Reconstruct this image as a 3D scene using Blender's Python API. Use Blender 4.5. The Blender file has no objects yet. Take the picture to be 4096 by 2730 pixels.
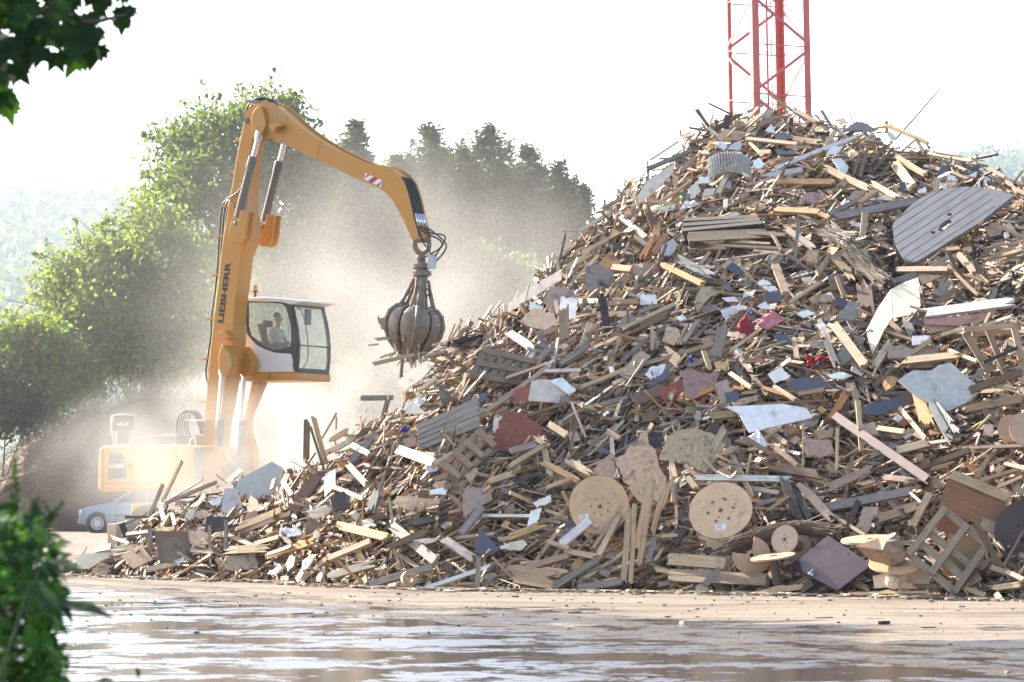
import bpy, bmesh, math, random
import numpy as np
from mathutils import Vector, Matrix, noise as mnoise
from math import radians, sin, cos, pi, tan, sqrt
random.seed(7)
RNG = np.random.default_rng(11)
SC = bpy.context.scene
COL = SC.collection

# ------------------------------------------------------------------ camera
PITCH = radians(2.953); FPX = 4096 * 100 / 36; CAMZ = 1.42
cd = bpy.data.cameras.new("camera"); CAM = bpy.data.objects.new("camera", cd); COL.objects.link(CAM)
cd.lens = 100; cd.sensor_width = 36; cd.clip_start = 0.1; cd.clip_end = 6000
cd.dof.use_dof = True; cd.dof.focus_distance = 50; cd.dof.aperture_fstop = 6.3
CAM.location = (0, 0, CAMZ); CAM.rotation_euler = (radians(90) + PITCH, 0, 0)
SC.camera = CAM
# ------------------------------------------------------------------ sky, sun, exposure
SUN_EL = radians(29); SUN_AZ = radians(50)          # azimuth from the view direction towards the left
SUNV = Vector((-sin(SUN_AZ) * cos(SUN_EL), cos(SUN_AZ) * cos(SUN_EL), sin(SUN_EL)))
W = bpy.data.worlds.new("World"); SC.world = W; W.use_nodes = True
nt = W.node_tree; bg = nt.nodes["Background"]
sky = nt.nodes.new("ShaderNodeTexSky"); sky.sky_type = 'NISHITA'; sky.sun_disc = False
sky.sun_elevation = SUN_EL; sky.sun_rotation = -SUN_AZ
sky.air_density = 1.0; sky.dust_density = 2.3; sky.ozone_density = 0.7
nt.links.new(sky.outputs[0], bg.inputs[0]); bg.inputs[1].default_value = 0.125
sl = bpy.data.lights.new("sun", 'SUN'); sl.energy = 5.0; sl.angle = radians(0.5); sl.color = (1, 0.93, 0.82)
so = bpy.data.objects.new("sun", sl); COL.objects.link(so)
so.rotation_euler = SUNV.to_track_quat('Z', 'Y').to_euler(); so.location = (-30, 40, 40)
SC.view_settings.view_transform = 'Standard'; SC.view_settings.look = 'None'
SC.view_settings.exposure = 1.9; SC.view_settings.gamma = 1
try: SC.view_settings.use_curve_mapping = False
except Exception: pass
SC.render.engine = 'CYCLES'
cy = SC.cycles
cy.max_bounces = 7; cy.diffuse_bounces = 3; cy.glossy_bounces = 3; cy.transmission_bounces = 4
cy.transparent_max_bounces = 12; cy.volume_bounces = 1
cy.volume_step_rate = 1.0; cy.volume_max_steps = 64
cy.use_denoising = True; cy.denoising_prefilter = 'ACCURATE'; cy.denoising_input_passes = 'RGB_ALBEDO_NORMAL'; cy.caustics_reflective = False; cy.caustics_refractive = False
cy.sample_clamp_indirect = 8

# ------------------------------------------------------------------ pixel rays (photograph pixels, 4096 x 2730)
FWD = Vector((0, cos(PITCH), sin(PITCH))); UP = Vector((0, -sin(PITCH), cos(PITCH)))
EYE = Vector((0, 0, CAMZ))
def ray(px, py):
    return Vector(((px - 2048) / FPX, 0, 0)) + UP * (-(py - 1365) / FPX) + FWD
def at(px, py, Y):
    r = ray(px, py); return EYE + r * (Y / r.y)
def on_plane(px, py, o, n):
    r = ray(px, py); return EYE + r * ((o - EYE).dot(n) / r.dot(n))
def proj(p):
    d = Vector(p) - EYE; z = d.dot(FWD)
    return (2048 + FPX * d.x / z, 1365 - FPX * d.dot(UP) / z)
REG = dict(A=(700, 300, 1.96), B=(700, 1000, 1.96), C=(200, 1500, 1.96), D=(1300, 1400, 1.5683), E=(2100, 1600, 1.845),
           F=(2900, 1600, 1.8445), G=(2300, 400, 2.24), H=(3100, 400, 2.24), I=(2000, 1000, 2.139), J=(3000, 1000, 2.147),
           K=(2800, 0, 3.137), S=(0, 0, 1.0), O=(0, 0, 0.5745))
def q(reg, x, y):
    ox, oy, s = REG[reg]; return (ox + x / s, oy + y / s)

# ------------------------------------------------------------------ materials
def nodes_of(m): return m.node_tree.nodes, m.node_tree.links
def new_mat(name):
    m = bpy.data.materials.new(name); m.use_nodes = True; return m
def pm(name, col, rough=0.6, metal=0.0, var=0.18, scale=6.0, bump=0.0, dirt=0.0, spec=0.5):
    """plain procedural material: colour and gloss broken up by noise, optional dirt"""
    m = new_mat(name); N, L = nodes_of(m); b = N["Principled BSDF"]
    tc = N.new("ShaderNodeTexCoord"); ns = N.new("ShaderNodeTexNoise"); ns.inputs["Scale"].default_value = scale; ns.inputs["Detail"].default_value = 6
    L.new(tc.outputs["Object"], ns.inputs["Vector"])
    mx = N.new("ShaderNodeMix"); mx.data_type = 'RGBA'
    mx.inputs["A"].default_value = (*[c * (1 - var) for c in col], 1); mx.inputs["B"].default_value = (*[min(1, c * (1 + var)) for c in col], 1)
    L.new(ns.outputs["Fac"], mx.inputs["Factor"]); out = mx.outputs["Result"]
    if dirt:
        n2 = N.new("ShaderNodeTexNoise"); n2.inputs["Scale"].default_value = scale * 0.5; n2.inputs["Detail"].default_value = 8; n2.inputs["Roughness"].default_value = 0.7
        L.new(tc.outputs["Object"], n2.inputs["Vector"])
        rp = N.new("ShaderNodeValToRGB"); rp.color_ramp.elements[0].position = 0.5; rp.color_ramp.elements[1].position = 0.75
        rp.color_ramp.elements[1].color = (dirt, dirt, dirt, 1)
        L.new(n2.outputs["Fac"], rp.inputs["Fac"])
        m2 = N.new("ShaderNodeMix"); m2.data_type = 'RGBA'; m2.inputs["B"].default_value = (0.33, 0.25, 0.18, 1)
        L.new(rp.outputs["Color"], m2.inputs["Factor"]); L.new(out, m2.inputs["A"]); out = m2.outputs["Result"]
    L.new(out, b.inputs["Base Color"])
    b.inputs["Roughness"].default_value = rough; b.inputs["Metallic"].default_value = metal
    b.inputs["Specular IOR Level"].default_value = spec
    if bump:
        bp = N.new("ShaderNodeBump"); bp.inputs["Strength"].default_value = bump; bp.inputs["Distance"].default_value = 0.02
        L.new(ns.outputs["Fac"], bp.inputs["Height"]); L.new(bp.outputs["Normal"], b.inputs["Normal"])
    return m
def wood_mat(name, sx, sy, strength, rough, dirt=0.6, edge=(0.52, 0.72), stain=(0.10, 0.075, 0.055), sscale=5):
    """uses the piece's own colour (attribute Col) with grain running along the piece (UV in metres)"""
    m = new_mat(name); N, L = nodes_of(m); b = N["Principled BSDF"]
    at_ = N.new("ShaderNodeAttribute"); at_.attribute_name = "Col"
    uv = N.new("ShaderNodeUVMap"); mp = N.new("ShaderNodeMapping"); mp.inputs["Scale"].default_value = (sx, sy, 1)
    L.new(uv.outputs[0], mp.inputs[0])
    ns = N.new("ShaderNodeTexNoise"); ns.inputs["Scale"].default_value = 1; ns.inputs["Detail"].default_value = 5; ns.inputs["Roughness"].default_value = 0.65
    L.new(mp.outputs[0], ns.inputs["Vector"])
    rp = N.new("ShaderNodeValToRGB"); e = rp.color_ramp.elements
    e[0].position = 0.32; e[0].color = (1 - strength,) * 3 + (1,); e[1].position = 0.66; e[1].color = (1.12, 1.1, 1.08, 1)
    L.new(ns.outputs["Fac"], rp.inputs["Fac"])
    mu = N.new("ShaderNodeMix"); mu.data_type = 'RGBA'; mu.blend_type = 'MULTIPLY'; mu.inputs["Factor"].default_value = 1
    L.new(at_.outputs["Color"], mu.inputs["A"]); L.new(rp.outputs["Color"], mu.inputs["B"])
    n2 = N.new("ShaderNodeTexNoise"); n2.inputs["Scale"].default_value = sscale; n2.inputs["Detail"].default_value = 7; n2.inputs["Roughness"].default_value = 0.7
    L.new(uv.outputs[0], n2.inputs["Vector"])
    r2 = N.new("ShaderNodeValToRGB"); e = r2.color_ramp.elements
    e[0].position = edge[0]; e[0].color = (0, 0, 0, 1); e[1].position = edge[1]; e[1].color = (dirt, dirt, dirt, 1)
    L.new(n2.outputs["Fac"], r2.inputs["Fac"])
    m2 = N.new("ShaderNodeMix"); m2.data_type = 'RGBA'; m2.inputs["B"].default_value = (*stain, 1)
    L.new(r2.outputs["Color"], m2.inputs["Factor"]); L.new(mu.outputs["Result"], m2.inputs["A"])
    L.new(m2.outputs["Result"], b.inputs["Base Color"]); b.inputs["Roughness"].default_value = rough
    bp = N.new("ShaderNodeBump"); bp.inputs["Strength"].default_value = 0.35; bp.inputs["Distance"].default_value = 0.006
    L.new(ns.outputs["Fac"], bp.inputs["Height"]); L.new(bp.outputs["Normal"], b.inputs["Normal"])
    return m
WOOD = wood_mat("weathered_wood", 2.2, 55, 0.5, 0.72)
BOARD = wood_mat("board_face", 14, 20, 0.34, 0.6, 0.7, (0.54, 0.60), (0.13, 0.095, 0.07), 4)
LAMI = wood_mat("coated_board", 9, 9, 0.14, 0.42, 0.45, (0.55, 0.66), (0.16, 0.13, 0.10), 4)
def leaf_mat(name, trans=0.5, gloss=0.12, tint=(1.25, 1.35, 0.5)):
    m = new_mat(name); N, L = nodes_of(m); b = N["Principled BSDF"]; out = N["Material Output"]
    a = N.new("ShaderNodeAttribute"); a.attribute_name = "Col"
    ns = N.new("ShaderNodeTexNoise"); ns.inputs["Scale"].default_value = 3
    tc = N.new("ShaderNodeTexCoord"); L.new(tc.outputs["Object"], ns.inputs["Vector"])
    hs = N.new("ShaderNodeHueSaturation"); mr = N.new("ShaderNodeMapRange"); mr.inputs["To Min"].default_value = 0.7; mr.inputs["To Max"].default_value = 1.3
    L.new(ns.outputs["Fac"], mr.inputs["Value"]); L.new(mr.outputs["Result"], hs.inputs["Value"]); L.new(a.outputs["Color"], hs.inputs["Color"])
    L.new(hs.outputs["Color"], b.inputs["Base Color"]); b.inputs["Roughness"].default_value = 0.45; b.inputs["Specular IOR Level"].default_value = gloss * 3
    t = N.new("ShaderNodeBsdfTranslucent"); mu = N.new("ShaderNodeMix"); mu.data_type = 'RGBA'; mu.blend_type = 'MULTIPLY'; mu.inputs["Factor"].default_value = 1
    mu.inputs["B"].default_value = (*tint, 1); L.new(hs.outputs["Color"], mu.inputs["A"]); L.new(mu.outputs["Result"], t.inputs["Color"])
    mx = N.new("ShaderNodeMixShader"); mx.inputs[0].default_value = trans
    L.new(b.outputs[0], mx.inputs[1]); L.new(t.outputs[0], mx.inputs[2]); L.new(mx.outputs[0], out.inputs["Surface"])
    return m
LEAF = leaf_mat("tree_leaf", 0.58, 0.12, (1.4, 1.45, 0.55))
NEARLEAF = leaf_mat("near_leaf", 0.4, 0.06, (1.3, 1.6, 0.45))
NEEDLE = leaf_mat("needle", 0.25, 0.05)
BARK = pm("bark", (0.13, 0.10, 0.075), 0.9, var=0.4, scale=5, bump=0.6)
TWIG = pm("dry_twig", (0.26, 0.19, 0.14), 0.9, var=0.4, scale=3)

# ------------------------------------------------------------------ mesh building
ORIG = {}                      # root object -> its world origin
def root_of(o):
    while o.parent: o = o.parent
    return o
def tag(o, label=None, cat=None, group=None, kind=None):
    if label: o["label"] = label
    if cat: o["category"] = cat
    if group: o["group"] = group
    if kind: o["kind"] = kind
    return o
def empty(name, loc, label, cat, group=None):
    o = bpy.data.objects.new(name, None); COL.objects.link(o); o.location = loc; o.empty_display_size = 0.2
    ORIG[o.name] = Vector(loc); return tag(o, label, cat, group)
class MB:
    def __init__(s): s.v = []; s.f = []; s.uv = []; s.col = []; s.mi = []
    def add(s, verts, faces, col=(0.5, 0.5, 0.5), uvs=None, mi=0, cols=None):
        o = len(s.v); s.v.extend(verts)
        for k, f in enumerate(faces):
            s.f.append([i + o for i in f]); s.mi.append(mi)
            c = cols[k] if cols else col
            for i in f:
                s.uv.append(uvs[i] if uvs else (0.0, 0.0)); s.col.append((c[0], c[1], c[2], 1.0))
    def build(s, name, mats, parent=None, smooth=False, loc=None, bevel=0, autosmooth=None):
        if not isinstance(mats, (list, tuple)): mats = [mats]
        V = np.array([tuple(p) for p in s.v], dtype=float)
        if parent is not None: org = np.array(ORIG[root_of(parent).name])
        else:
            if loc is None:
                c = (V.min(0) + V.max(0)) / 2; loc = (c[0], c[1], V[:, 2].min())
            org = np.array(loc, dtype=float)
        V = V - org
        me = bpy.data.meshes.new(name); me.from_pydata(V.tolist(), [], s.f)
        for m in mats: me.materials.append(m)
        me.polygons.foreach_set("material_index", s.mi)
        ul = me.uv_layers.new(name="UVMap"); ul.data.foreach_set("uv", np.array(s.uv, dtype=np.float32).ravel())
        ca = me.color_attributes.new("Col", 'FLOAT_COLOR', 'CORNER'); ca.data.foreach_set("color", np.array(s.col, dtype=np.float32).ravel())
        if smooth: me.polygons.foreach_set("use_smooth", [True] * len(me.polygons))
        me.update()
        o = bpy.data.objects.new(name, me); COL.objects.link(o)
        if parent is not None: o.parent = parent
        else: o.location = loc; ORIG[o.name] = Vector(loc)
        if bevel:
            b = o.modifiers.new("bevel", 'BEVEL'); b.width = bevel; b.segments = 2; b.limit_method = 'ANGLE'; b.angle_limit = radians(40)
        if autosmooth:
            try: me.set_sharp_from_angle(angle=radians(autosmooth))
            except Exception: pass
            me.polygons.foreach_set("use_smooth", [True] * len(me.polygons))
        return o
def frame_from(a, hint):
    a = a.normalized(); n = hint - a * hint.dot(a)
    if n.length < 1e-4: n = Vector((0, 0, 1)) - a * a.z
    n.normalize(); return a, n.cross(a), n        # along, across, out
def box(mb, c, ex, ey, ez, col=(.5, .5, .5), mi=0, endcol=None):
    """box with half-extent vectors ex (length), ey, ez about c"""
    v = [c + ex * a + ey * b + ez * d for a in (-1, 1) for b in (-1, 1) for d in (-1, 1)]
    L, B, T = ex.length * 2, ey.length * 2, ez.length * 2; u0, v0 = random.random() * 9, random.random() * 9
    uv = [(u0 + a * L, v0 + b * B + d * T) for a in (0, 1) for b in (0, 1) for d in (0, 1)]
    ec = endcol or col
    mb.add(v, [(0, 4, 5, 1), (2, 3, 7, 6), (1, 5, 7, 3), (0, 2, 6, 4), (0, 1, 3, 2), (4, 6, 7, 5)], uvs=uv, mi=mi, cols=[col] * 4 + [ec] * 2)
def bar(mb, p, r_, w, t, hint=Vector((0, 0, 1)), col=(.5, .5, .5), mi=0):
    p = Vector(p); r_ = Vector(r_); a, b, n = frame_from(r_ - p, hint)
    box(mb, (p + r_) / 2, (r_ - p) / 2, b * w / 2, n * t / 2, col, mi)
def tube(mb, pts, r, seg=8, col=(.5, .5, .5), mi=0, cap=True):
    pts = [Vector(p) for p in pts]; n = len(pts)
    rs = r if isinstance(r, (list, tuple)) else [r] * n
    vs = []; prev = None
    for i, p in enumerate(pts):
        d = (pts[min(i + 1, n - 1)] - pts[max(i - 1, 0)])
        d = d.normalized() if d.length > 1e-9 else Vector((0, 0, 1))
        if prev is None:
            h = Vector((0, 0, 1)) if abs(d.z) < 0.9 else Vector((1, 0, 0)); x = h.cross(d).normalized()
        else:
            x = prev - d * prev.dot(d); x = x.normalized() if x.length > 1e-6 else Vector((1, 0, 0))
        prev = x; y = d.cross(x)
        for k in range(seg):
            a = 2 * pi * k / seg; vs.append(p + (x * cos(a) + y * sin(a)) * rs[i])
    fs = [(i * seg + k, i * seg + (k + 1) % seg, (i + 1) * seg + (k + 1) % seg, (i + 1) * seg + k) for i in range(n - 1) for k in range(seg)]
    if cap: fs += [tuple(range(seg))[::-1], tuple((n - 1) * seg + k for k in range(seg))]
    uv = [(i * 0.2, k / seg * 0.2) for i in range(n) for k in range(seg)]
    mb.add(vs, fs, col, uv, mi)
def smooth_path(pts, n=6):
    """Catmull-Rom through pts"""
    P = [Vector(p) for p in pts]; P = [P[0] * 2 - P[1]] + P + [P[-1] * 2 - P[-2]]; out = []
    for i in range(1, len(P) - 2):
        for k in range(n):
            t = k / n; a, b, c, d = P[i - 1], P[i], P[i + 1], P[i + 2]
            out.append(0.5 * ((2 * b) + (c - a) * t + (2 * a - 5 * b + 4 * c - d) * t * t + (3 * b - a - 3 * c + d) * t ** 3))
    out.append(P[-2]); return out
def prism(mb, pts, ext, col=(.5, .5, .5), mi=0):
    """closed outline pts (Vectors) pushed along ext, solid"""
    n = len(pts); o, u = pts[0], (pts[1] - pts[0]); u = u.normalized(); nn = ext.normalized(); w = nn.cross(u)
    vs = list(pts) + [p + ext for p in pts]; u0 = random.random() * 9
    uv = [((p - o).dot(u) + u0, (p - o).dot(w)) for p in pts] * 2
    fs = [tuple(range(n)), tuple(range(2 * n - 1, n - 1, -1))] + [(i, i + n, (i + 1) % n + n, (i + 1) % n) for i in range(n)]
    # keep the front face looking away from ext
    ar = Vector((0, 0, 0))
    for i in range(n): ar += (pts[i] - o).cross(pts[(i + 1) % n] - o)
    if ar.dot(ext) > 0: fs = [f[::-1] for f in fs]
    mb.add(vs, fs, col, uv, mi)
def lathe(mb, c, axis, prof, seg=24, col=(.5, .5, .5), mi=0, cap=True):
    """prof: list of (radius, height along axis)"""
    axis = axis.normalized(); h = Vector((0, 0, 1)) if abs(axis.z) < .9 else Vector((1, 0, 0)); x = h.cross(axis).normalized(); y = axis.cross(x)
    vs = [c + axis * z + (x * cos(2 * pi * k / seg) + y * sin(2 * pi * k / seg)) * r for r, z in prof for k in range(seg)]
    n = len(prof); fs = [(i * seg + k, i * seg + (k + 1) % seg, (i + 1) * seg + (k + 1) % seg, (i + 1) * seg + k) for i in range(n - 1) for k in range(seg)]
    if cap and prof[0][0] > 1e-6: fs.append(tuple(range(seg))[::-1])
    if cap and prof[-1][0] > 1e-6: fs.append(tuple((n - 1) * seg + k for k in range(seg)))
    uv = [(prof[i][0] * 3 + z0, k / seg * 2) for i in range(n) for k, z0 in ((k, 0) for k in range(seg))]
    mb.add(vs, fs, col, uv, mi)
def one(fn, name, mat, parent=None, **kw):
    mb = MB(); fn(mb); return mb.build(name, mat, parent, **kw)
def text_mesh(name, txt, origin, xdir, ydir, width, height, mat, parent, bold=0.03, shear=0.0):
    cu = bpy.data.curves.new(name, 'FONT'); cu.body = txt; cu.extrude = 0.0; cu.offset = bold; cu.shear = shear; cu.resolution_u = 4
    ob = bpy.data.objects.new(name, cu); COL.objects.link(ob)
    dg = bpy.context.evaluated_depsgraph_get(); me0 = ob.evaluated_get(dg).to_mesh()
    V = np.array([v.co[:] for v in me0.vertices]); F = [list(p.vertices) for p in me0.polygons]
    ob.evaluated_get(dg).to_mesh_clear(); bpy.data.objects.remove(ob)
    mn, mxx = V.min(0), V.max(0); sx = width / (mxx[0] - mn[0]); sy = height / (mxx[1] - mn[1])
    mb = MB(); mb.add([origin + xdir * ((v[0] - mn[0]) * sx) + ydir * ((v[1] - mn[1]) * sy) for v in V], F)
    return mb.build(name, mat, parent)
def leaf_mesh(name, cen, nrm_bias, size, cols, mat, parent=None, aspect=0.6, droop=0.0, loc=None, jit=1.0, axis=None):
    """many small leaf-shaped faces (diamonds folded along the midrib)"""
    n = len(cen); cen = np.asarray(cen); size = np.asarray(size)[:, None]
    a = RNG.normal(size=(n, 3)) * jit if axis is None else np.asarray(axis) + RNG.normal(size=(n, 3)) * jit
    a[:, 2] -= droop; a /= np.linalg.norm(a, axis=1)[:, None] + 1e-9
    nn = RNG.normal(size=(n, 3)) + np.asarray(nrm_bias); b = np.cross(nn, a); b /= np.linalg.norm(b, axis=1)[:, None] + 1e-9
    c = np.cross(a, b)
    P = np.stack([cen - a * size * .5, cen + b * size * aspect * .5 + c * size * .06, cen + a * size * .5, cen - b * size * aspect * .5 + c * size * .06], 1)
    V = P.reshape(-1, 3)
    par = parent
    if par is not None: org = np.array(ORIG[root_of(par).name])
    else: org = np.array(loc if loc is not None else (V[:, 0].mean(), V[:, 1].mean(), V[:, 2].min()))
    me = bpy.data.meshes.new(name); me.from_pydata((V - org).tolist(), [], np.arange(4 * n).reshape(-1, 4).tolist())
    ca = me.color_attributes.new("Col", 'FLOAT_COLOR', 'CORNER')
    cc = np.ones((n, 4, 4), np.float32); cc[:, :, :3] = np.asarray(cols)[:, None, :]; ca.data.foreach_set("color", cc.ravel())
    me.materials.append(mat); me.update()
    o = bpy.data.objects.new(name, me); COL.objects.link(o)
    if par is not None: o.parent = par
    else: o.location = org; ORIG[o.name] = Vector(org)
    return o
# ================================================================== GROUND
def ground_mat():
    m = new_mat("wet_yard"); N, L = nodes_of(m); b = N["Principled BSDF"]
    tc = N.new("ShaderNodeTexCoord")
    def noise(scale, det, rough, sc=(1, 1, 1), dist=0.0):
        mp = N.new("ShaderNodeMapping"); mp.inputs["Scale"].default_value = sc; L.new(tc.outputs["Object"], mp.inputs[0])
        n = N.new("ShaderNodeTexNoise"); n.inputs["Scale"].default_value = scale; n.inputs["Detail"].default_value = det
        n.inputs["Roughness"].default_value = rough; n.inputs["Distortion"].default_value = dist; L.new(mp.outputs[0], n.inputs["Vector"]); return n.outputs["Fac"]
    def ramp(fac, p0, p1, c0=(0, 0, 0), c1=(1, 1, 1)):
        r = N.new("ShaderNodeValToRGB"); e = r.color_ramp.elements; e[0].position = p0; e[1].position = p1
        e[0].color = (*c0, 1); e[1].color = (*c1, 1); L.new(fac, r.inputs["Fac"]); return r.outputs["Color"]
    def mix(f, a, bb):
        x = N.new("ShaderNodeMix"); x.data_type = 'RGBA'
        for sock, v in (("Factor", f), ("A", a), ("B", bb)):
            if isinstance(v, (int, float)): x.inputs[sock].default_value = v
            elif isinstance(v, tuple): x.inputs[sock].default_value = (*v, 1)
            else: L.new(v, x.inputs[sock])
        return x.outputs["Result"]
    def mth(op, a, bb, clamp=False):
        x = N.new("ShaderNodeMath"); x.operation = op; x.use_clamp = clamp
        for i, v in enumerate((a, bb)):
            if isinstance(v, (int, float)): x.inputs[i].default_value = v
            else: L.new(v, x.inputs[i])
        return x.outputs[0]
    sep = N.new("ShaderNodeSeparateXYZ"); L.new(tc.outputs["Object"], sep.inputs[0])
    slant = mth('ADD', sep.outputs["Y"], sep.outputs["X"])          # the wet part ends on a slant across the yard
    near = N.new("ShaderNodeMapRange"); near.inputs["From Min"].default_value = 41; near.inputs["From Max"].default_value = 27; L.new(slant, near.inputs["Value"])
    near.inputs["To Min"].default_value = -0.26; near.inputs["To Max"].default_value = 0.22
    big = noise(0.55, 6, 0.66, (0.7, 1.0, 1), 0.8); fine = noise(5.0, 6, 0.7, (0.45, 1, 1), 0.4)
    w = mth('ADD', mth('ADD', mth('MULTIPLY', big, 1.0), mth('MULTIPLY', fine, 0.25)), near.outputs[0])
    wet = ramp(w, 0.62, 0.66)
    pud = ramp(mth('ADD', mth('ADD', mth('MULTIPLY', noise(0.8, 4, 0.58, (0.6, 1.0, 1), 0.8), 0.48), mth('MULTIPLY', noise(2.3, 5, 0.62, (1.1, 1, 1), 0.6), 0.36)), mth('MULTIPLY', noise(14, 6, 0.75, (1.2, 1, 1)), 0.16)), 0.497, 0.525)   # 1 = rough shining film, 0 = still puddle
    grit = noise(40, 4, 0.7); mid = noise(2.2, 6, 0.65)
    dry = mix(grit, (0.15, 0.12, 0.09), (0.36, 0.29, 0.22)); dry = mix(ramp(mid, 0.4, 0.7), dry, (0.21, 0.165, 0.12)); dry = mix(ramp(noise(1.4, 6, 0.7, (0.25, 1.0, 1), 0.6), 0.46, 0.60), dry, (0.13, 0.095, 0.07)); dry = mix(ramp(noise(9, 5, 0.75), 0.57, 0.62), dry, (0.075, 0.055, 0.04))
    wetc = mix(ramp(mid, 0.35, 0.7), (0.025, 0.021, 0.018), (0.07, 0.055, 0.042))
    dv = Vector((4.7, -8.9)).normalized(); pd = mth('SUBTRACT', mth('ADD', mth('MULTIPLY', sep.outputs["X"], dv.y), mth('MULTIPLY', sep.outputs["Y"], -dv.x)), (-6.3 * dv.y - 42.7 * dv.x))
    pd = mth('ADD', pd, mth('MULTIPLY', noise(0.3, 2, 0.5), 1.2)); pp = mth('PINGPONG', pd, 0.55); tr = ramp(pp, 0.30, 0.36); tr.node.color_ramp.elements[0].color = (1, 1, 1, 1); tr.node.color_ramp.elements[1].color = (0, 0, 0, 1)
    bandm = ramp(mth('ABSOLUTE', mth('SUBTRACT', pd, 0.7), 0), 0.9, 1.0); bandm.node.color_ramp.elements[0].color = (1, 1, 1, 1); bandm.node.color_ramp.elements[1].color = (0, 0, 0, 1)
    tread = mth('MULTIPLY', mth('MULTIPLY', tr, bandm), ramp(noise(3.5, 5, 0.7), 0.42, 0.55))
    dry = mix(tread, dry, (0.075, 0.058, 0.045)); pud = mth('MULTIPLY', pud, mth('SUBTRACT', 1, tread), True); wet = mth('MULTIPLY', wet, mth('SUBTRACT', 1, mth('MULTIPLY', tread, 0.85)), True)
    L.new(mix(wet, dry, wetc), b.inputs["Base Color"])
    ro = mix(wet, (0.85,) * 3, mix(pud, mix(fine, (0.03,) * 3, (0.16,) * 3), mix(mid, (0.20,) * 3, (0.50,) * 3))); L.new(ro, b.inputs["Roughness"])
    L.new(mix(wet, (0.25,) * 3, mix(pud, (0.22,) * 3, (1.0,) * 3)), b.inputs["Specular IOR Level"]); L.new(mix(wet, (0.0,) * 3, mix(pud, (0.0,) * 3, (1.0,) * 3)), b.inputs["Coat Weight"]); b.inputs["Coat Roughness"].default_value = 0.3; b.inputs["Coat IOR"].default_value = 1.6
    bp = N.new("ShaderNodeBump"); bp.inputs["Distance"].default_value = 0.06
    L.new(mix(wet, (0.5,) * 3, mix(pud, (0.03,) * 3, (0.30,) * 3)), bp.inputs["Strength"])
    bh = mth('ADD', mth('MULTIPLY', noise(22, 6, 0.75), 0.6), mth('MULTIPLY', noise(3.0, 3, 0.5), 0.9))
    L.new(bh, bp.inputs["Height"]); L.new(bp.outputs["Normal"], b.inputs["Normal"])
    return m
mb = MB()
xs = [-900, -120, -40, -20, 20, 40, 120, 900]; ys = [-40, 0, 40, 80, 140, 400, 1000, 2300]
mb.add([Vector((x, y, 0)) for y in ys for x in xs], [(j * 8 + i, j * 8 + i + 1, j * 8 + i + 9, j * 8 + i + 8) for j in range(7) for i in range(7)])
tag(mb.build("ground", ground_mat(), loc=(0, 0, 0)), kind="structure")

# ================================================================== PILE SURFACE
SILH0 = [(-400, 2296), (150, 2285), (320, 2240), (480, 2150), (560, 2060), (760, 1990), (960, 1900), (1130, 1850), (1300, 1800), (1420, 1720), (1530, 1650),
        (1640, 1520), (1760, 1420), (1900, 1320), (2050, 1210), (2180, 1090), (2300, 970), (2440, 825), (2580, 682), (2720, 568), (2850, 508),
        (2940, 468), (3130, 462), (3270, 475), (3400, 510), (3500, 545), (3620, 580), (3740, 618), (3880, 665), (4000, 702), (4096, 712), (4600, 800), (5400, 1150), (6200, 1900)]
SILH = [(x, y - 30 * min(1, max(0, (x - 1250) / 500))) for x, y in SILH0]
BASE = [(-400, 2300), (305, 2302), (700, 2318), (1050, 2326), (1220, 2340), (1740, 2358), (2440, 2366), (2960, 2374), (3650, 2388), (4096, 2402), (4600, 2425), (5400, 2440), (6200, 2440)]
def lerp_tab(tab, x):
    if x <= tab[0][0]: return tab[0][1]
    for (a, b), (c, d) in zip(tab, tab[1:]):
        if x <= c: return b + (d - b) * (x - a) / (c - a)
    return tab[-1][1]
def smooth_tab(tab, x, w=60): return (lerp_tab(tab, x - w) + lerp_tab(tab, x) * 2 + lerp_tab(tab, x + w)) / 4
TN = 0.80
def column(px):
    yb = smooth_tab(BASE, px); ysil = min(smooth_tab(SILH, px, 30), yb - 3)
    db = FPX * CAMZ / (yb - 1952); s = (1952 - ysil) / FPX
    dr = (CAMZ + TN * db) / (TN - s); zr = CAMZ + s * dr
    return db, max(dr, db + 0.4), zr
def surf(px, t):
    db, dr, zr = column(px)
    if t <= 1: Z = zr * (t + 0.09 * sin(pi * t)); Y = db + (dr - db) * t
    else: Y = dr + (t - 1) * (3 + zr * 1.6); Z = zr * (1 - ((t - 1) / 1.0) ** 1.4)
    dep = Y * cos(PITCH) + (Z - CAMZ) * sin(PITCH)
    return Vector(((px - 2048) / FPX * dep, Y, Z))
def lump(p): return 0.22 * mnoise.noise(p * 0.55) + 0.17 * mnoise.noise(p * 1.5 + Vector((7, 3, 1))) + 0.08 * mnoise.noise(p * 3.3)
def surf_n(px, t):
    du = surf(px + 40, t) - surf(px - 40, t); dv = surf(px, min(t + .04, 1.3)) - surf(px, max(t - .04, 0)); n = du.cross(dv)
    return n.normalized()
def surf_p(px, t):
    p = surf(px, t); n = surf_n(px, t); return p + n * (lump(p) - 0.10), n
def hit(px, py):
    """point on the pile seen at this pixel (on its crest when the pixel is above it), its normal"""
    lo, hi = 0.0, 1.0
    for _ in range(18):
        m = (lo + hi) / 2
        if proj(surf(px, m))[1] > py: lo = m
        else: hi = m
    p, n = surf_p(px, lo); d = p.y
    return at(px, py, d), n, lo
TOCAM = Vector((0, -1, 0.0))

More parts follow.
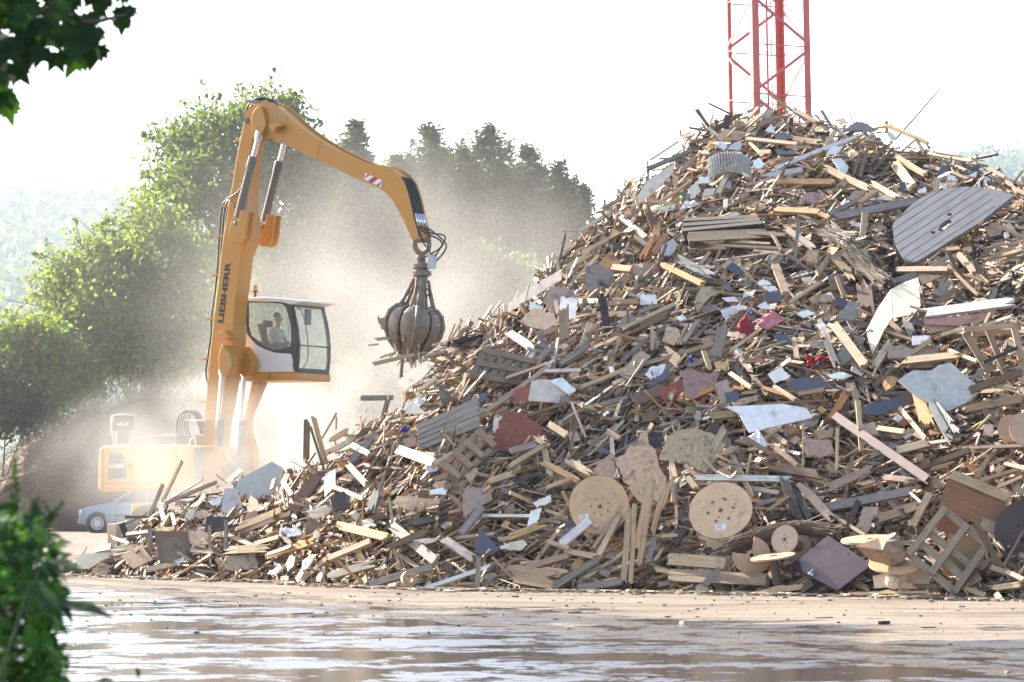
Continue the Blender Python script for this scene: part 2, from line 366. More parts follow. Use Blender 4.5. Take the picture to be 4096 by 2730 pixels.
PAL = dict(p=(0.52, 0.375, 0.235), t=(0.37, 0.25, 0.155), b=(0.175, 0.11, 0.066), d=(0.04, 0.031, 0.025), g=(0.27, 0.235, 0.20), w=(0.74, 0.72, 0.69),
           o=(0.48, 0.225, 0.085), r=(0.26, 0.06, 0.034), k=(0.075, 0.08, 0.10), m=(0.40, 0.28, 0.21), c=(0.46, 0.32, 0.19), n=(0.19, 0.205, 0.175),
           y=(0.58, 0.36, 0.15), v=(0.075, 0.035, 0.035), e=(0.64, 0.55, 0.43), q=(0.35, 0.185, 0.155), s=(0.44, 0.43, 0.42))
CNAME = dict(p="pale", t="tan", b="dark brown", d="blackened", g="weathered grey", w="white", o="orange-brown", r="red", k="slate grey", m="pinkish beige", c="light brown",
             n="grey-green", y="yellowish", v="maroon", e="cream", q="dusty pink", s="light grey")
def jcol(c, j=0.16):
    k = 1 + random.uniform(-j, j); return tuple(max(0, min(0.85, x * k * (1 + random.uniform(-.05, .05)))) for x in c)
def plank_mesh(mb, A, B, w, t, hint, col, jag=0.5, bend=0.0, nu=4):
    a, b, n = frame_from(B - A, hint); L = (B - A).length
    u0, v0 = random.random() * 20, random.random() * 20; vs = []; uv = []
    e0 = [random.uniform(0, jag) * w * 1.3 if jag else 0 for _ in range(nu + 1)]; e1 = [random.uniform(0, jag) * w * 1.3 if jag else 0 for _ in range(nu + 1)]
    sk0, sk1 = random.uniform(-.3, .3) * jag * w, random.uniform(-.3, .3) * jag * w
    st = [0, 0.35, 0.7, 1] if bend else [0, 0.5, 1]; m = len(st)
    for i, s in enumerate(st):
        for j in range(nu + 1):
            x = s * L; g = j / nu - .5
            if i == 0: x += e0[j] + sk0 * g * 2
            if i == m - 1: x -= e1[j] + sk1 * g * 2
            off = n * (bend * 4 * s * (1 - s) * L)
            for d in (-.5, .5):
                vs.append(A + a * x + b * (g * w) + n * (d * t) + off); uv.append((u0 + x, v0 + g * w + d * t))
    k = nu + 1; idx = lambda i, j, d: (i * k + j) * 2 + d
    fs = []; cs = []; endc = tuple(min(.8, c * 1.15 + .02) for c in col); edge = tuple(c * .95 for c in col)
    for i in range(m - 1):
        for j in range(nu):
            fs += [(idx(i, j, 1), idx(i + 1, j, 1), idx(i + 1, j + 1, 1), idx(i, j + 1, 1)), (idx(i, j, 0), idx(i, j + 1, 0), idx(i + 1, j + 1, 0), idx(i + 1, j, 0))]; cs += [col, col]
        fs += [(idx(i, 0, 0), idx(i + 1, 0, 0), idx(i + 1, 0, 1), idx(i, 0, 1)), (idx(i, nu, 0), idx(i, nu, 1), idx(i + 1, nu, 1), idx(i + 1, nu, 0))]; cs += [edge, edge]
    for j in range(nu):
        fs += [(idx(0, j, 0), idx(0, j, 1), idx(0, j + 1, 1), idx(0, j + 1, 0)), (idx(m - 1, j, 0), idx(m - 1, j + 1, 0), idx(m - 1, j + 1, 1), idx(m - 1, j, 1))]; cs += [endc, endc]
    mb.add(vs, fs, uvs=uv, cols=cs)
def rough_outline(pts, amt, n=4):
    out = []
    for i, p in enumerate(pts):
        r_ = pts[(i + 1) % len(pts)]; L = (r_ - p).length; out.append(p)
        if random.random() < 0.7:
            n = random.choice((4, 6, 8))
            for k in range(1, n): out.append(p.lerp(r_, k / n) + (Vector((random.gauss(0, 1), random.gauss(0, 1), random.gauss(0, 1))) * amt * L))
    return out

# --- landmarks for saying where a piece lies (photograph pixels)
LM = [(2395, 2015, "left cable drum"), (2883, 2040, "tilted cable drum"), (3138, 2150, "small cable drum"), (3790, 890, "huge grey drum disc"), (3340, 2260, "maroon door"),
      (3900, 2000, "brown crate side"), (3790, 2200, "broken pallet at right"), (3580, 1260, "bent white sheet"), (3750, 1540, "cracked grey slab"), (3060, 1670, "folded white sheet"),
      (2080, 1740, "red board"), (2920, 650, "spring mattress"), (2980, 1320, "red checked cloth"), (2720, 1560, "dusty pink boards"), (2860, 960, "stack of dark pallets"),
      (1790, 1700, "slatted pallet"), (2010, 1430, "upper pallet"), (3060, 300, "red lattice tower"), (720, 2190, "framed brown panel"), (1030, 1950, "big grey board"),
      (1240, 1760, "upright brown post"), (3575, 2325, "football"), (2500, 1960, "lath frame"), (3680, 480, "thin iron rod"), (3900, 1500, "timber frame"), (3440, 1800, "maroon steel beam"),
      (2340, 1340, "charred upright post"), (1650, 1330, "grapple"), (2500, 850, "long white lit board"), (2200, 1180, "torn plywood sheet")]
USED = set(); KINDS = {}
def where(px, py, level=0):
    d = sorted(((px - x) ** 2 + (py - y) ** 2, x, y, n) for x, y, n in LM)
    def rel(x, y):
        dx, dy = px - x, py - y; r = math.hypot(dx, dy)
        if r < 110: return "against"
        if abs(dx) > 2.2 * abs(dy): return "right of" if dx > 0 else "left of"
        if abs(dy) > 2.2 * abs(dx): return "below" if dy > 0 else "above"
        return ("below right of" if dx > 0 else "below left of") if dy > 0 else ("above right of" if dx > 0 else "above left of")
    dd, x, y, n = d[0]
    far = "" if dd < 200 ** 2 else "just " if dd < 300 ** 2 else "well "
    s = (far if rel(x, y) != "against" else "") + rel(x, y) + " the " + n
    if level:
        dd, x, y, n = d[level]; s += ", " + rel(x, y) + " the " + n
    return s
def tilt_word(x1, y1, x2, y2):
    a = math.degrees(math.atan2(-(y2 - y1), x2 - x1)) % 180
    if a < 9 or a > 171: return "lying level"
    if 78 < a < 102: return "standing upright"
    if a < 45: return "rising gently rightwards"
    if a < 90: return "steep, top right"
    if a < 135: return "steep, top left"
    return "falling gently rightwards"
def label_piece(kind, cc, size, tilt, px, py):
    base = f"{size} {CNAME[cc]} {kind}"
    for lev in range(0, 6):
        lab = f"{base} {tilt} {where(px, py, lev)}" if tilt else f"{base} {where(px, py, lev)}"
        lab = " ".join(lab.split())
        if len(lab.split()) > 16: lab = " ".join(f"{base} {where(px, py, lev)}".split())
        if len(lab.split()) <= 16 and lab not in USED: USED.add(lab); return lab
    for extra in ("splintered", "worn", "dusty", "scuffed", "nail-marked", "stained", "dirty", "bare"):
        lab = extra + " " + " ".join(f"{base} {where(px, py, 0)}".split())
        if lab not in USED: USED.add(lab); return lab
    USED.add(lab); return lab
HEROES = []         # (px, py, r) areas that loose filling should not cover
GRP = dict(plank="loose planks on the wood pile", panel="broken boards on the wood pile")
def hero_plank(reg, x1, y1, x2, y2, w, cc, lift=0.16, thick=None, vert=False, label=None, jag=None, name="plank"):
    a = q(reg, x1, y1); b = q(reg, x2, y2); s = REG[reg][2]
    A, n1, _ = hit(*a); B, n2, _ = hit(*b)
    if vert:                                  # stands up out of the pile from its lower end
        lowp = B if b[1] > a[1] else A; Y = lowp.y - 0.08
        A, B = at(*a, Y + (0.0 if b[1] < a[1] else 0.12)), at(*b, Y + (0.0 if a[1] < b[1] else 0.12))
    else:
        A = A + (EYE - A).normalized() * lift; B = B + (EYE - B).normalized() * lift
    wm = w / s / FPX * A.y * 1.08; L = (B - A).length
    t = thick or min(wm * random.uniform(.3, .6), 0.05) + 0.012
    hint = (n1 + n2) * .35 + TOCAM * .8 + Vector((random.uniform(-.3, .3), 0, random.uniform(-.25, .25)))
    jag = random.choice((.25, .6, 1.0, 1.5))
    mb = MB(); plank_mesh(mb, A, B, wm, t, hint, jcol(PAL[cc], .1), jag if L > 0.3 else .2, random.choice((0, 0, 0.012, -0.012)))
    o = mb.build(name, WOOD)
    px, py = (a[0] + b[0]) / 2, (a[1] + b[1]) / 2
    size = ("long" if L > 1.3 else "short" if L < .6 else "") + (" wide" if wm > .2 else " thin" if wm < .06 else "")
    tag(o, label or label_piece("plank", cc, size.strip(), tilt_word(*a, *b), px, py), "plank", GRP["plank"])
    for k in (0.15, .5, .85): HEROES.append((a[0] + (b[0] - a[0]) * k, a[1] + (b[1] - a[1]) * k, max(30, math.hypot(b[0] - a[0], b[1] - a[1]) * .2)))
    return o
def panel_plane(P, lift, flat=0.6, tiltx=None):
    cx = sum(p[0] for p in P) / len(P); cy_ = sum(p[1] for p in P) / len(P); c, n, _ = hit(cx, cy_)
    c = c + (EYE - c).normalized() * lift
    n = (n * flat + TOCAM * (1 - flat) + Vector((random.uniform(-.15, .15), 0, random.uniform(-.1, .1)))).normalized() if tiltx is None else Vector(tiltx).normalized()
    return cx, cy_, c, n
def hero_panel(reg, pts, cc, lift=0.2, thick=0.022, rough=0.03, flat=0.6, label=None, n=None, name="board_panel", mat=None, cat="board", group=True):
    P = [q(reg, *p) for p in pts]; cx, cy_, c, nn = panel_plane(P, lift, flat, n)
    V = [on_plane(*p, c, nn) for p in P]
    V2 = rough_outline(V, rough) if rough else V
    V2 = [on_plane(*proj(v), c, nn) for v in V2]
    mb = MB(); prism(mb, V2, -nn * thick, jcol(PAL[cc], .08)); o = mb.build(name, mat or (LAMI if cc in 'wesk' else BOARD))
    xs_ = [p[0] for p in P]; ys_ = [p[1] for p in P]; sz = max(max(xs_) - min(xs_), max(ys_) - min(ys_)) / 283
    size = "large" if sz > .75 else "small" if sz < .32 else ""
    shape = "triangular" if len(pts) == 3 else "squarish" if len(pts) == 4 else "ragged"
    tag(o, label or label_piece("board", cc, (size + " " + shape).strip(), "", cx, cy_), cat, GRP["panel"] if group else None)
    r = sqrt((max(xs_) - min(xs_)) * (max(ys_) - min(ys_))) * .5
    HEROES.append((cx, cy_, r)); return o
# ================================================================== TRACED PLANKS: x1,y1,x2,y2,width,colour[,v = stands free]
PL = dict(
 D="""218 303 430 300 28 g;400 285 360 440 22 b;290 575 470 490 28 y;150 590 290 665 36 g;455 625 690 710 55 e;130 700 275 860 36 p;345 505 150 720 40 g;1015 385 1420 95 28 m;1185 445 1530 330 18 b;
1130 180 1410 85 20 p;1015 830 1200 770 35 p;665 820 800 775 32 t;1130 750 1400 585 28 p;1370 590 1415 800 35 p;1500 690 1680 790 45 p;1380 870 1560 800 24 p;1590 400 1530 640 14 b;1545 330 1640 560 14 b;
1700 620 1880 440 16 p;1400 465 1520 540 40 t;1300 540 1400 600 40 p;1155 640 1330 590 40 g;75 1100 400 1180 48 y;25 1310 290 1200 34 p;400 920 425 1090 18 p v;520 1070 580 920 28 p v;455 1080 480 970 26 b;
490 1105 790 1040 44 d;420 955 730 985 75 b;330 865 285 1035 50 g;380 1250 650 1130 36 b;420 1100 700 1330 55 g;270 1475 680 1360 40 g;0 1430 330 1340 45 g;620 1500 1045 1355 24 w;565 1490 680 1505 16 w;
730 1180 945 1320 50 g;1130 1185 1410 1080 40 y;985 1040 1320 1043 18 w;850 1160 990 985 45 g;1420 1500 1720 1310 36 g;1180 1450 1430 1495 22 p;1575 1500 1880 1455 40 g;1510 1265 1720 1305 26 p;1210 1370 1560 1295 30 b;
300 90 560 30 20 p;600 250 700 180 26 p;480 370 620 280 26 e;230 560 420 470 20 b;690 720 960 560 30 p;870 660 1000 560 24 p;560 640 700 660 20 b;940 560 1050 545 30 y;60 640 200 600 24 p;30 850 250 940 26 t;
1140 1390 1460 1440 90 t;1340 1390 1560 1420 60 t;20 580 150 500 28 p;0 650 160 570 28 e""",
 E="""110 455 410 610 45 y;770 760 725 1380 42 p v;810 750 780 1370 30 p v;900 670 820 1110 36 p v;945 560 840 1245 40 p v;1030 640 935 1010 36 p v;1080 580 1000 830 34 p v;870 890 1050 800 30 t;850 1110 1000 1000 28 p;
700 850 540 1160 40 p;830 650 480 1130 26 t;1040 250 1110 590 32 p;1075 390 1095 760 26 p;1110 600 1120 960 20 t;1190 560 1270 670 40 p;1370 400 1480 200 50 p;1400 430 1590 340 40 p;1050 1175 1490 1210 80 p;1320 1370 1530 1170 50 g;
950 1250 1500 1350 30 p;380 1405 700 1350 45 g;200 1390 540 1190 40 g;0 1245 330 1150 45 t;290 1110 560 1165 34 p;160 1045 330 1100 30 p;265 1070 480 890 60 w;380 830 535 945 14 w;1080 1100 1170 950 60 v;1210 1225 1450 1110 12 g;
1240 575 2000 590 40 w;1790 480 2200 560 60 b;1900 560 2030 910 60 d;1990 650 2110 900 45 d;640 280 650 450 30 g;700 290 600 230 40 t;1690 660 1880 690 30 g;1700 780 1860 730 30 g;1780 830 1960 700 24 t;900 1240 960 1000 40 g;
1000 1010 1130 1000 22 p""",
 F="""740 660 1120 490 55 m;960 635 1130 595 30 p;1140 570 1420 600 40 m;720 800 1390 670 60 g;880 1020 1000 715 40 v;1090 890 1320 820 60 t;1320 820 1420 780 55 m;690 790 1040 1005 22 p;540 600 820 920 60 v;1380 940 1510 690 50 p;
980 0 1010 380 34 p v;770 170 880 -10 60 b;1120 210 1330 240 36 p;300 210 470 340 34 t;370 350 540 490 34 t;580 170 575 500 14 m;830 190 825 520 22 p v;1290 60 1480 290 30 p;1510 20 1680 330 50 n;1590 130 1740 260 45 n;1430 0 1510 200 70 y;
1260 380 1530 310 55 m;1400 520 1810 370 40 b;1040 430 1280 330 40 g;1480 520 1700 470 28 t;1850 600 1960 400 28 t;1960 580 2100 430 50 p;1880 600 2206 500 26 t;2000 650 2206 560 24 p;910 1430 1510 1420 18 p;1280 1375 1600 1380 36 b;
1930 1400 2206 1360 40 p;2000 1430 2040 1480 40 p;1150 1280 1150 1390 40 b v;930 1340 1080 1410 40 b;1840 910 2050 1250 40 b v;1860 870 2070 1120 20 t;2050 1240 2206 960 20 b;1690 360 2206 340 24 b;2080 1270 2206 1330 30 p;1360 680 1450 760 16 w;
230 330 420 200 20 t""",
 J="""970 240 1010 600 120 b;1040 340 1440 210 50 g;1240 170 1700 165 45 t;700 40 560 230 50 t;740 60 900 290 45 p;980 0 930 220 60 p;215 130 310 380 60 t;330 460 630 270 30 p;740 220 810 410 30 p v;1420 560 2330 440 80 w;
1130 690 1600 830 26 p;1170 590 1330 740 34 p;1230 750 1040 1060 55 p;1300 960 1840 900 60 p;1300 1000 1640 990 50 b;1370 900 1580 760 36 p;1620 740 1900 660 34 p;1900 650 2110 520 34 t;1880 1210 2340 1050 60 b;1850 1370 2353 1280 60 b;
1410 1150 1500 1500 70 y;890 1150 940 1500 40 t v;690 1470 850 1190 60 o;20 1330 700 1290 20 b;1540 1270 1730 1500 60 n;720 640 990 1000 70 t;640 750 750 1010 50 g;30 870 330 780 14 p;380 760 410 960 40 t;100 1180 350 1260 28 o;
200 1170 400 1300 34 t;410 1240 640 1200 36 t;1780 30 1930 190 40 t;1700 130 1960 390 20 t;2010 90 2340 0 30 p;1060 1180 1240 1000 30 b;1330 570 1400 750 60 g;1700 860 1950 960 28 p;1500 600 1600 490 30 t;1950 1130 2100 900 20 g""",
 I="""520 190 800 20 45 p;1500 70 1850 250 70 n;1370 120 1760 310 50 y;790 470 1200 440 45 t;830 560 1160 555 55 t;875 395 915 690 60 d v;545 470 550 820 75 t v;960 150 1130 170 50 o;1050 680 1500 460 30 p;1100 700 1480 540 60 b;
820 265 980 350 22 d;930 400 1120 200 30 t;1220 980 1850 800 34 t;1850 940 1910 640 85 g v;1560 810 1700 600 40 g;1930 720 2100 745 40 p;1360 830 1600 1020 90 b;1300 640 1305 880 28 p v;1320 700 1345 850 28 p v;1740 860 1800 1030 34 p v;
500 990 770 820 40 g;50 1100 420 970 24 p;370 720 500 680 50 t;660 1190 1100 1010 30 p;1030 1060 1280 1110 12 b;880 1330 1100 1260 28 g;1450 1290 1530 1080 36 p;1960 1050 2160 1190 34 p;1580 1000 1760 960 36 g;1700 1240 1840 1180 36 o;
2050 1230 2230 1210 30 t;1790 1430 2030 1400 55 t;380 1040 700 1030 30 e;440 240 500 560 26 t;1000 320 1120 200 60 t;280 400 360 470 30 g;1600 640 1520 810 20 p;1180 540 1380 470 30 g;60 700 300 860 60 w;300 980 450 820 50 g""",
 G="""675 540 930 370 14 g;630 630 1080 440 36 n;235 980 460 860 28 g;1220 275 1500 120 30 b;1530 120 1720 30 20 t v;1370 140 1350 260 50 v v;1640 235 1820 150 40 t;1690 190 1760 100 70 g;1960 90 2160 200 36 t;1750 610 1940 510 30 o;
1275 870 1400 590 45 g;1470 910 1560 820 40 t;410 1050 640 1240 45 g;630 940 720 1170 55 b v;740 1110 715 1300 60 o;590 1440 720 1210 50 o;700 1390 820 1190 55 o;525 1220 650 1310 36 d;430 1400 490 1250 24 p v;330 1490 500 1520 45 o;
1355 885 1350 990 40 g;1330 1180 1900 1210 28 t;1050 1260 1750 1290 20 p;1100 1300 1820 1330 24 m;1000 1330 1360 1330 24 p;1600 1350 1840 1380 24 p;1765 1200 1850 1350 24 t;2010 1060 1965 1470 28 g v;1880 1150 2180 1360 50 g;
1800 850 2050 760 20 t;940 260 950 330 12 b v;1220 390 1400 400 30 p;1530 350 2000 400 36 p;1100 470 1220 490 30 p;1930 350 2240 390 50 t;940 660 1090 500 36 t;1010 620 1100 640 20 o;740 930 1050 720 24 p;30 1190 330 1000 30 e;60 1380 300 1250 40 p;
1480 640 1560 700 26 e;1360 960 1640 860 16 t;1560 380 1690 510 24 p;1650 470 1760 470 40 p""",
 H="""1000 230 1370 390 30 y;905 250 1050 225 26 y;997 190 1000 300 28 y v;420 600 880 820 60 t;560 810 690 680 60 t;740 940 930 800 50 t;850 740 1110 890 50 p;1060 550 1240 790 75 p;1090 510 1350 670 40 p;1458 700 1440 830 50 p v;
480 1030 760 890 40 g;500 1060 1330 900 70 g;810 980 780 1270 50 p v;440 420 540 280 34 p;760 700 830 430 26 b;700 680 760 480 24 b;880 640 1060 430 24 b;860 570 1000 400 26 b;930 700 1050 560 24 b;1030 530 1400 525 14 b;1350 480 1790 560 24 p;
1430 470 1670 505 12 g;1900 600 2080 700 26 p;1570 660 1740 715 30 t;1828 710 1828 790 18 w v;1890 690 1880 770 24 w v;1700 720 1590 790 20 t;2070 720 2180 830 30 t;1310 1370 1670 1330 34 t;1330 1480 1500 1340 12 p;1640 1380 1800 1560 50 t;
1870 1450 2170 1300 30 t;1090 1530 1560 1525 50 t;500 1400 680 1560 60 t;490 1440 730 1310 50 t;790 1340 760 1560 50 t;0 620 740 330 36 w;0 735 545 740 56 y;0 985 400 1010 50 y;400 1020 485 1060 40 y;640 390 780 330 20 y;300 330 360 220 24 t;
320 600 430 520 26 t""",
 C="""2015 340 2008 700 42 b v;2060 310 2170 720 34 y v;2040 400 2150 750 16 b v;2130 500 2245 300 12 b v;2245 330 2242 430 10 b v;880 1000 1040 670 22 p v;780 1110 890 850 24 p v;560 1160 600 1280 40 d v;580 1170 760 1080 20 g;790 1190 780 1400 34 g v;
890 1000 1200 820 16 p;900 1010 1310 840 26 t;1890 1090 2100 790 90 b;1340 1380 1750 1360 55 p;1350 1240 1700 1390 30 t;1380 1140 1380 1400 26 g v;1680 1430 2090 1300 45 y;1590 1330 1800 1270 30 t;1460 1200 1850 1050 50 p;1480 1240 1900 1080 30 b;
955 1070 985 1190 30 t;870 1200 950 1070 24 p;2200 870 2352 930 26 t;1980 1000 2110 950 20 t;2250 1170 2352 1200 45 y;1100 1380 1290 1395 20 p;840 1450 870 1310 24 b;360 1540 520 1490 16 g;760 1530 1100 1450 40 g;1700 1410 1900 1340 26 p;1050 1170 1160 1030 30 p;
870 1030 900 1150 40 k;1740 900 1760 820 34 p;1830 840 1900 950 36 g;1900 660 2030 730 40 g;1930 630 2000 680 24 p;600 1250 780 1230 24 g;470 1270 640 1330 26 g""")
for reg, txt in PL.items():
    for e in txt.replace("\n", "").split(";"):
        f = e.split()
        if len(f) < 6: continue
        hero_plank(reg, *[float(x) for x in f[:5]], f[5], vert=len(f) > 6, lift=random.uniform(.10, .24))

# ================================================================== TRACED BOARDS
def PN(reg, txt):
    for e in txt.replace("\n", "").split(";"):
        cc, *r_ = e.split(); v = [float(x) for x in " ".join(r_).replace(",", " ").split()]
        hero_panel(reg, list(zip(v[::2], v[1::2])), cc, lift=random.uniform(.14, .24), rough=random.choice((.015, .03, .045)))
RB = hero_panel("D", [(1130, 375), (1230, 395), (1310, 450), (1370, 490), (1340, 590), (1150, 640), (1110, 670), (1050, 640), (1040, 590), (1075, 500)], "r", rough=.03, lift=.05, label="large red board with torn edges beside the slatted pallet, its lower end in the rubble", flat=.2)
hero_panel("D", [(1140, 275), (1370, 160), (1400, 170), (1290, 300), (1270, 330), (1190, 350)], "r", label="smaller red board under a long pale moulding, above the large red board")
hero_panel("D", [(705, 205), (815, 310), (735, 345)], "d", label="black triangular scrap standing on the left slope above the slatted pallet", rough=0)
hero_panel("D", [(970, 1110), (1020, 1170), (1095, 1250), (1040, 1290), (935, 1275)], "k", label="dark grey triangular sheet low in front of the pile, between white strips", rough=0)
PN("D", "m 865,870 990,865 1045,905 1050,940 940,1000 865,1050;e 1060,430 1110,420 1130,450 1070,530 1050,500;w 655,880 740,865 760,910 660,905;k 870,300 900,293 895,350 855,365;k 985,270 1020,268 1010,310 970,330;w 1310,960 1415,910 1420,950 1330,990;w 1290,1010 1360,990 1330,1080 1270,1110;e 1100,1230 1240,1190 1270,1220 1220,1260 1100,1250;e 550,1195 640,1180 730,1190 640,1215;q 490,560 560,540 580,600 510,610;e 450,215 540,130 640,70 690,85 600,190 500,250;w 0,780 65,745 65,880 5,880;e 640,400 500,400 560,330")
PN("E", "c 665,430 900,235 985,470 1000,540 770,640 720,590;c 985,470 1060,720 900,800 770,650;m 510,550 530,480 640,390 670,450 650,570 600,560;k 510,380 545,345 640,370 620,400;w 60,760 190,700 195,750 90,790;c 1260,990 1640,1000 1400,1110;m 1280,1250 1370,1250 1380,1300 1290,1290")
hero_panel("E", [(990, 440), (1040, 280), (1140, 220), (1260, 210), (1400, 260), (1480, 330), (1400, 450), (1330, 540), (1230, 490), (1120, 460)], "c", label="coarse chipboard sheet with a ragged round edge above the lath frame", rough=.04)
hero_panel("F", [(0, 50), (430, 30), (600, 60), (650, 130), (180, 240), (100, 100)], "w", label="folded white sheet with black underside sticking out of the shaded slope", rough=0, flat=.75, lift=.25)
PN("F", "m 590,280 780,300 810,390 720,420 590,420;m 1030,790 1125,790 1040,1000 940,1000;e 1090,1300 1320,1260 1500,1240 1530,1380 1100,1390;t 660,220 800,210 790,270 700,290;m 900,170 1110,165 1130,260 960,250;m 1910,180 1980,185 1975,270 1900,260;c 200,1420 400,1370 580,1360 560,1400 300,1430;e 1200,1400 1280,1420 1210,1430 1100,1425;b 1900,0 2030,0 2020,200 1910,120")
hero_panel("J", [(1270, 1120), (1390, 1040), (1560, 1035), (1620, 990), (1730, 970), (1990, 1200), (1900, 1290), (1700, 1385), (1560, 1330), (1420, 1250)], "s", label="cracked pale grey slab of board lying flat on the right slope", rough=.012, lift=.28, thick=.04)
hero_panel("J", [(1000, 690), (1100, 500), (1210, 340), (1222, 580), (1140, 700), (1050, 900), (1020, 800)], "e", label="left half of a bent white sheet, edge-on on the right slope", rough=0, n=(-.75, -.6, .28), lift=.25)
hero_panel("J", [(1214, 338), (1330, 275), (1445, 235), (1465, 480), (1410, 550), (1228, 588)], "e", label="right half of a bent white sheet, facing the yard, on the right slope", rough=0, n=(-.45, -.7, .55), lift=.25)
PN("J", "k 950,1390 1010,1330 1400,1215 1440,1300 1110,1420 1000,1420;g 745,590 850,440 950,450 950,560 880,610;k 295,1150 420,1100 600,1090 690,1180 590,1200 390,1220;w 150,1070 270,1005 345,1090 210,1150;w 660,1070 800,1050 880,1080 800,1110 690,1100;t 510,410 600,380 700,390 700,450 530,470;m 1190,830 1610,830 1610,920 1180,930;m 1490,650 1790,650 1780,680 1560,710;q 1490,600 2070,540 1950,610 1790,650 1500,640;w 1390,740 1540,735 1530,800 1390,820;m 490,790 560,770 700,800 650,850 540,840;g 2000,1310 2140,1290 2130,1430 2020,1430;w 400,545 490,510 560,550 450,580;k 710,430 850,420 830,500 720,480;k 130,380 250,350 280,420 150,450;k 200,730 300,720 370,800 260,820;w 560,640 640,630 660,690 600,680;w 60,280 150,260 190,300 90,310;w 110,320 210,310 240,340 170,360;b 670,230 760,200 820,240 780,340 700,350;v 800,320 890,310 900,350 830,380;t 1440,220 1690,210 1480,300;g 1560,380 1690,260 1730,290 1640,400;b 1600,430 1750,320 1800,340 1660,450;e 440,240 520,230 550,270 480,290;w 640,380 690,360 730,420 700,425;n 820,790 860,800 870,940 800,990 750,900")
PN("I", "q 1535,1040 1660,1025 1740,1060 1870,1050 1840,1190 1740,1240 1650,1285 1580,1250 1565,1120;r 1350,1210 1540,1100 1580,1200 1410,1310;m 1840,1140 1940,1110 1990,1200 1960,1310 1880,1320;k 1920,1220 2040,1210 2050,1290 1940,1310;c 1980,1300 2210,1240 2200,1290 2000,1340;b 1110,1240 1350,1160 1420,1140 1380,1240 1180,1330;m 1010,1060 1210,860 1290,910 1110,1115;o 840,130 960,10 1030,110 930,130;m 370,430 440,310 620,340 660,420 500,470 470,560;m 150,610 290,500 450,540 490,620 390,690 250,660;w 520,400 660,420 660,460 640,620 480,630;w 250,440 370,490 360,520 260,500;w 1200,390 1330,380 1345,460 1205,470;c 1660,440 1720,320 1830,310 1800,400 1690,520;c 1380,780 1430,650 1530,680 1540,740 1490,820;g 990,660 1060,560 1190,560 1110,680;e 240,1290 270,1120 420,1110 570,1230 500,1310;w 430,1120 530,1090 650,1200 590,1240;w 1240,1060 1290,1000 1420,980 1390,1060 1290,1110;k 1250,1180 1440,1010 1450,1090 1300,1170;k 1900,300 1960,290 1985,360 1930,340;w 1980,490 2060,475 2120,500 2040,520;w 2200,280 2250,250 2320,300 2260,320;w 2200,480 2270,440 2330,510 2230,500;w 1900,410 2000,400 2040,440 1940,440;w 1505,570 1570,560 1600,590 1540,610;g 300,690 380,700 400,790 330,770;m 590,1070 640,1030 720,1090 620,1110;w 925,1000 970,995 980,1060 940,1050;t 700,640 850,630 800,700 740,730;o 2190,930 2240,925 2245,965 2200,970;y 1830,960 1960,965 1940,1030 1850,1020;q 1720,760 1800,730 1820,790 1740,810")
hero_panel("I", [(730, 150), (840, 120), (960, 180), (980, 240), (850, 330), (770, 550), (740, 400)], "g", label="torn plywood sheet standing upright near the crest of the left slope", rough=.03, flat=.2)
hero_panel("I", [(70, 460), (290, 300), (510, 170), (530, 250), (340, 370), (75, 540)], "e", label="large pale sunlit board lying along the left crest above the grapple", rough=.015)
hero_panel("G", [(500, 950), (640, 730), (890, 570), (870, 660), (620, 910), (500, 980)], "e", label="long white lit board sloping down the upper left flank", rough=.01)
PN("G", "c 1230,370 1340,260 1540,290 1480,360;w 1700,280 1760,210 1800,300;k 1790,320 1860,290 1960,310 1960,350 1800,365;m 1780,230 1850,190 1940,200 1900,260;w 1600,550 1650,520 1700,580 1660,620 1595,600;w 1110,690 1240,700 1200,750 1110,740;e 1010,800 1090,740 1130,820 1040,890;e 1140,870 1160,800 1260,790 1240,850;s 1660,680 1780,640 2040,600 2040,640 1800,690;m 2010,890 2070,830 2240,830 2180,950;s 755,1380 780,1310 880,1240 930,1300 850,1400;o 190,1500 330,1350 410,1470 300,1510;o 410,1050 480,970 510,1020 450,1070;s 1360,440 1420,380 1500,390 1480,450;t 860,660 930,690 910,800 880,760;e 720,960 900,940 880,990 730,990;e 1310,1060 1440,1000 1480,1020 1380,1090;c 2070,1350 2180,1350 2170,1460 2080,1450;k 1800,440 1960,440 1960,490 1810,490;c 1310,1480 1420,1390 1490,1460 1350,1520;w 1430,460 1500,470 1480,490;k 1350,1510 1400,1460 1560,1530 1480,1565")
PN("H", "w 455,490 510,410 610,420 560,480;k 1450,650 1500,590 1590,580 1550,640 1500,670;k 1110,800 1120,730 1170,740 1165,830;w 1540,660 1620,690 1610,730 1550,720;w 1720,680 1810,645 1800,690;w 510,530 590,520 660,600 640,660 590,650;g 600,280 730,195 830,215 960,290 790,270;m 640,890 720,810 810,820 740,910;e 910,890 960,850 1170,860 1080,905;t 1370,1440 1560,1450 1580,1560 1400,1500;c 1320,850 1420,810 1500,820 1430,860;w 1280,810 1350,780 1360,830 1290,835;w 1470,740 1530,755 1520,800;c 1530,740 1630,730 1620,790 1540,800;w 2050,1190 2090,1170 2100,1220 2060,1240;g 1440,1430 1630,1370 1600,1420 1450,1450;c 1680,1330 1760,1310 1770,1370 1690,1350;k 1720,610 1840,565 1840,590 1750,630")
hero_panel("C", [(1480, 820), (1740, 680), (1830, 740), (1790, 910), (1690, 960), (1520, 980), (1460, 880)], "s", label="big grey board leaning with an orange broken top edge on the left toe", rough=.012, flat=.2, lift=.25, thick=.05)
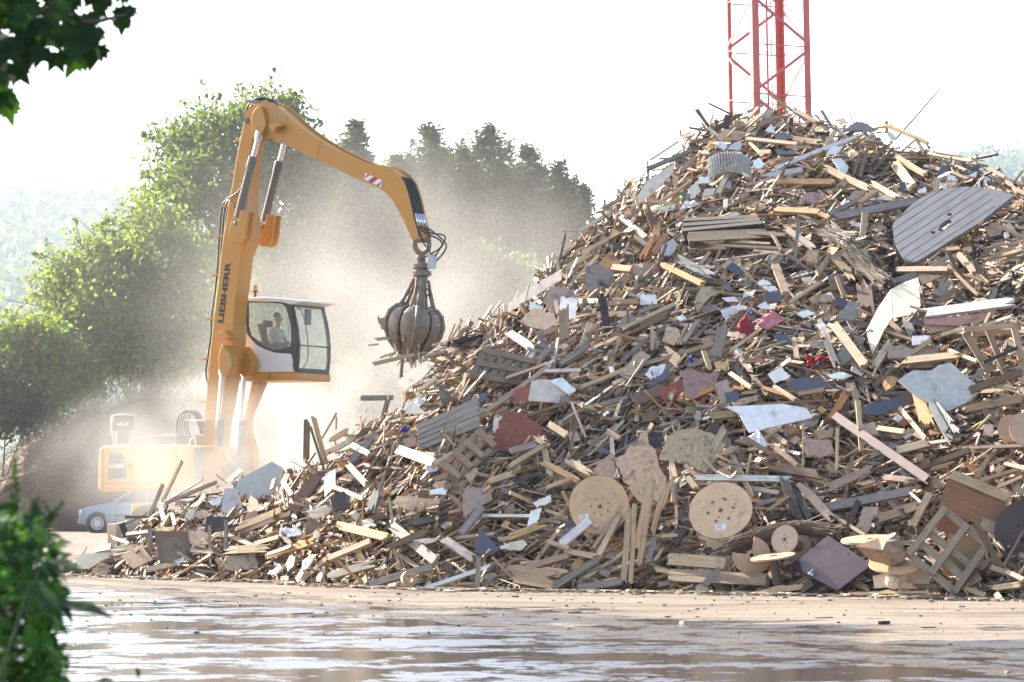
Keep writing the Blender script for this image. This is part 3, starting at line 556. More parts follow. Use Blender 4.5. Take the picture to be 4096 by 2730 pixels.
PN("C", "s 1370,890 1460,890 1510,1040 1390,1090 1340,1070;m 1300,890 1430,840 1440,900 1370,930;c 1580,930 1690,1060 1560,1080 1540,1040;m 950,1205 1250,1235 1200,1420 1120,1420 1080,1230;m 1360,1440 1600,1380 1635,1510 1360,1525;e 225,1520 200,1460 245,1400 710,1325 460,1420 300,1520;c 555,1420 720,1340 805,1450 650,1520;d 1230,1110 1450,1115 1480,1180 1430,1220 1210,1230;w 2150,800 2235,740 2235,870 2150,960;e 2010,1070 2170,1020 2190,1080 2080,1130;d 2200,960 2300,910 2352,960 2350,1050 2220,1070;b 1990,1230 2050,1120 2120,1160 2140,1200;w 1700,1560 1800,1480 1820,1520 1760,1566;e 1050,1150 1080,1040 1140,1060 1120,1130;e 1120,1040 1210,910 1220,960 1130,1060;e 1370,830 1480,730 1520,750 1400,850;g 1420,840 1540,860 1530,920 1450,890;w 1240,990 1350,950 1330,1020 1270,1020;e 1800,1240 1900,1310 1870,1330 1790,1260;b 1540,1120 1600,1060 1640,1100 1560,1130;g 340,1350 480,1320 470,1370 350,1390;c 1840,770 1880,780 1850,860 1800,960;e 2030,1080 2190,1030 2200,1070")
# framed brown panel at the toe: frame with an inset sheet
_P = [(810, 1225), (1075, 1225), (1130, 1490), (860, 1470)]
fp = hero_panel("C", _P, "b", label="framed brown furniture panel leaning at the left toe, its sheet cracked", rough=0, flat=.3, lift=.3, name="framed_panel", cat="furniture panel", group=False)
_in = [q("C", *p) for p in [(868, 1275), (1040, 1275), (1085, 1470), (890, 1460)]]
_c = hit(*_in[0])[0]; _v = [Vector(v.co) + ORIG[fp.name] for v in fp.data.vertices[:4]]; _n = (_v[1] - _v[0]).cross(_v[2] - _v[0]).normalized()
if _n.y > 0: _n = -_n
def _inset(mb): prism(mb, [on_plane(*p, _v[0] + _n * .004, _n) for p in _in], -_n * .003, (.21, .155, .12))
one(_inset, "cracked_sheet", BOARD, fp)
# ================================================================== THINGS ON THE PILE
DRUMW = wood_mat("drum_plywood", 3, 3, 0.16, 0.7)
STEEL = pm("dull_steel", (0.20, 0.20, 0.21), 0.45, 0.7, 0.3); DARKHOLE = pm("drum_bore", (0.02, 0.017, 0.015), 0.9)
PAPER = pm("paper_label", (0.78, 0.78, 0.76), 0.7, var=.05); INK = pm("ink", (0.05, 0.05, 0.06), 0.7)
def axes(n):
    n = n.normalized(); x = Vector((0, 0, 1)).cross(n); x = x.normalized() if x.length > .05 else Vector((1, 0, 0)); return x, n.cross(x), n
def flange(c, n, R, t, holes, col, name, parent, jag=None, rim=None):
    """round board of a cable drum with bored holes; holes: (dx, dy, r)"""
    x, y, n = axes(n); seg = 72; bm = bmesh.new(); ring = []
    for k in range(seg):
        a = 2 * pi * k / seg; rr = R * (jag(a) if jag else 1); ring.append(bm.verts.new(c + (x * cos(a) + y * sin(a)) * rr))
    outer = [bm.edges.new((ring[k], ring[(k + 1) % seg])) for k in range(seg)]; ed = list(outer)
    for dx, dy, r in holes:
        h = [bm.verts.new(c + x * (dx + r * cos(2 * pi * k / 14)) + y * (dy + r * sin(2 * pi * k / 14))) for k in range(14)]
        ed += [bm.edges.new((h[k], h[(k + 1) % 14])) for k in range(14)]
    bmesh.ops.triangle_fill(bm, edges=ed, use_beauty=True, normal=n)
    fs = list(bm.faces); ex = bmesh.ops.extrude_face_region(bm, geom=fs)
    bmesh.ops.translate(bm, verts=[v for v in ex["geom"] if isinstance(v, bmesh.types.BMVert)], vec=-n * t)
    bmesh.ops.recalc_face_normals(bm, faces=bm.faces)
    bm.verts.index_update(); mb = MB(); vs = [v.co.copy() for v in bm.verts]
    uv = [((v - c).dot(x), (v - c).dot(y)) for v in vs]
    fl = [[v.index for v in f.verts] for f in bm.faces]; bm.free()
    mb.add(vs, fl, col, uv); return mb.build(name, DRUMW, parent)
def bolts(parent, c, n, pts, r=.014):
    x, y, n = axes(n)
    for dx, dy in pts:
        mb = MB(); p = c + x * dx + y * dy + n * .001; lathe(mb, p, n, [(r * 1.6, 0), (r * 1.6, .003), (r, .003), (r, .014), (0, .016)], 10); mb.build("bolt", STEEL, parent)
def drum(px, py, rpx, n, depth, lift, label, col, holes, bl, hubr=.45, hubcol=(.30, .19, .11), back=True, jag=None, base=None):
    c, sn, _ = hit(px, py); c = c + (EYE - c).normalized() * lift; n = Vector(n).normalized(); R = rpx / FPX * c.y
    root = empty("cable_drum", c - n * depth - Vector((0, 0, R * .5)), label, "cable drum", "wooden cable drums thrown on the pile")
    flange(c, n, R, .028, [(a * R, b * R, r * R) for a, b, r in holes], jcol(col, .05), "flange", root, jag)
    if depth:
        one(lambda mb: lathe(mb, c - n * .03, -n, [(R * hubr, 0), (R * hubr, depth - .03)], 28, hubcol), "barrel", BOARD, root, autosmooth=40)
        if back: flange(c - n * depth, n, R * .98, .028, [(0, 0, .08 * R)], jcol(col, .05), "flange", root)
    if bl: bolts(root, c, n, [(a * R, b * R) for a, b in bl])
    HEROES.append((px, py, rpx * 1.0)); return root, c, n, R
ring = lambda k, r, a0: [(r * cos(a0 + 2 * pi * i / k), r * sin(a0 + 2 * pi * i / k)) for i in range(k)]
DC = (.56, .38, .215)
d1, c1, n1, R1 = drum(*q("E", 545, 775), 119, (-.08, -.97, .18), .35, .30, "light plywood cable drum facing the yard left of the lath frame, paper label low", DC,
    [(0.04, -.06, .075)] + [(.04 + a, -.06 + b, .028) for a, b in ring(7, .30, .4)], [])
d2, c2, n2, R2 = drum(*q("E", 1443, 815), 128, (-.22, -.80, .46), .45, .32, "light plywood cable drum tilted upwards right of the lath frame, bolts in its face", (.60, .42, .25),
    [(0, 0, .075), (.05, .42, .035), (.45, .22, .04), (-.03, -.25, .032)], ring(6, .40, .25))
d3, c3, n3, R3 = drum(*q("E", 1915, 1030), 58, (-.50, -.80, .22), .42, .42, "small greyish cable drum lying on a brushwood bundle, brown barrel behind its face", (.46, .36, .26),
    [(0, 0, .13)] + [(a, b, .05) for a, b in ring(5, .26, .5)], [], hubr=.42)
def bite(a):
    k = (a - 2.2 + pi) % (2 * pi) - pi; return 1 if abs(k) > .75 else .22 + .12 * random.random()
d4, c4, n4, R4 = drum(*q("E", 1675, 1150), 78, (.12, -.96, .2), 0, .34, "single drum flange with a ragged bite out of its rim, beside the brown cardboard tube", (.44, .31, .185),
    [(0, 0, .13)] + [(a, b, .035) for a, b in ring(5, .27, .2)], [], back=False, jag=bite)
d4["category"] = "drum flange"
for (root, c, n, R, ox, oy, w, h) in ((d1, c1, n1, R1, -.62, -.55, .30, .2), (d2, c2, n2, R2, -.08, -.72, .32, .20)):
    x, y, n = axes(n); o = c + x * ox * R + y * oy * R + n * .002; xx = (x * .97 + y * .16).normalized(); yy = n.cross(xx)
    lb = one(lambda mb: prism(mb, [o, o + xx * w * R, o + xx * w * R + yy * h * R, o + yy * h * R], -n * .0015, (.8, .8, .8)), "paper_label", PAPER, root)
    def marks(mb):
        for k in range(4):
            p = o + xx * (.03 * R) + yy * (h * R * (.2 + .2 * k)) + n * .001; L = w * R * (.8, .45, .7, .6)[k]
            prism(mb, [p, p + xx * L, p + xx * L + yy * .006, p + yy * .006], -n * .0006, (.05, .05, .05))
    one(marks, "print", INK, root)
# two drums at the right edge, one behind the broken pallet, one lying flat, one at far right bottom
drum(*q("F", 2110, 210), 55, (-.25, -.95, .15), .0, .22, "pale drum flange at the right edge of the photo, behind another at its left", (.42, .29, .17), [(0.3, -.05, .07)], [], back=False)[0]["category"] = "drum flange"
drum(*q("F", 2230, 215), 70, (-.1, -.97, .2), .0, .34, "pale drum flange with a rust mark cut by the right edge of the photo", (.50, .35, .22), [(-.1, 0, .06)], [], back=False)[0]["category"] = "drum flange"
drum(*q("F", 1760, 1150), 85, (.05, -.98, .2), .25, .18, "brown cable drum half hidden behind the broken pallet at right", (.30, .205, .12), [(-.05, -.15, .1), (.2, -.3, .04), (.1, .05, .035)], [])
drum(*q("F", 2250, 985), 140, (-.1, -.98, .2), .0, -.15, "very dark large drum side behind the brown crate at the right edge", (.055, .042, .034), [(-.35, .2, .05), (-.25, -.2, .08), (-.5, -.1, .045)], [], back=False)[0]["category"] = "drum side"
_c, _, _ = hit(*q("F", 1250, 1200)); _c = _c + TOCAM * .55
root = empty("cable_drum", _c, "low cable drum lying on its side, folded cardboard on top, right of the maroon door", "cable drum", "wooden cable drums thrown on the pile")
flange(at(*q("F", 1265, 1200), _c.y), Vector((-.06, -.33, .94)), .36, .028, [(0, 0, .05)], DC, "flange", root)
flange(at(*q("F", 1070, 1025), _c.y), Vector((-.06, -.12, .98)), .38, .028, [(0, 0, .05)], (.33, .24, .15), "flange", root)
one(lambda mb: lathe(mb, at(*q("F", 1265, 1190), _c.y), Vector((-.5, -.1, .9)), [(.17, 0), (.17, .33)], 24, (.3, .2, .13)), "barrel", BOARD, root, autosmooth=40)
HEROES.append((*q("F", 1250, 1150), 110))
# folded cardboard on that drum: two bent faces
def card(mb):
    Y = _c.y - .38; P = [(960, 1080), (1130, 1020), (1190, 1050), (1330, 1130), (1310, 1190), (1230, 1225), (1080, 1190)]
    top = [at(*q("F", *p), Y - .12 * ((i % 3) == 2) + .08 * (i > 4)) for i, p in enumerate(P)]; ctr = at(*q("F", 1160, 1110), Y - .16)
    n = len(top); vs = top + [ctr] + [p + Vector((0, .012, 0)) for p in top] + [ctr + Vector((0, .012, 0))]
    fs = [(i, (i + 1) % n, n) for i in range(n)] + [((i + 1) % n + n + 1, i + n + 1, 2 * n + 1) for i in range(n)] + [(i, i + n + 1, (i + 1) % n + n + 1, (i + 1) % n) for i in range(n)]
    mb.add(vs, fs, (.36, .22, .135), [(p.x, p.z) for p in vs])
tag(one(card, "folded_cardboard", BOARD), "creased brown cardboard sheet folded over the low cable drum", "cardboard")
# huge grey drum disc, planked, with slot
GP = [(1055, 1150), (1060, 1110), (1085, 1080), (1170, 990), (1240, 930), (1310, 880), (1400, 840), (1500, 808), (1590, 790), (1680, 780), (1850, 785), (2000, 810), (2140, 855), (1860, 1080), (1650, 1210), (1320, 1420), (1235, 1455), (1140, 1400), (1100, 1330), (1070, 1270)]
_sm = smooth_path([Vector((x, y, 0)) for x, y in GP[15:] + GP[:13]], 4); GP = [(p.x, p.y) for p in _sm] + GP[13:15]
_pp = [q("H", *p) for p in GP]; cx, cy_, c, n = panel_plane(_pp, .55, .75)
JOINT = pm('joint_grey', (.12, .118, .118), .9)  # dark grey of the joints between the disc's planks
def grey_disc():
    bm = bmesh.new(); V = [bm.verts.new(on_plane(*p, c, n)) for p in _pp]; ed = [bm.edges.new((V[k], V[(k + 1) % len(V)])) for k in range(len(V))]
    def hole(pts):
        h = [bm.verts.new(on_plane(*q("H", *p), c, n)) for p in pts]; return [bm.edges.new((h[k], h[(k + 1) % len(h)])) for k in range(len(h))]
    ed += hole([(1460, 1170), (1470, 1140), (1500, 1105), (1540, 1080), (1575, 1075), (1580, 1095), (1550, 1130), (1530, 1165), (1495, 1180)])
    for hx, hy in ((1563, 1027), (1416, 1188)):
        ed += hole([(hx + 22 * cos(k * pi / 5), hy + 13 * sin(k * pi / 5)) for k in range(10)])
    bmesh.ops.triangle_fill(bm, edges=ed, use_beauty=True, normal=-n); ex = bmesh.ops.extrude_face_region(bm, geom=list(bm.faces))
    bmesh.ops.translate(bm, verts=[v for v in ex["geom"] if isinstance(v, bmesh.types.BMVert)], vec=-n * .07); bmesh.ops.recalc_face_normals(bm, faces=bm.faces)
    bm.verts.index_update(); a = (on_plane(*q("H", 1830, 840), c, n) - on_plane(*q("H", 1200, 1250), c, n)).normalized(); b = n.cross(a)
    mb = MB(); vs = [v.co.copy() for v in bm.verts]; mb.add(vs, [[v.index for v in f.verts] for f in bm.faces], (.20, .20, .21), [((v - c).dot(a), (v - c).dot(b)) for v in vs]); bm.free()
    o = mb.build("drum_disc", WOOD); tag(o, "huge grey planked drum disc cut straight along one side, slot in its middle", "drum side")
    lo = on_plane(*q("H", 1300, 1180), c, n)
    for k in range(-4, 5):                     # gaps between its planks
        p0, p1 = None, None
        s = k * .155 + .02
        lim = sqrt(max(0, 1.12 ** 2 - s * s)); p0, p1 = c + b * s - a * lim * .80, c + b * s + a * lim * .84
        u, v = proj(p0), proj(p1)
        one(lambda mb: bar(mb, p0 + n * .001, p1 + n * .001, .0022, .003, n), "plank_joint", JOINT, o)
    return o
GD = grey_disc()
for k in range(6): HEROES.append((3620 + k * 75, 990 - k * 45, 150))
# ------------------------------------------------------------------ pallets from four pixel corners
def pallet(reg, corners, label, slats, stringers, col, sl_w=.12, lift=.3, flat=.6, n=None, under=True, blocks=False, depth=.10, slatside=1, brk=()):
    P = [q(reg, *p) for p in corners]; cx, cy_, c, nn = panel_plane(P, lift, flat, n); V = [on_plane(*p, c, nn) for p in P]
    o, u, v = V[0], V[1] - V[0], V[3] - V[0]; w = V[2] - V[0] - u - v
    S = lambda a, b, d=0: o + u * a + v * b + w * (a * b) + nn * d
    root = empty("pallet", S(.5, .5, -depth), label, "pallet", "wooden pallets in the pile"); uh = u.normalized(); vh = v.normalized()
    for i, s in enumerate(stringers):
        mb = MB(); plank_mesh(mb, S(s, 0, -.065), S(s, 1, -.065), .09, .08, nn, jcol(col, .12), .1); mb.build("stringer", WOOD, root)
    for i, s in enumerate(slats):
        e = brk[i] if i < len(brk) else 1
        mb = MB(); plank_mesh(mb, S(0, s, -.012 if slatside > 0 else -.118), S(e, s, -.012 if slatside > 0 else -.118), sl_w, .022, nn, jcol(col, .15), .12 if e == 1 else .9); mb.build("slat", WOOD, root)
    if under:
        for s in (.08, .5, .92):
            mb = MB(); plank_mesh(mb, S(0, s, -.118), S(1, s, -.118), .10, .02, nn, jcol(col, .15), .1); mb.build("bottom_slat", WOOD, root)
    xs_ = [p[0] for p in P]; ys_ = [p[1] for p in P]
    for a in (.2, .5, .8):
        for b in (.25, .75): HEROES.append((*proj(S(a, b)), 55))
    return root
pallet("D", [(575, 480), (960, 300), (975, 470), (590, 620)], "weathered grey slatted pallet lying face-up on the left slope, a stick's shadow across it", [.08, .30, .52, .73, .93], [.05, .5, .95], (.34, .29, .22), .10, flat=.45)
pallet("D", [(720, 700), (965, 475), (1075, 590), (840, 805)], "upturned brown pallet showing its bearers, below the weathered slatted pallet", [.1, .5, .9], [.04, .35, .65, .96], (.36, .24, .15), .09, flat=.5, under=False, slatside=-1)
pallet("D", [(1000, -10), (1330, 65), (1240, 215), (905, 165)], "dark pallet with light slats leaning near the left crest", [.06, .5, .94], [.03, .22, .38, .54, .70, .86], (.24, .18, .125), .09, flat=.4, under=False)
pallet("F", [(1340, 1130), (1700, 1425), (1960, 1040), (1620, 775)], "broken greyish pallet standing on its corner at the lower right", [.04, .30, .52, .96], [.03, .5, .97], (.34, .255, .17), .10, lift=.55, n=(-.12, -.93, .28), under=False, slatside=-1, brk=(1, 1, 1, 1))
pallet("G", [(975, 1060), (1640, 1035), (1690, 1100), (960, 1175)], "blackened flat pallet, topmost of the dark stack below the crest", [.1, .5, .9], [.03, .5, .97], (.10, .075, .06), .10, lift=.25, flat=1, under=True)
pallet("G", [(1010, 1190), (1700, 1160), (1900, 1215), (1020, 1260)], "dark brown flat pallet, second of the dark stack below the crest", [.1, .5, .9], [.03, .5, .97], (.16, .11, .075), .10, lift=.28, flat=1, under=True)
pallet("E", [(1060, 1250), (1790, 1290), (1780, 1360), (1060, 1330)], "flat brown pallet flush with the yard under the drum flange", [.2, .8], [.02, .5, .98], (.27, .19, .12), .10, lift=.2, flat=.9, under=False)
# ------------------------------------------------------------------ maroon door with handle
LAQ = pm("maroon_laminate", (0.055, 0.026, 0.027), 0.24, var=.15, scale=3, dirt=.10); _b = LAQ.node_tree.nodes['Principled BSDF']; _b.inputs['Coat Weight'].default_value = .45; _b.inputs['Coat Roughness'].default_value = .12
CHROME = pm("handle_metal", (0.75, 0.74, 0.72), 0.2, 1.0, .05)
_pp = [q("F", *p) for p in [(480, 1225), (760, 1000), (1085, 1215), (830, 1405)]]
c = at(*q("F", 790, 1260), hit(*q("F", 830, 1405))[0].y - .05); n = Vector((-.40, -.64, .66)).normalized(); V = [on_plane(*p, c, n) for p in _pp]
root = empty("door", min(V, key=lambda p: p.z), "glossy dark maroon door with a lever handle, lying against the foot of the pile", "door")
one(lambda mb: prism(mb, V, -n * .04), "door_leaf", LAQ, root, bevel=.004)
def lever(mb):
    a, b = on_plane(*q("F", 625, 1285), c + n * .05, n), on_plane(*q("F", 660, 1240), c + n * .05, n); tube(mb, [a - n * .05, a, a.lerp(b, .3) + n * .01, b], [.009, .011, .010, .008], 10)
    p, r_ = on_plane(*q("F", 600, 1268), c, n), on_plane(*q("F", 648, 1296), c, n); bar(mb, p + n * .004, r_ + n * .004, .035, .008, n)
one(lever, "handle", CHROME, root, smooth=True); HEROES.append((*q("F", 780, 1210), 140))
# ------------------------------------------------------------------ brown crate side at right
c, sn, _ = hit(*q("F", 1860, 760)); c = c + TOCAM * .45; n = Vector((-.15, -.93, .33)).normalized(); OP = lambda x, y, d=0: on_plane(*q("F", x, y), c + n * d, n)
root = empty("crate", OP(1950, 980), "brown plywood crate side with pale battens along top and bottom, at right", "crate")
one(lambda mb: prism(mb, [OP(1655, 560), OP(2085, 745), OP(2028, 985), OP(1570, 800)], -n * .02, (.27, .125, .05)), "plywood_sheet", WOOD, root)
one(lambda mb: plank_mesh(mb, OP(1660, 545, .02), OP(2095, 728, .02), .13, .03, n, (.50, .35, .20), .1), "batten", WOOD, root)
one(lambda mb: plank_mesh(mb, OP(1880, 910, .02), OP(2030, 965, .02), .16, .03, n, (.40, .27, .16), .2), "batten", WOOD, root)
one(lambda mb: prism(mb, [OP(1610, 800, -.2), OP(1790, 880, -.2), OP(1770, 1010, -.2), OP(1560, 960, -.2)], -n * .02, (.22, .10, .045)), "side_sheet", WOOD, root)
HEROES.append((*q("F", 1860, 770), 120))
# ------------------------------------------------------------------ timber frame (J, right) and the lath frame already laid as planks
c, sn, _ = hit(*q("J", 2080, 850)); c = c + TOCAM * .4
root = empty("timber_frame", c, "pale timber frame of broken studs lying open at the right edge", "frame")
for (x1, y1, x2, y2, w, cc, dy) in ((1830, 690, 2280, 645, 50, "p", 0), (1840, 700, 2060, 1060, 62, "t", .05), (2040, 680, 2250, 1190, 50, "t", .08), (2265, 640, 2340, 1000, 55, "p", .02), (1900, 720, 2300, 700, 40, "t", .35), (2000, 970, 2300, 840, 30, "d", -.08), (2010, 1060, 2060, 1130, 50, "p", .1)):
    A, B = at(*q("J", x1, y1), c.y + dy), at(*q("J", x2, y2), c.y + dy); mb = MB(); plank_mesh(mb, A, B, w / 2.147 / FPX * c.y, .06, TOCAM, jcol(PAL[cc], .08), .15); mb.build("stud", WOOD, root)
HEROES.append((*q("J", 2080, 880), 130))
# ------------------------------------------------------------------ maroon steel beam, thin rod, tube
MAROON = pm("maroon_paint", (0.085, 0.04, 0.04), 0.4, var=.2, dirt=.3); IRON = pm("rusty_iron", (0.09, 0.06, 0.05), 0.7, .4, .3)
def beam(mb):
    A, B = hit(*q("F", 800, 125))[0] + TOCAM * .28, hit(*q("F", 1480, 592))[0] + TOCAM * .28; a, b, n = frame_from(B - A, TOCAM)
    for off, w, t in ((n * .04, .11, .008), (-n * .04, .11, .008), (Vector(), .008, .075)): box(mb, (A + B) / 2 + off, (B - A) / 2, b * w / 2, n * t / 2)
tag(one(beam, "steel_beam", MAROON), "long maroon steel beam sloping down to the right across the shaded slope", "beam")
for k in range(9): HEROES.append((*q("F", 800 + k * 85, 125 + k * 58), 30))
_Y = hit(3590, 555)[0].y
tag(one(lambda mb: tube(mb, [at(3580, 560, _Y), at(3670, 460, _Y), at(3760, 357, _Y)], [.014, .012, .010], 8), "iron_rod", IRON), "thin iron rod rising from the right shoulder of the pile against the sky", "rod")
CARD = pm("brown_tube", (0.07, 0.05, 0.04), 0.45, var=.25)
_Y = hit(*q("E", 1860, 1370))[0].y - .1
def tb(mb):
    A, B = at(*q("E", 1868, 1372), _Y), at(*q("E", 1828, 1150), _Y - .05); tube(mb, [A, A.lerp(B, .5), B], .062 * 1.0, 24)
root = empty("cardboard_tube", at(*q("E", 1868, 1372), _Y), "dark brown tube standing on end under a small wooden disc, left of the maroon door", "tube")
one(tb, "tube_wall", CARD, root, autosmooth=50)
one(lambda mb: lathe(mb, at(*q("E", 1830, 1165), _Y - .05), Vector((-.13, -.10, .98)), [(.30, 0), (.30, .022), (0, .024)], 40, (.42, .29, .17)), "lid_disc", DRUMW, root)
HEROES.append((*q("E", 1850, 1270), 60))
# ------------------------------------------------------------------ football
def ball_mat():
    m = pm("ball_leather", (.62, .55, .46), .7, var=.15, scale=20); N, L = nodes_of(m); b = N["Principled BSDF"]; tc = N.new("ShaderNodeTexCoord")
    v = N.new("ShaderNodeTexVoronoi"); v.feature = 'DISTANCE_TO_EDGE'; v.inputs["Scale"].default_value = 11; L.new(tc.outputs["Object"], v.inputs["Vector"])
    r = N.new("ShaderNodeValToRGB"); r.color_ramp.elements[0].position = .01; r.color_ramp.elements[1].position = .05; r.color_ramp.elements[0].color = (.2, .16, .12, 1); L.new(v.outputs["Distance"], r.inputs["Fac"])
    s = b.inputs["Base Color"].links[0].from_socket; mx = N.new("ShaderNodeMix"); mx.data_type = 'RGBA'; mx.blend_type = 'MULTIPLY'; mx.inputs["Factor"].default_value = 1
    L.new(s, mx.inputs["A"]); L.new(r.outputs["Color"], mx.inputs["B"]); L.new(mx.outputs["Result"], b.inputs["Base Color"]); return m
_Y = hit(3575, 2375)[0].y - .25; _pc = at(3574, 2325, _Y)
tag(one(lambda mb: lathe(mb, _pc - Vector((0, 0, .11)), Vector((0, 0, 1)), [(.11 * sin(pi * k / 16), .11 - .11 * cos(pi * k / 16)) for k in range(17)], 28), "football", ball_mat(), smooth=True), "scuffed cream football at the foot of the pile beside the maroon door", "ball")
HEROES.append((3574, 2325, 45))
# ------------------------------------------------------------------ brushwood bundles
REED = wood_mat("reed", 3, 3, .4, .8)
def bundle(reg, path, rad, n, name, label, col, spread=.35):
    P = [hit(*q(reg, *p))[0] + TOCAM * .35 for p in path]; P = smooth_path(P, 6); mb = MB()
    for k in range(n):
        a, rr = random.random() * 2 * pi, rad * sqrt(random.random()); i0, i1 = random.randint(0, max(1, len(P) // 3)), random.randint(len(P) * 2 // 3, len(P) - 1)
        pts = []
        for i in range(i0, i1 + 1, 2):
            t = (P[min(i + 1, len(P) - 1)] - P[max(0, i - 1)]).normalized(); x = t.cross(Vector((0, 1, 0))).normalized(); y = t.cross(x)
            rad_ = rr * (1 + spread * abs(i / len(P) - .5) * 2); pts.append(P[i] + x * cos(a) * rad_ + y * sin(a) * rad_ + Vector((random.gauss(0, .008), random.gauss(0, .008), random.gauss(0, .008))))
        if random.random() < .18 and len(pts) > 2: pts[-1] = pts[-1] + Vector((random.gauss(0, .06), -.05, random.gauss(-.02, .06)))
        if len(pts) > 1: tube(mb, pts, random.uniform(.003, .008), 4, jcol(col, .35), cap=False)
    for p in path[::1]: HEROES.append((*q(reg, *p), 45))
    return tag(mb.build(name, REED), label, "brushwood")
bundle("E", [(1440, 1090), (1600, 1040), (1760, 985), (1900, 950), (2060, 940), (2220, 965), (2330, 990)], .085, 420, "brushwood_bundle", "long bundle of brown twigs under the small cable drum", (.17, .115, .07))
bundle("H", [(440, 1200), (560, 1250), (700, 1310)], .10, 260, "straw_mat", "frayed bundle of pale straw high in the middle of the slope", (.42, .36, .28), .9)
bundle("J", [(830, 40), (960, 150), (1090, 260), (1180, 330)], .10, 260, "willow_bundle", "bundle of dark willow rods behind the wide dark board on the right slope", (.20, .15, .11), .5)
# ------------------------------------------------------------------ pocket-spring mattress
MATT = pm("spring_pockets", (.40, .385, .37), .85, var=.2, scale=9)
def springs(mb):
    c, n, _ = hit(*q("G", 1370, 590)); c = c + TOCAM * .3
    for i in range(18):
        for j in range(10):
            u, v = i / 17 - .5, j / 9 - .5; a = u * 2.3
            p = c + Vector((sin(a) * .38, -.08 * cos(a) + v * .26 - abs(u) * .05, .22 * cos(a) - .17 + v * .33 - .08 * v * v))
            nr = (Vector((sin(a), -.45, cos(a) * .6))).normalized(); r = .0185 * random.uniform(.9, 1.1)
            lathe(mb, p - nr * .05, nr, [(r * .6, 0), (r, .03), (r * .95, .045), (r * .6, .056), (0, .06)], 9)
tag(one(springs, "spring_mattress", MATT, smooth=True), "grey stripped mattress of pocket springs arched over the debris near the crest", "mattress")
HEROES.append((*q("G", 1370, 590), 85))
# ------------------------------------------------------------------ cloths, bags, papers: crumpled sheets
def cloth_mat(name, col, check=None, rough=.85):
    m = pm(name, col, rough, var=.15, scale=8)
    if check:
        N, L = nodes_of(m); b = N["Principled BSDF"]; uv = N.new("ShaderNodeUVMap"); ck = N.new("ShaderNodeTexChecker"); ck.inputs["Scale"].default_value = 14
        ck.inputs["Color1"].default_value = (*col, 1); ck.inputs["Color2"].default_value = (*check, 1); L.new(uv.outputs[0], ck.inputs["Vector"]); L.new(ck.outputs["Color"], b.inputs["Base Color"])
    return m
def crumple(reg, pts, mat, name, label, cat, lift=.18, amp=.05, g=14):
    """a rag filling this outline, folded and creased"""
    P = [q(reg, *p) for p in pts]; cx, cy_, c, n = panel_plane(P, lift, .5); V = [on_plane(*p, c, n) for p in P]; a, b, d = V[0], V[1], V[2]; e = V[3] if len(V) > 3 else V[2]
    mb = MB(); vs = []; off = Vector((random.random() * 50, 3, random.random() * 50))
    for i in range(g + 1):
        for j in range(g + 1):
            u, v = i / g, j / g; p = a * (1 - u) * (1 - v) + b * u * (1 - v) + d * u * v + e * (1 - u) * v; L = (b - a).length + .2
            f = mnoise.noise(p * (5 / L) + off) + .6 * abs(mnoise.noise(p * (11 / L) + off)) ; vs.append(p + n * amp * f * 1.5 + (b - a) * .10 * mnoise.noise(p * 7 + off * 2) + (d - a) * .06 * mnoise.noise(p * 9 - off))
    fs = [(i * (g + 1) + j, i * (g + 1) + j + 1, (i + 1) * (g + 1) + j + 1, (i + 1) * (g + 1) + j) for i in range(g) for j in range(g)]
    mb.add(vs, fs, uvs=[(i / g, j / g) for i in range(g + 1) for j in range(g + 1)]); o = mb.build(name, mat, smooth=True)
    s = o.modifiers.new("cloth thickness", 'SOLIDIFY'); s.thickness = .004; HEROES.append((cx, cy_, 40)); return tag(o, label, cat)
CHECK = cloth_mat("red_check", (.36, .03, .035), (.20, .015, .03)); RED = cloth_mat("red_fleece", (.36, .015, .02)); PINK = cloth_mat("pink_lining", (.55, .20, .22)); BAG = cloth_mat("white_film", (.72, .72, .74), rough=.35); BLUE = cloth_mat("blue_film", (.03, .08, .4), rough=.4); GREEN = cloth_mat("green_film", (.02, .25, .06), rough=.5); PURPLE = cloth_mat("purple_cloth", (.06, .03, .22)); NAVY = cloth_mat("navy_cloth", (.03, .035, .06))
crumple("I", [(1985, 690), (2100, 570), (2230, 745), (2130, 760)], CHECK, "checked_cloth", "red checked cloth crumpled in the middle of the right slope", "cloth")
crumple("J", [(20, 620), (190, 520), (300, 600), (150, 690)], PINK, "pink_cloth", "torn pink lining under a brown flap, right of the checked cloth", "cloth", .1)
crumple("J", [(480, 905), (560, 930), (560, 1000), (495, 1000)], RED, "red_fleece", "red fleece scrap, left of two lying by a dark blue rag", "cloth")
crumple("J", [(555, 930), (670, 918), (680, 950), (560, 965)], RED, "red_fleece", "red fleece roll, right of two, above a dark blue rag", "cloth")
crumple("J", [(530, 1000), (640, 950), (620, 1000), (520, 1020)], NAVY, "navy_rag", "dark blue rag below the red fleece", "cloth")
crumple("F", [(165, 270), (250, 230), (320, 330), (270, 370)], BAG, "paper_strip", "torn white paper hanging below the folded white sheet", "paper", .3)
crumple("F", [(1230, 135), (1280, 110), (1320, 140), (1270, 160)], BAG, "plastic_bag", "small white plastic bag above the maroon steel beam's middle", "plastic bag")
crumple("C", [(1830, 1220), (1920, 1180), (2000, 1250), (1880, 1290)], BAG, "foam_scrap", "bright white foam scrap low on the left toe", "foam", .25, .09)
crumple("D", [(470, 380), (530, 330), (620, 300), (600, 350)], BAG, "plastic_bag", "white plastic bag on the left crest above the slatted pallet", "plastic bag", .2, .07)
crumple("D", [(610, 740), (690, 690), (730, 730), (650, 780)], BAG, "plastic_film", "clear film bunched at the lower corner of the upturned pallet", "plastic film")
crumple("G", [(930, 990), (1010, 900), (1120, 930), (1000, 970)], BAG, "plastic_bag", "white plastic bag on the upper left flank below the long lit board", "plastic bag", .2, .06)
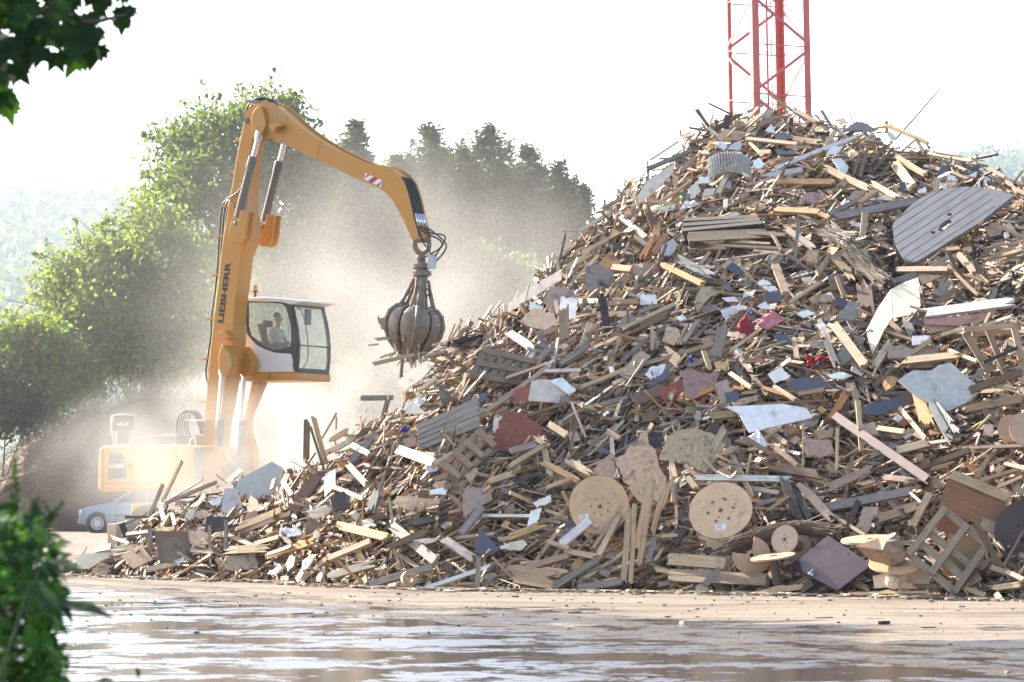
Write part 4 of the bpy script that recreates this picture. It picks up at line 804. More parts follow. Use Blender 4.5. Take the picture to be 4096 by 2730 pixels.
crumple("G", [(1260, 400), (1310, 380), (1370, 420), (1320, 455)], BAG, "plastic_bag", "white plastic bag near the crest above the spring mattress", "plastic bag")
crumple("G", [(915, 880), (950, 840), (1000, 845), (960, 890)], GREEN, "green_net", "bright green net scrap on the upper left flank", "net")
crumple("I", [(2110, 530), (2150, 520), (2190, 530), (2150, 548)], BLUE, "blue_film", "bright blue film scrap left of the checked cloth's top", "plastic film")
crumple("I", [(1605, 930), (1640, 915), (1660, 960), (1630, 970)], BLUE, "blue_film", "small blue film scrap below the wide dark plank in mid slope", "plastic film")
crumple("D", [(465, 500), (510, 470), (540, 500), (480, 520)], PURPLE, "purple_rag", "purple rag left of the slatted pallet", "cloth")
crumple("H", [(580, 920), (620, 900), (660, 930), (600, 950)], BAG, "plastic_bag", "white plastic bag left of the grey tapered plank", "plastic bag")
crumple("H", [(670, 1110), (700, 1095), (775, 1120), (760, 1150)], BAG, "plastic_bag", "white plastic bag wedged above the straw bundle", "plastic bag")
crumple("H", [(1010, 300), (1040, 290), (1090, 350), (1030, 370)], BAG, "plastic_bag", "white plastic bag at the foot of the thin iron rod", "plastic bag")
crumple("C", [(970, 1450), (1030, 1425), (1090, 1470), (1000, 1490)], BAG, "plastic_bag", "crumpled white bag below the framed brown panel", "plastic bag")
# ------------------------------------------------------------------ small turned things
_p, _n, _ = hit(*q("D", 525, 1435)); _p = _p + TOCAM * .25
def ringd(mb): lathe(mb, _p, Vector((.3, -.9, .1)), [(.05, 0), (.11, 0), (.11, .10), (.05, .10), (.05, 0)], 26, (.42, .28, .15), cap=False)
tag(one(ringd, "wooden_ring", DRUMW), "thick wooden ring standing on edge at the front foot of the pile", "ring"); HEROES.append((*q("D", 525, 1435), 45))
# ================================================================== LOOSE FILLING OF THE PILE
def near_hero(px, py, k=0.75):
    for x, y, r in HEROES:
        if (px - x) ** 2 + (py - y) ** 2 < (r * k) ** 2: return True
    return False
def pick_col(px, py):
    """which material lies where: pale wood to the left and top, extra pale there to stand in for sunlight, chipped white and slate board in the middle right"""
    if 2750 < px < 3600 and 1050 < py < 1480 or (3350 < px and 620 < py < 1350): wts = dict(w=2.3, k=1.3, s=1.2, t=4.5, g=4, m=1.4, p=3, b=4, c=2.5, e=1.2, d=1)
    elif py > 1700 and px > 2900: wts = dict(t=5, b=5, g=4, d=1.5, p=2, m=.8, c=2.5, o=.7, v=.3)
    elif py > 2150: wts = dict(t=5, b=4, g=3, d=1.4, p=3.5, y=1.4, o=1.2, e=.5, c=2)
    elif px < 2100: wts = dict(p=4.5, e=1.6, t=5, y=1.6, g=2.6, b=4, m=.7, o=1.6, d=.9, w=.3)
    elif py < 1000: wts = dict(p=5, t=4, g=3.5, b=3.2, e=2.4, w=1.2, m=.9, s=.7, k=.4, d=.9, y=1.2, o=1)
    else: wts = dict(p=4.5, t=5, g=4, b=3.6, e=1.6, w=1.0, m=.9, s=.4, k=.35, d=1.2, y=1, o=1.2)
    return random.choices(list(wts), list(wts.values()))[0]
def rand_frame(px, t, spread=32, out=13):
    p, n = surf_p(px, t); u = surf(px + 30, t) - surf(px - 30, t); u.normalize(); v = n.cross(u)
    fld = 58 * mnoise.noise(p * .8 + Vector((20, 5, 9))) + 30 * mnoise.noise(p * 2.1)      # neighbours lie roughly alike, in tangled layers
    th = radians(fld + random.gauss(0, spread * .6) if random.random() < .78 else random.uniform(-90, 90))
    a = u * cos(th) + v * sin(th); ph = radians(random.gauss(4, out)); a = (a * cos(ph) + n * sin(ph)).normalized()
    nn = (n + Vector((random.gauss(0, .28), random.gauss(-.1, .28), random.gauss(0, .28)))).normalized()
    return p, n, a, nn
def rand_spot():
    while True:
        px = random.uniform(120, 4200); t = random.random() ** .9 * 1.02
        db, dr, zr = column(px)
        if random.random() < min(1, (zr + .5) / 5.5): return px, min(t, 1.0)
COUNT = dict(plank=0, board_panel=0)
for o in COL.objects:
    if o.name.split(".")[0] in COUNT: COUNT[o.name.split(".")[0]] += 1
print("TRACED", COUNT)
# single loose planks and boards, the largest of the filling
tries = 0; n_pl, n_bd = 298 - COUNT["plank"], min(110, 298 - COUNT["board_panel"])
while (n_pl > 0 or n_bd > 0) and tries < 9000:
    tries += 1; px, t = rand_spot(); p, n, a, nn = rand_frame(px, t); sx, sy = proj(p)
    if near_hero(sx, sy) or not (20 < sx < 4080): continue
    cc = pick_col(sx, sy)
    if n_pl > 0 and random.random() < .6:
        if cc in "wkms": cc = random.choice("ptgb")
        L = random.uniform(.8, 1.8); w = random.uniform(.035, .08); A = p + n * random.uniform(.03, .10) - a * L / 2; B = A + a * L
        mb = MB(); plank_mesh(mb, A, B, w, random.uniform(.02, .05), nn, jcol(PAL[cc], .15), .5, random.choice((0, .012, -.012))); o = mb.build("plank", WOOD)
        x1, y1 = proj(A); x2, y2 = proj(B)
        tag(o, label_piece("plank", cc, "long" if L > 1.3 else "", tilt_word(x1, y1, x2, y2), sx, sy), "plank", GRP["plank"]); n_pl -= 1; HEROES.append((sx, sy, 55))
    elif n_bd > 0:
        R = random.uniform(.09, .19); b = nn.cross(a).normalized(); a2 = b.cross(nn); k = random.choice((4, 4, 5, 6)); el = random.uniform(.5, 1)
        pts = [p + n * .07 + a2 * (R * cos(2 * pi * i / k + .6 + random.uniform(-.25, .25)) * random.uniform(.8, 1.15)) + b * (R * el * sin(2 * pi * i / k + .6 + random.uniform(-.25, .25)) * random.uniform(.8, 1.15)) for i in range(k)]
        mb = MB(); prism(mb, rough_outline(pts, .03), nn * -random.choice((.012, .018, .022)), jcol(PAL[cc], .1)); o = mb.build("board_panel", BOARD)
        tag(o, label_piece("board", cc, "small " + ("squarish" if k == 4 else "ragged"), "", sx, sy), "board", GRP["panel"]); n_bd -= 1; HEROES.append((sx, sy, 60))
print("LEFT", n_pl, n_bd, tries)
# everything smaller: one mass of splinters, offcuts and chips over the heart of the heap
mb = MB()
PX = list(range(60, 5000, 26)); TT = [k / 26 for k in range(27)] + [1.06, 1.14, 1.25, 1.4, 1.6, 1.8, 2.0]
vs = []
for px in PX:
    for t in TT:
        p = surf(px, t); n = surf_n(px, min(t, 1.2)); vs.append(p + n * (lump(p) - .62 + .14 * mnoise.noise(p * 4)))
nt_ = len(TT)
mb.add(vs, [(i * nt_ + j, (i + 1) * nt_ + j, (i + 1) * nt_ + j + 1, i * nt_ + j + 1) for i in range(len(PX) - 1) for j in range(nt_ - 1)], (.035, .026, .02), [(p.x, p.z + p.y) for p in vs])  # core coloured near black so the gaps between pieces read as deep shade
def chip(px, t, L, w, th, lift, cc, spread=40, out=18):
    p, n, a, nn = rand_frame(px, t, spread, out); p = p + n * lift; a, b, c = frame_from(a, nn); col = jcol(PAL[cc], .22)
    if random.random() < .35:      # split, pointed piece
        v = [p - a * L / 2 + b * w * .5, p - a * L / 2 - b * w * .5, p + a * L * .5 - b * w * random.uniform(-.5, .2), p + a * L * random.uniform(.1, .4) + b * w * .5]
        prism(mb, v, c * -th, col)
    else: box(mb, p, a * L / 2, b * w / 2, c * th / 2, col, 0, tuple(min(.8, x * 1.15) for x in col))
def dep(hero, lo, hi): return random.uniform(lo - .05, -.04) if hero else lo + (hi - lo) * random.random() ** .75
for k in range(13000):
    px, t = rand_spot(); sx, sy = proj(surf(px, t)); cc = pick_col(sx, sy); hero = near_hero(sx, sy, .8)
    chip(px, t, random.uniform(.2, 1.0), random.uniform(.02, .075), random.uniform(.010, .032), dep(hero, -.46, .08), cc if cc not in "wks" else random.choice("ptgb"), 38, 22)
for k in range(11000):
    px, t = rand_spot(); sx, sy = proj(surf(px, t)); cc = pick_col(sx, sy); hero = near_hero(sx, sy, .8)
    s = random.uniform(.03, .14) if random.random() < .8 else random.uniform(.12, .26); chip(px, t, s, s * random.uniform(.35, 1), random.uniform(.006, .02), dep(hero, -.25, .08), cc, 80, 24)
for k in range(7500):
    px, t = rand_spot(); sx, sy = proj(surf(px, t)); cc = random.choice("pptybegot"); hero = near_hero(sx, sy, .8)
    chip(px, t, random.uniform(.12, .5), random.uniform(.008, .024), random.uniform(.005, .014), dep(hero, -.18, .08), cc, 55, 24)
# the crumbs along the foot
for k in range(900):
    px = random.uniform(180, 4096); Y = column(px)[0] - abs(random.gauss(0, .35)); p = Vector(((px - 2048) / FPX * Y, Y, .012)); a = random.uniform(0, pi)
    L = random.uniform(.03, .28); w = random.uniform(.015, .07); col = jcol(PAL[random.choice("ptbgecd")], .2)
    box(mb, p + Vector((0, 0, random.uniform(0, .02))), Vector((cos(a), sin(a), random.uniform(-.03, .08))) * L / 2, Vector((-sin(a), cos(a), 0)) * w / 2, Vector((0, 0, random.uniform(.004, .012))), col)
for k in range(260):      # crumbs tracked out over the yard
    Y = 39 - abs(random.gauss(0, 6)); px = random.uniform(300, 4200); x = (px - 2048) / FPX * Y
    if Y < 20 or Y + x > 44: continue
    a = random.uniform(0, pi); L = random.uniform(.01, .05) * (2.2 if random.random() < .06 else 1); col = jcol(PAL[random.choice("bdtgpdb")], .2)
    box(mb, Vector((x, Y, .008)), Vector((cos(a), sin(a), 0)) * L / 2, Vector((-sin(a), cos(a), 0)) * L * random.uniform(.12, .4), Vector((0, 0, random.uniform(.003, .01))), col)
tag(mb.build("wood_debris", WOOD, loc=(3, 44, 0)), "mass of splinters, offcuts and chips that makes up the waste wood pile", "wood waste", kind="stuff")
# lone scraps lying out on the wet yard
for i, (x, y, L, w, cc, lab) in enumerate([(2300, 2456, .24, .05, "d", "dark scrap lying on the wet yard left of centre"), (2770, 2497, .42, .10, "e", "pale splinter lying on the wet yard before the tilted drum"), (3295, 2478, .30, .03, "b", "thin brown stick lying on the yard between two dark scraps"),
        (3545, 2497, .2, .13, "d", "black lump of bark lying on the wet yard at right"), (3725, 2408, .14, .09, "m", "small pinkish stone-like offcut lying on the sunlit yard at right"), (3850, 2432, .14, .03, "d", "tiny dark scrap lying on the sunlit yard far right"),
        (1210, 2461, .34, .03, "d", "thin dark stick lying on the shiny wet yard at left"), (3715, 2516, .2, .04, "d", "flat dark chip lying on the wet yard right of the bark lump"), (2670, 2472, .12, .03, "d", "tiny dark chip lying above the pale splinter on the yard"), (805, 2526, .14, .03, "d", "tiny dark twig on the shiny wet yard far left")]):
    Y = FPX * CAMZ / (y - 1952); p = at(x, y, Y); p.z = 0.018; a = random.uniform(-.9, .9); L *= .75; w *= .8; m2 = MB()
    plank_mesh(m2, p - Vector((cos(a), sin(a), 0)) * L / 2, p + Vector((cos(a), sin(a), .1)) * L / 2, w, .035 if w > .06 else .012, Vector((0, 0, 1)), jcol(PAL[cc], .1), .8)
    tag(m2.build("wood_scrap", WOOD), lab, "scrap", "scraps of wood on the yard")
# ================================================================== MATERIAL HANDLER
YEL = pm("machine_yellow", (0.51, 0.222, 0.022), 0.42, var=.14, scale=2.4, dirt=.6); GREYP = pm("cylinder_grey", (0.15, 0.15, 0.155), 0.45, var=.15, dirt=.25)
HOSE = pm("hose_rubber", (0.025, 0.023, 0.022), 0.5, var=.2); ROD = pm("chrome_rod", (0.75, 0.75, 0.77), 0.18, 1.0, .04); WHITEP = pm("cab_white", (0.66, 0.64, 0.60), 0.4, var=.05, dirt=.12)
BLACKP = pm("cab_black", (0.03, 0.028, 0.027), 0.4, var=.2, dirt=.15); GRAB = pm("worn_grab_steel", (0.225, 0.168, 0.118), 0.5, .2, .35, scale=8, dirt=.5); REDP = pm("stripe_red", (.42, .03, .035), .5, var=.08); WH = pm("stripe_white", (.75, .75, .74), .5, var=.05)
DECAL = pm("decal_black", (.02, .02, .02), .5, var=.1); SEAM = pm("panel_seam", (.12, .055, .01), .7); LAMP = pm("lamp_glass", (.6, .6, .6), .15, var=.1); RUBBER = pm("tyre_rubber", (.03, .028, .027), .85, var=.3); AMBER = pm("beacon_amber", (.75, .22, .01), .3, var=.05)
SEATM = pm("seat_fabric", (.05, .05, .052), .85, var=.25)
def glass_mat(name, a=.14, tint=(.9, .95, .93)):
    m = new_mat(name); N, L = nodes_of(m); b = N["Principled BSDF"]; out = N["Material Output"]; tr = N.new("ShaderNodeBsdfTransparent"); tr.inputs[0].default_value = (*tint, 1)
    b.inputs["Base Color"].default_value = (.55, .52, .47, 1); b.inputs["Roughness"].default_value = .08
    ns = N.new("ShaderNodeTexNoise"); ns.inputs["Scale"].default_value = 2.5; ns.inputs["Detail"].default_value = 6; tc = N.new("ShaderNodeTexCoord"); L.new(tc.outputs["Object"], ns.inputs["Vector"])
    mr = N.new("ShaderNodeMapRange"); mr.inputs["To Min"].default_value = a * .5; mr.inputs["To Max"].default_value = a * 1.8; L.new(ns.outputs["Fac"], mr.inputs["Value"])
    mx = N.new("ShaderNodeMixShader"); L.new(mr.outputs[0], mx.inputs[0]); L.new(tr.outputs[0], mx.inputs[1]); L.new(b.outputs[0], mx.inputs[2]); L.new(mx.outputs[0], out.inputs["Surface"]); return m
GLASS = glass_mat("dusty_glass")
YAW = radians(30); MO = Vector((-6.05, 60, 0)); MF = Vector((cos(YAW), -sin(YAW), 0)); MN = Vector((sin(YAW), cos(YAW), 0)); MZ = Vector((0, 0, 1))
def ML(s, w, z): return MO + MF * s + MN * w + MZ * z
def MP(reg, x, y, w=0.0): return on_plane(*q(reg, x, y), MO + MN * w, MN)
def MS(reg, x, y, w=0.0): return MP(reg, x, y) + MN * w        # pixel read on the near boom plate, then moved across
def loc_of(p): d = p - MO; return d.dot(MF), d.dot(MN), d.z
EX = empty("material_handler", MO.copy(), "yellow wheeled material handler with raised cab working behind the pile, arm bent over it", "material handler")
def plate(pts, w0, w1, name, mat=YEL, parent=EX, bevel=.018, col=(.5, .5, .5), **kw):
    """outline given in photo pixels on the lateral plane w0, solid through to w1"""
    return one(lambda mb: prism(mb, [MP(*p, w=w0) for p in pts], MN * (w1 - w0), col), name, mat, parent, bevel=bevel, **kw)
def rg(r_, pts): return [(r_, x, y) for x, y in pts]
def curve_out(pts, n=3): # smooth a 2-d outline
    P = [Vector((x, y, 0)) for _, x, y in pts]; r_ = pts[0][0]; N = len(P); out = []
    for i in range(N):
        a, b, c, d = P[i - 1], P[i], P[(i + 1) % N], P[(i + 2) % N]
        for k in range(n):
            t = k / n; p = 0.5 * ((2 * b) + (c - a) * t + (2 * a - 5 * b + 4 * c - d) * t * t + (3 * b - a - 3 * c + d) * t ** 3); out.append((r_, p.x, p.y))
    return out
B2A = lambda pts: [(x, y + 700 * 1.96) for x, y in pts]
boom_pts = [(540, 330), (575, 380), (625, 430), (600, 560), (580, 700), (565, 900), (560, 1050), (576, 1180), (576, 1260), (556, 1330), (520, 1420), (500, 1560), (487, 1680), (466, 1820), (455, 1960), (462, 2060), (452, 2160), (430, 2280), (412, 2380), (378, 2580), (345, 2760), (330, 2950), (312, 3130), (306, 3350),
            (190, 3350), (205, 2940), (225, 2700), (243, 2520), (262, 2300), (276, 2150), (300, 1932), (322, 1740), (345, 1552), (360, 1400), (380, 1250), (400, 1150), (420, 1000), (450, 850), (470, 700), (510, 500), (532, 400)]
boom = plate(rg("A", boom_pts), 0, .46, "boom", bevel=.02)
stick_pts = [(640, 225), (700, 211), (760, 218), (810, 250), (860, 295), (920, 352), (1000, 420), (1100, 490), (1250, 580), (1400, 650), (1480, 685), (1540, 700), (1600, 705), (1680, 722), (1740, 770), (1790, 840), (1822, 930), (1850, 1050), (1872, 1150), (1895, 1230), (1903, 1272), (1885, 1292), (1855, 1285),
             (1830, 1230), (1800, 1160), (1755, 1075), (1705, 985), (1660, 930), (1600, 890), (1480, 840), (1300, 755), (1100, 660), (900, 565), (800, 522), (710, 485), (640, 470), (590, 440), (560, 400), (538, 350), (550, 290), (590, 248)]
def stick_mesh(mb):      # two side plates joined by webs set a little below their rims
    P = [MP("A", x, y, w=-.04) for x, y in stick_pts]; prism(mb, P, MN * .035); prism(mb, [p + MN * .50 for p in P], MN * .035)
    cen = sum((p for p in P), Vector()) / len(P); n = len(P)
    top = list(range(1, 21)); bot = list(range(22, 36))
    def inset(i):
        a = (P[(i + 1) % n] - P[i - 1]).normalized(); d = MN.cross(a); return P[i] + d * (.05)
    I = [inset(i) for i in range(n)]
    if (I[5] - P[5]).z > 0: I = [P[i] * 2 - I[i] for i in range(n)]
    vs = [p + MN * .03 for p in I] + [p + MN * .51 for p in I]; mb.add(vs, [(i, (i + 1) % n, (i + 1) % n + n, i + n) for i in range(n)])
stick = one(stick_mesh, "stick", YEL, EX)
for (x1, y1, x2, y2) in ((880, 330, 832, 528), (1146, 512, 1108, 655)): plate([('A', x1, y1), ('A', x1 + 3, y1), ('A', x2 + 3, y2), ('A', x2, y2)], -.045, -.041, 'weld_seam', pm('weld', (.36, .15, .02), .5), stick, bevel=0)
# pivot cover, pins, brackets
cov = plate(curve_out(rg("A", [(665, 245), (692, 300), (708, 380), (692, 445), (655, 492), (618, 482), (600, 420), (598, 330), (625, 270)])), -.14, -.05, "pivot_cover", bevel=.012)
def pin(reg, x, y, r, w0, w1, parent, mat=GREYP, name="pin"):
    p = MP(reg, x, y, w=w0); return one(lambda mb: lathe(mb, p, MN, [(0, -.012), (r * .55, -.012), (r * .6, 0), (r, 0), (r, w1 - w0), (0, w1 - w0)], 20), name, mat, parent, autosmooth=40)
pin("A", 557, 357, .058, -.08, .58, EX); pin("A", 640, 462, .05, -.18, -.1, cov)
def plate_s(pts, wref, w0, w1, name, **kw):     # outline read on plane wref, solid between w0 and w1
    return one(lambda mb: prism(mb, [MP(*p, w=wref) + MN * (w0 - wref) for p in pts], MN * (w1 - w0)), name, YEL, EX, **kw)
for dx, w0, w1 in ((0, -.30, -.02), (0, .67, .95)):
    plate_s(rg("A", [(515, 1062), (573, 1072), (545, 1280), (520, 1315), (470, 1322), (432, 1290), (420, 1240), (450, 1120), (480, 1138), (497, 1140)]), -.30, w0, w0 + .07, "cylinder_bracket", bevel=.008)
    plate_s(rg("A", [(515, 1062), (573, 1072), (545, 1280), (520, 1315), (470, 1322), (432, 1290), (420, 1240), (450, 1120), (480, 1138), (497, 1140)]), -.30, w1 - .07, w1, "cylinder_bracket", bevel=.008)
    _p = MP("A", 473, 1165, -.30) + MN * (w0 + .29); one(lambda mb: lathe(mb, _p, MN, [(0, -.012), (.03, -.012), (.045, 0), (.045, w1 - w0 + .02), (0, w1 - w0 + .02)], 20), "pin", GREYP, EX, autosmooth=40)
def cyl(w, rod_a, rod_b, bar_b, rr, br, reg, names=("arm_cylinder", "rod"), mat=GREYP, reg2=None):
    w_ = -.16; a, b, c = (MP(reg, *e, w=w_) + MN * (w - w_) for e in (rod_a, rod_b, bar_b)); d = (c - b).normalized(); L = (c - b).length
    o = one(lambda mb: lathe(mb, b, d, [(br * .7, -.02), (br * 1.12, 0), (br * 1.12, .22), (br, .24), (br, L * .97), (br * .8, L), (0, L)], 20), names[0], mat, EX, autosmooth=40)
    one(lambda mb: lathe(mb, a, d, [(rr * 1.5, -.10), (rr * 1.5, .06), (rr, .08), (rr, (b - a).length + .1)], 16), names[1], ROD, o, autosmooth=40)
    return o, a, b, c, d
c1_ = cyl(-.16, (655, 480), (612, 645), (493, 1120), .055, .085, "A"); c2_ = cyl(.81, (655, 480), (612, 645), (493, 1120), .055, .085, "A")
plate_s(curve_out(rg("A", [(630, 420), (690, 420), (695, 470), (660, 500), (620, 485)])), 0, .52, .90, "pivot_lug", bevel=.01)
l1 = cyl(-.18, (375, 955), (364, 1335), (322, 1840), .05, .085, "B", ("lift_cylinder", "rod")); l2 = cyl(.62, (375, 955), (364, 1335), (322, 1840), .05, .085, "B", ("lift_cylinder", "rod"))
for w0, w1 in ((-.27, -.01), (.47, .72)): plate_s(curve_out(rg("B", [(365, 745), (400, 780), (440, 850), (445, 910), (415, 970), (375, 985), (345, 950), (340, 850)])), -.27, w0, w1, "boom_lug", bevel=.02)
# lettering and decals
for nm, p0, p1, h in (("lettering", ("B", 378, 577), ("B", 440, 96), 47),):
    a, b = MP(*p0, w=-.004), MP(*p1, w=-.004); xd = (b - a).normalized(); yd = MN.cross(xd) * -1
    if yd.dot(MF) > 0: yd = -yd
    text_mesh(nm, "LIEBHERR", a, xd, yd, (b - a).length, h / 1.96 / 190 * 1.18, DECAL, boom, bold=.045)
HS = [(1495, 770), (1628, 830), (1613, 883), (1480, 817)]
hz = plate(rg("A", HS), -.046, -.043, "hazard_stripe", WH, stick, bevel=0)
for f0, f1 in ((0, .13), (.36, .62), (.86, 1.0)):
    T = lambda f: (HS[0][0] + (HS[1][0] - HS[0][0]) * f, HS[0][1] + (HS[1][1] - HS[0][1]) * f); U = lambda f: (HS[3][0] + (HS[2][0] - HS[3][0]) * f, HS[3][1] + (HS[2][1] - HS[3][1]) * f)
    c = lambda v: max(0, min(1, v)); sh = .12
    plate(rg("A", [T(c(f0 + sh)), T(c(f1 + sh)), U(c(f1 - sh)), U(c(f0 - sh))]), -.049, -.0465, "red_stripe", REDP, hz, bevel=0)
tri = plate(rg("A", [(487, 850), (527, 833), (517, 885)]), -.003, -.001, "warning_triangle", DECAL, boom, bevel=0)
plate(rg("A", [(493, 852), (523, 839), (515, 877)]), -.005, -.0035, "triangle_face", pm("sign_yellow", (.75, .45, .02), .5), tri, bevel=0)
for (x, y) in ((785, 410),): plate(rg("A", [(740, 385), (815, 375), (833, 402), (795, 408), (770, 450), (735, 420)]), -.22, -.05, "step_bracket", bevel=.006)
plate(rg("B", [(345, 650), (385, 628), (430, 690), (380, 700)]), -.2, 0, "work_lamp_bracket", bevel=.006)
# hoses: down the back of the boom, across the elbow, along the stick, down to the grab
def hose(pts, r=.022, name="hose", parent=EX, mat=HOSE): return one(lambda mb: tube(mb, smooth_path(pts, 7), r, 8), name, mat, parent, smooth=True)
for k in range(3):
    w = .08 + .1 * k; d = 0
    hose([MS("A", 430 + d * .3, 1000, w), MS("A", 385 - d, 985, w), MS("A", 352 + d, 1040, w), MS("A", 330 + d, 1260, w), MS("A", 322 + d, 1400, w), MS("B", 322 + d, 60, w), MS("B", 300 + d, 300, w), MS("B", 268 + d * .6, 540, w), MS("B", 265 + d * .3, 660, w), MS("B", 238 + d * .5, 850, w), MS("B", 225 + d * .5, 960, w), MS("B", 245, 1080, w)], .02)
    hose([MS("A", 545 + d, 480, w), MS("A", 536 + d, 330, w), MS("A", 555 + d, 240, w), MS("A", 620 + d * 2, 185, w), MS("A", 690 + d * 2, 180, w), MS("A", 745 + d * 2, 225, w)], .022)
hose([MP("A", 470, 1035, -.2), MP("A", 420, 985, -.1), MS("A", 385, 990, .05)], .018); hose([MP("A", 565, 690, -.2), MP("A", 545, 780, -.2), MP("A", 540, 850, -.12), MP("A", 480, 930, -.05), MP("A", 400, 975, .05)], .016); hose([MP("A", 640, 700, .62), MP("A", 610, 800, .6), MP("A", 545, 890, .5)], .016)
plate(rg("A", [(560, 192), (660, 208), (650, 222), (570, 215)]), .02, .44, "hose_clamp", GREYP, bevel=.004)
for (rg_, x, y) in (("A", 395, 1025), ("A", 350, 1265), ("B", 318, 200), ("B", 272, 542), ("B", 238, 852), ("B", 215, 1192), ("A", 500, 512), ("A", 455, 765)):
    plate(rg(rg_, [(x - 28, y - 8), (x + 30, y - 8), (x + 30, y + 8), (x - 28, y + 8)]), .06, .34, "hose_bracket", bevel=.004)
for k in range(4):
    w = .08 + .1 * k
    hose([MS("A", 1765, 800, w), MS("A", 1800, 850, w), MS("A", 1838, 980, w), MS("A", 1858, 1080, w), MS("A", 1885, 1180, w)], .024)
    e = [(2020, 1420), (1925, 1450), (2040, 1420), (2050, 1460)][k]; m = [(1945, 1310), (2080, 1300), (2110, 1260), (2120, 1320)][k]
    hose([MS("A", 1885, 1180, w), MS("A", 1900 + 20 * k, 1230, w), MP("A", *m, .2), MP("A", m[0] - (5 if k else -40), m[1] + 60, .2), MP("A", *e, .2)], .017)
    one(lambda mb: tube(mb, [MS("A", 1866, 1085, w), MS("A", 1887, 1185, w)], .03, 8), "hose_fitting", ROD, EX, smooth=True)
# ---- grab: shackle, rotator, hub, five shells
tip = MP("A", 1893, 1285, .23)
GX = tip.copy()
def Gp(x, y, reg="B"): return at(*q(reg, x, y), GX.y)
shk = one(lambda mb: tube(mb, smooth_path([Gp(1885, -75), Gp(1878, -40), Gp(1890, -5), Gp(1925, 30), Gp(1965, 15), Gp(1988, -20), Gp(1990, -75)], 6), .055, 12), "shackle", GRAB, EX, smooth=True)
one(lambda mb: tube(mb, [Gp(1865, -75), Gp(2000, -72)], .05, 12), "shackle_pin", GRAB, shk, smooth=True)
HUB = Gp(1935, 215); HUB.z = Gp(1935, 200).z; DN = Vector((-.06, 0, -1)).normalized()
rot = one(lambda mb: lathe(mb, Gp(1928, 40), (HUB - Gp(1928, 40)), [(.07, 0), (.10, .05), (.09, .16), (.19, .19), (.19, .27), (.14, .29), (.14, .33), (.20, .35), (.20, .43), (.12, .46), (.12, .55), (0, .56)], 24), "rotator", GRAB, EX, autosmooth=35)
vb = one(lambda mb: box(mb, Gp(2018, 98) - Vector((0, .15, 0)), Vector((.09, 0, .01)), Vector((0, .09, 0)), Vector((.01, 0, .14))), "valve_box", pm("box_grey", (.55, .56, .57), .4, var=.1, dirt=.2), EX, bevel=.01)
cenL = Gp(1880, 540); AX = (cenL - HUB).normalized(); gx_, gy_, _ = axes(AX)
one(lambda mb: lathe(mb, HUB, AX, [(.12, 0), (.10, .35), (.13, .45), (.16, .62), (.14, .75), (0, .76)], 16), "grab_column", GRAB, EX, autosmooth=40)
PRF = [(.24, .64), (.44, .70), (.56, .82), (.615, 1.0), (.59, 1.20), (.49, 1.40), (.33, 1.56), (.14, 1.68)]; WID = [.12, .24, .34, .375, .35, .26, .15, .02]
for k in range(5):
    a0 = radians(-78 + 72 * k) ; er = gx_ * cos(a0) + gy_ * sin(a0); et = AX.cross(er)
    def shell(mb):
        vs = []
        for (r_, z), wd in zip(PRF, WID):
            for j in range(7):
                f = j / 6 * 2 - 1; th = f * wd / max(r_, .2); bow = (1 - f * f) * .05
                vs.append(HUB + AX * z + (er * cos(th) + et * sin(th)) * (r_ - .05 + bow))
        n = len(PRF); fs = [(i * 7 + j, i * 7 + j + 1, (i + 1) * 7 + j + 1, (i + 1) * 7 + j) for i in range(n - 1) for j in range(6)]; mb.add(vs, fs)
    t = one(shell, "grab_shell", GRAB, EX, smooth=True); s = t.modifiers.new("steel thickness", 'SOLIDIFY'); s.thickness = .035; s2 = t.modifiers.new("round", 'SUBSURF'); s2.levels = s2.render_levels = 1
    one(lambda mb: [tube(mb, [HUB + AX * .10 + er * .15, HUB + AX * .12 + er * .17, HUB + AX * .40 + er * .25], .034, 10), tube(mb, [HUB + AX * .34 + er * .23, HUB + AX * .70 + er * .38], .047, 10), tube(mb, [HUB + AX * .69 + er * .37 - et * .1, HUB + AX * .69 + er * .37 + et * .1], .042, 10)], "shell_cylinder", GRAB, t, smooth=True)
    one(lambda mb: [tube(mb, smooth_path([HUB + AX * .2 + er * .16, HUB + AX * .32 + er * (.22) + et * .10, HUB + AX * .42 + er * .24 + et * .03], 5), .012, 6)], "shell_hose", HOSE, t, smooth=True)
    one(lambda mb: tube(mb, [HUB + AX * PRF[i][1] + er * (PRF[i][0] + .012) for i in range(len(PRF))], [.045, .05, .045, .04, .04, .035, .03, .02], 8), "shell_rib", GRAB, t, smooth=True)
# wood held in the grab
for (x1, y1, x2, y2, w, cc, lab) in ((1560, 705, 1800, 680, 26, "p", "pale lath gripped across the left of the grapple"), (1770, 1020, 1800, 690, 26, "t", "long brown stick hanging from the grapple's tip"), (1505, 750, 1600, 740, 14, "e", "splinter jutting left from the grapple"), (1640, 480, 1600, 620, 70, "c", "torn board stuck upright in the back of the grapple"),
        (1830, 820, 1860, 930, 20, "e", "short stick hanging right of the long brown stick"), (1840, 830, 1980, 800, 18, "p", "stick jutting right below the grapple"), (1600, 850, 1740, 800, 16, "p", "stick jutting left below the grapple")):
    A, B = at(*q("B", x1, y1), GX.y - .25), at(*q("B", x2, y2), GX.y - .2); m2 = MB(); plank_mesh(m2, A, B, w / 1.96 / FPX * GX.y, .03, TOCAM, jcol(PAL[cc]), .7); tag(m2.build("held_stick", WOOD), lab, "stick", "wood held in the grapple")
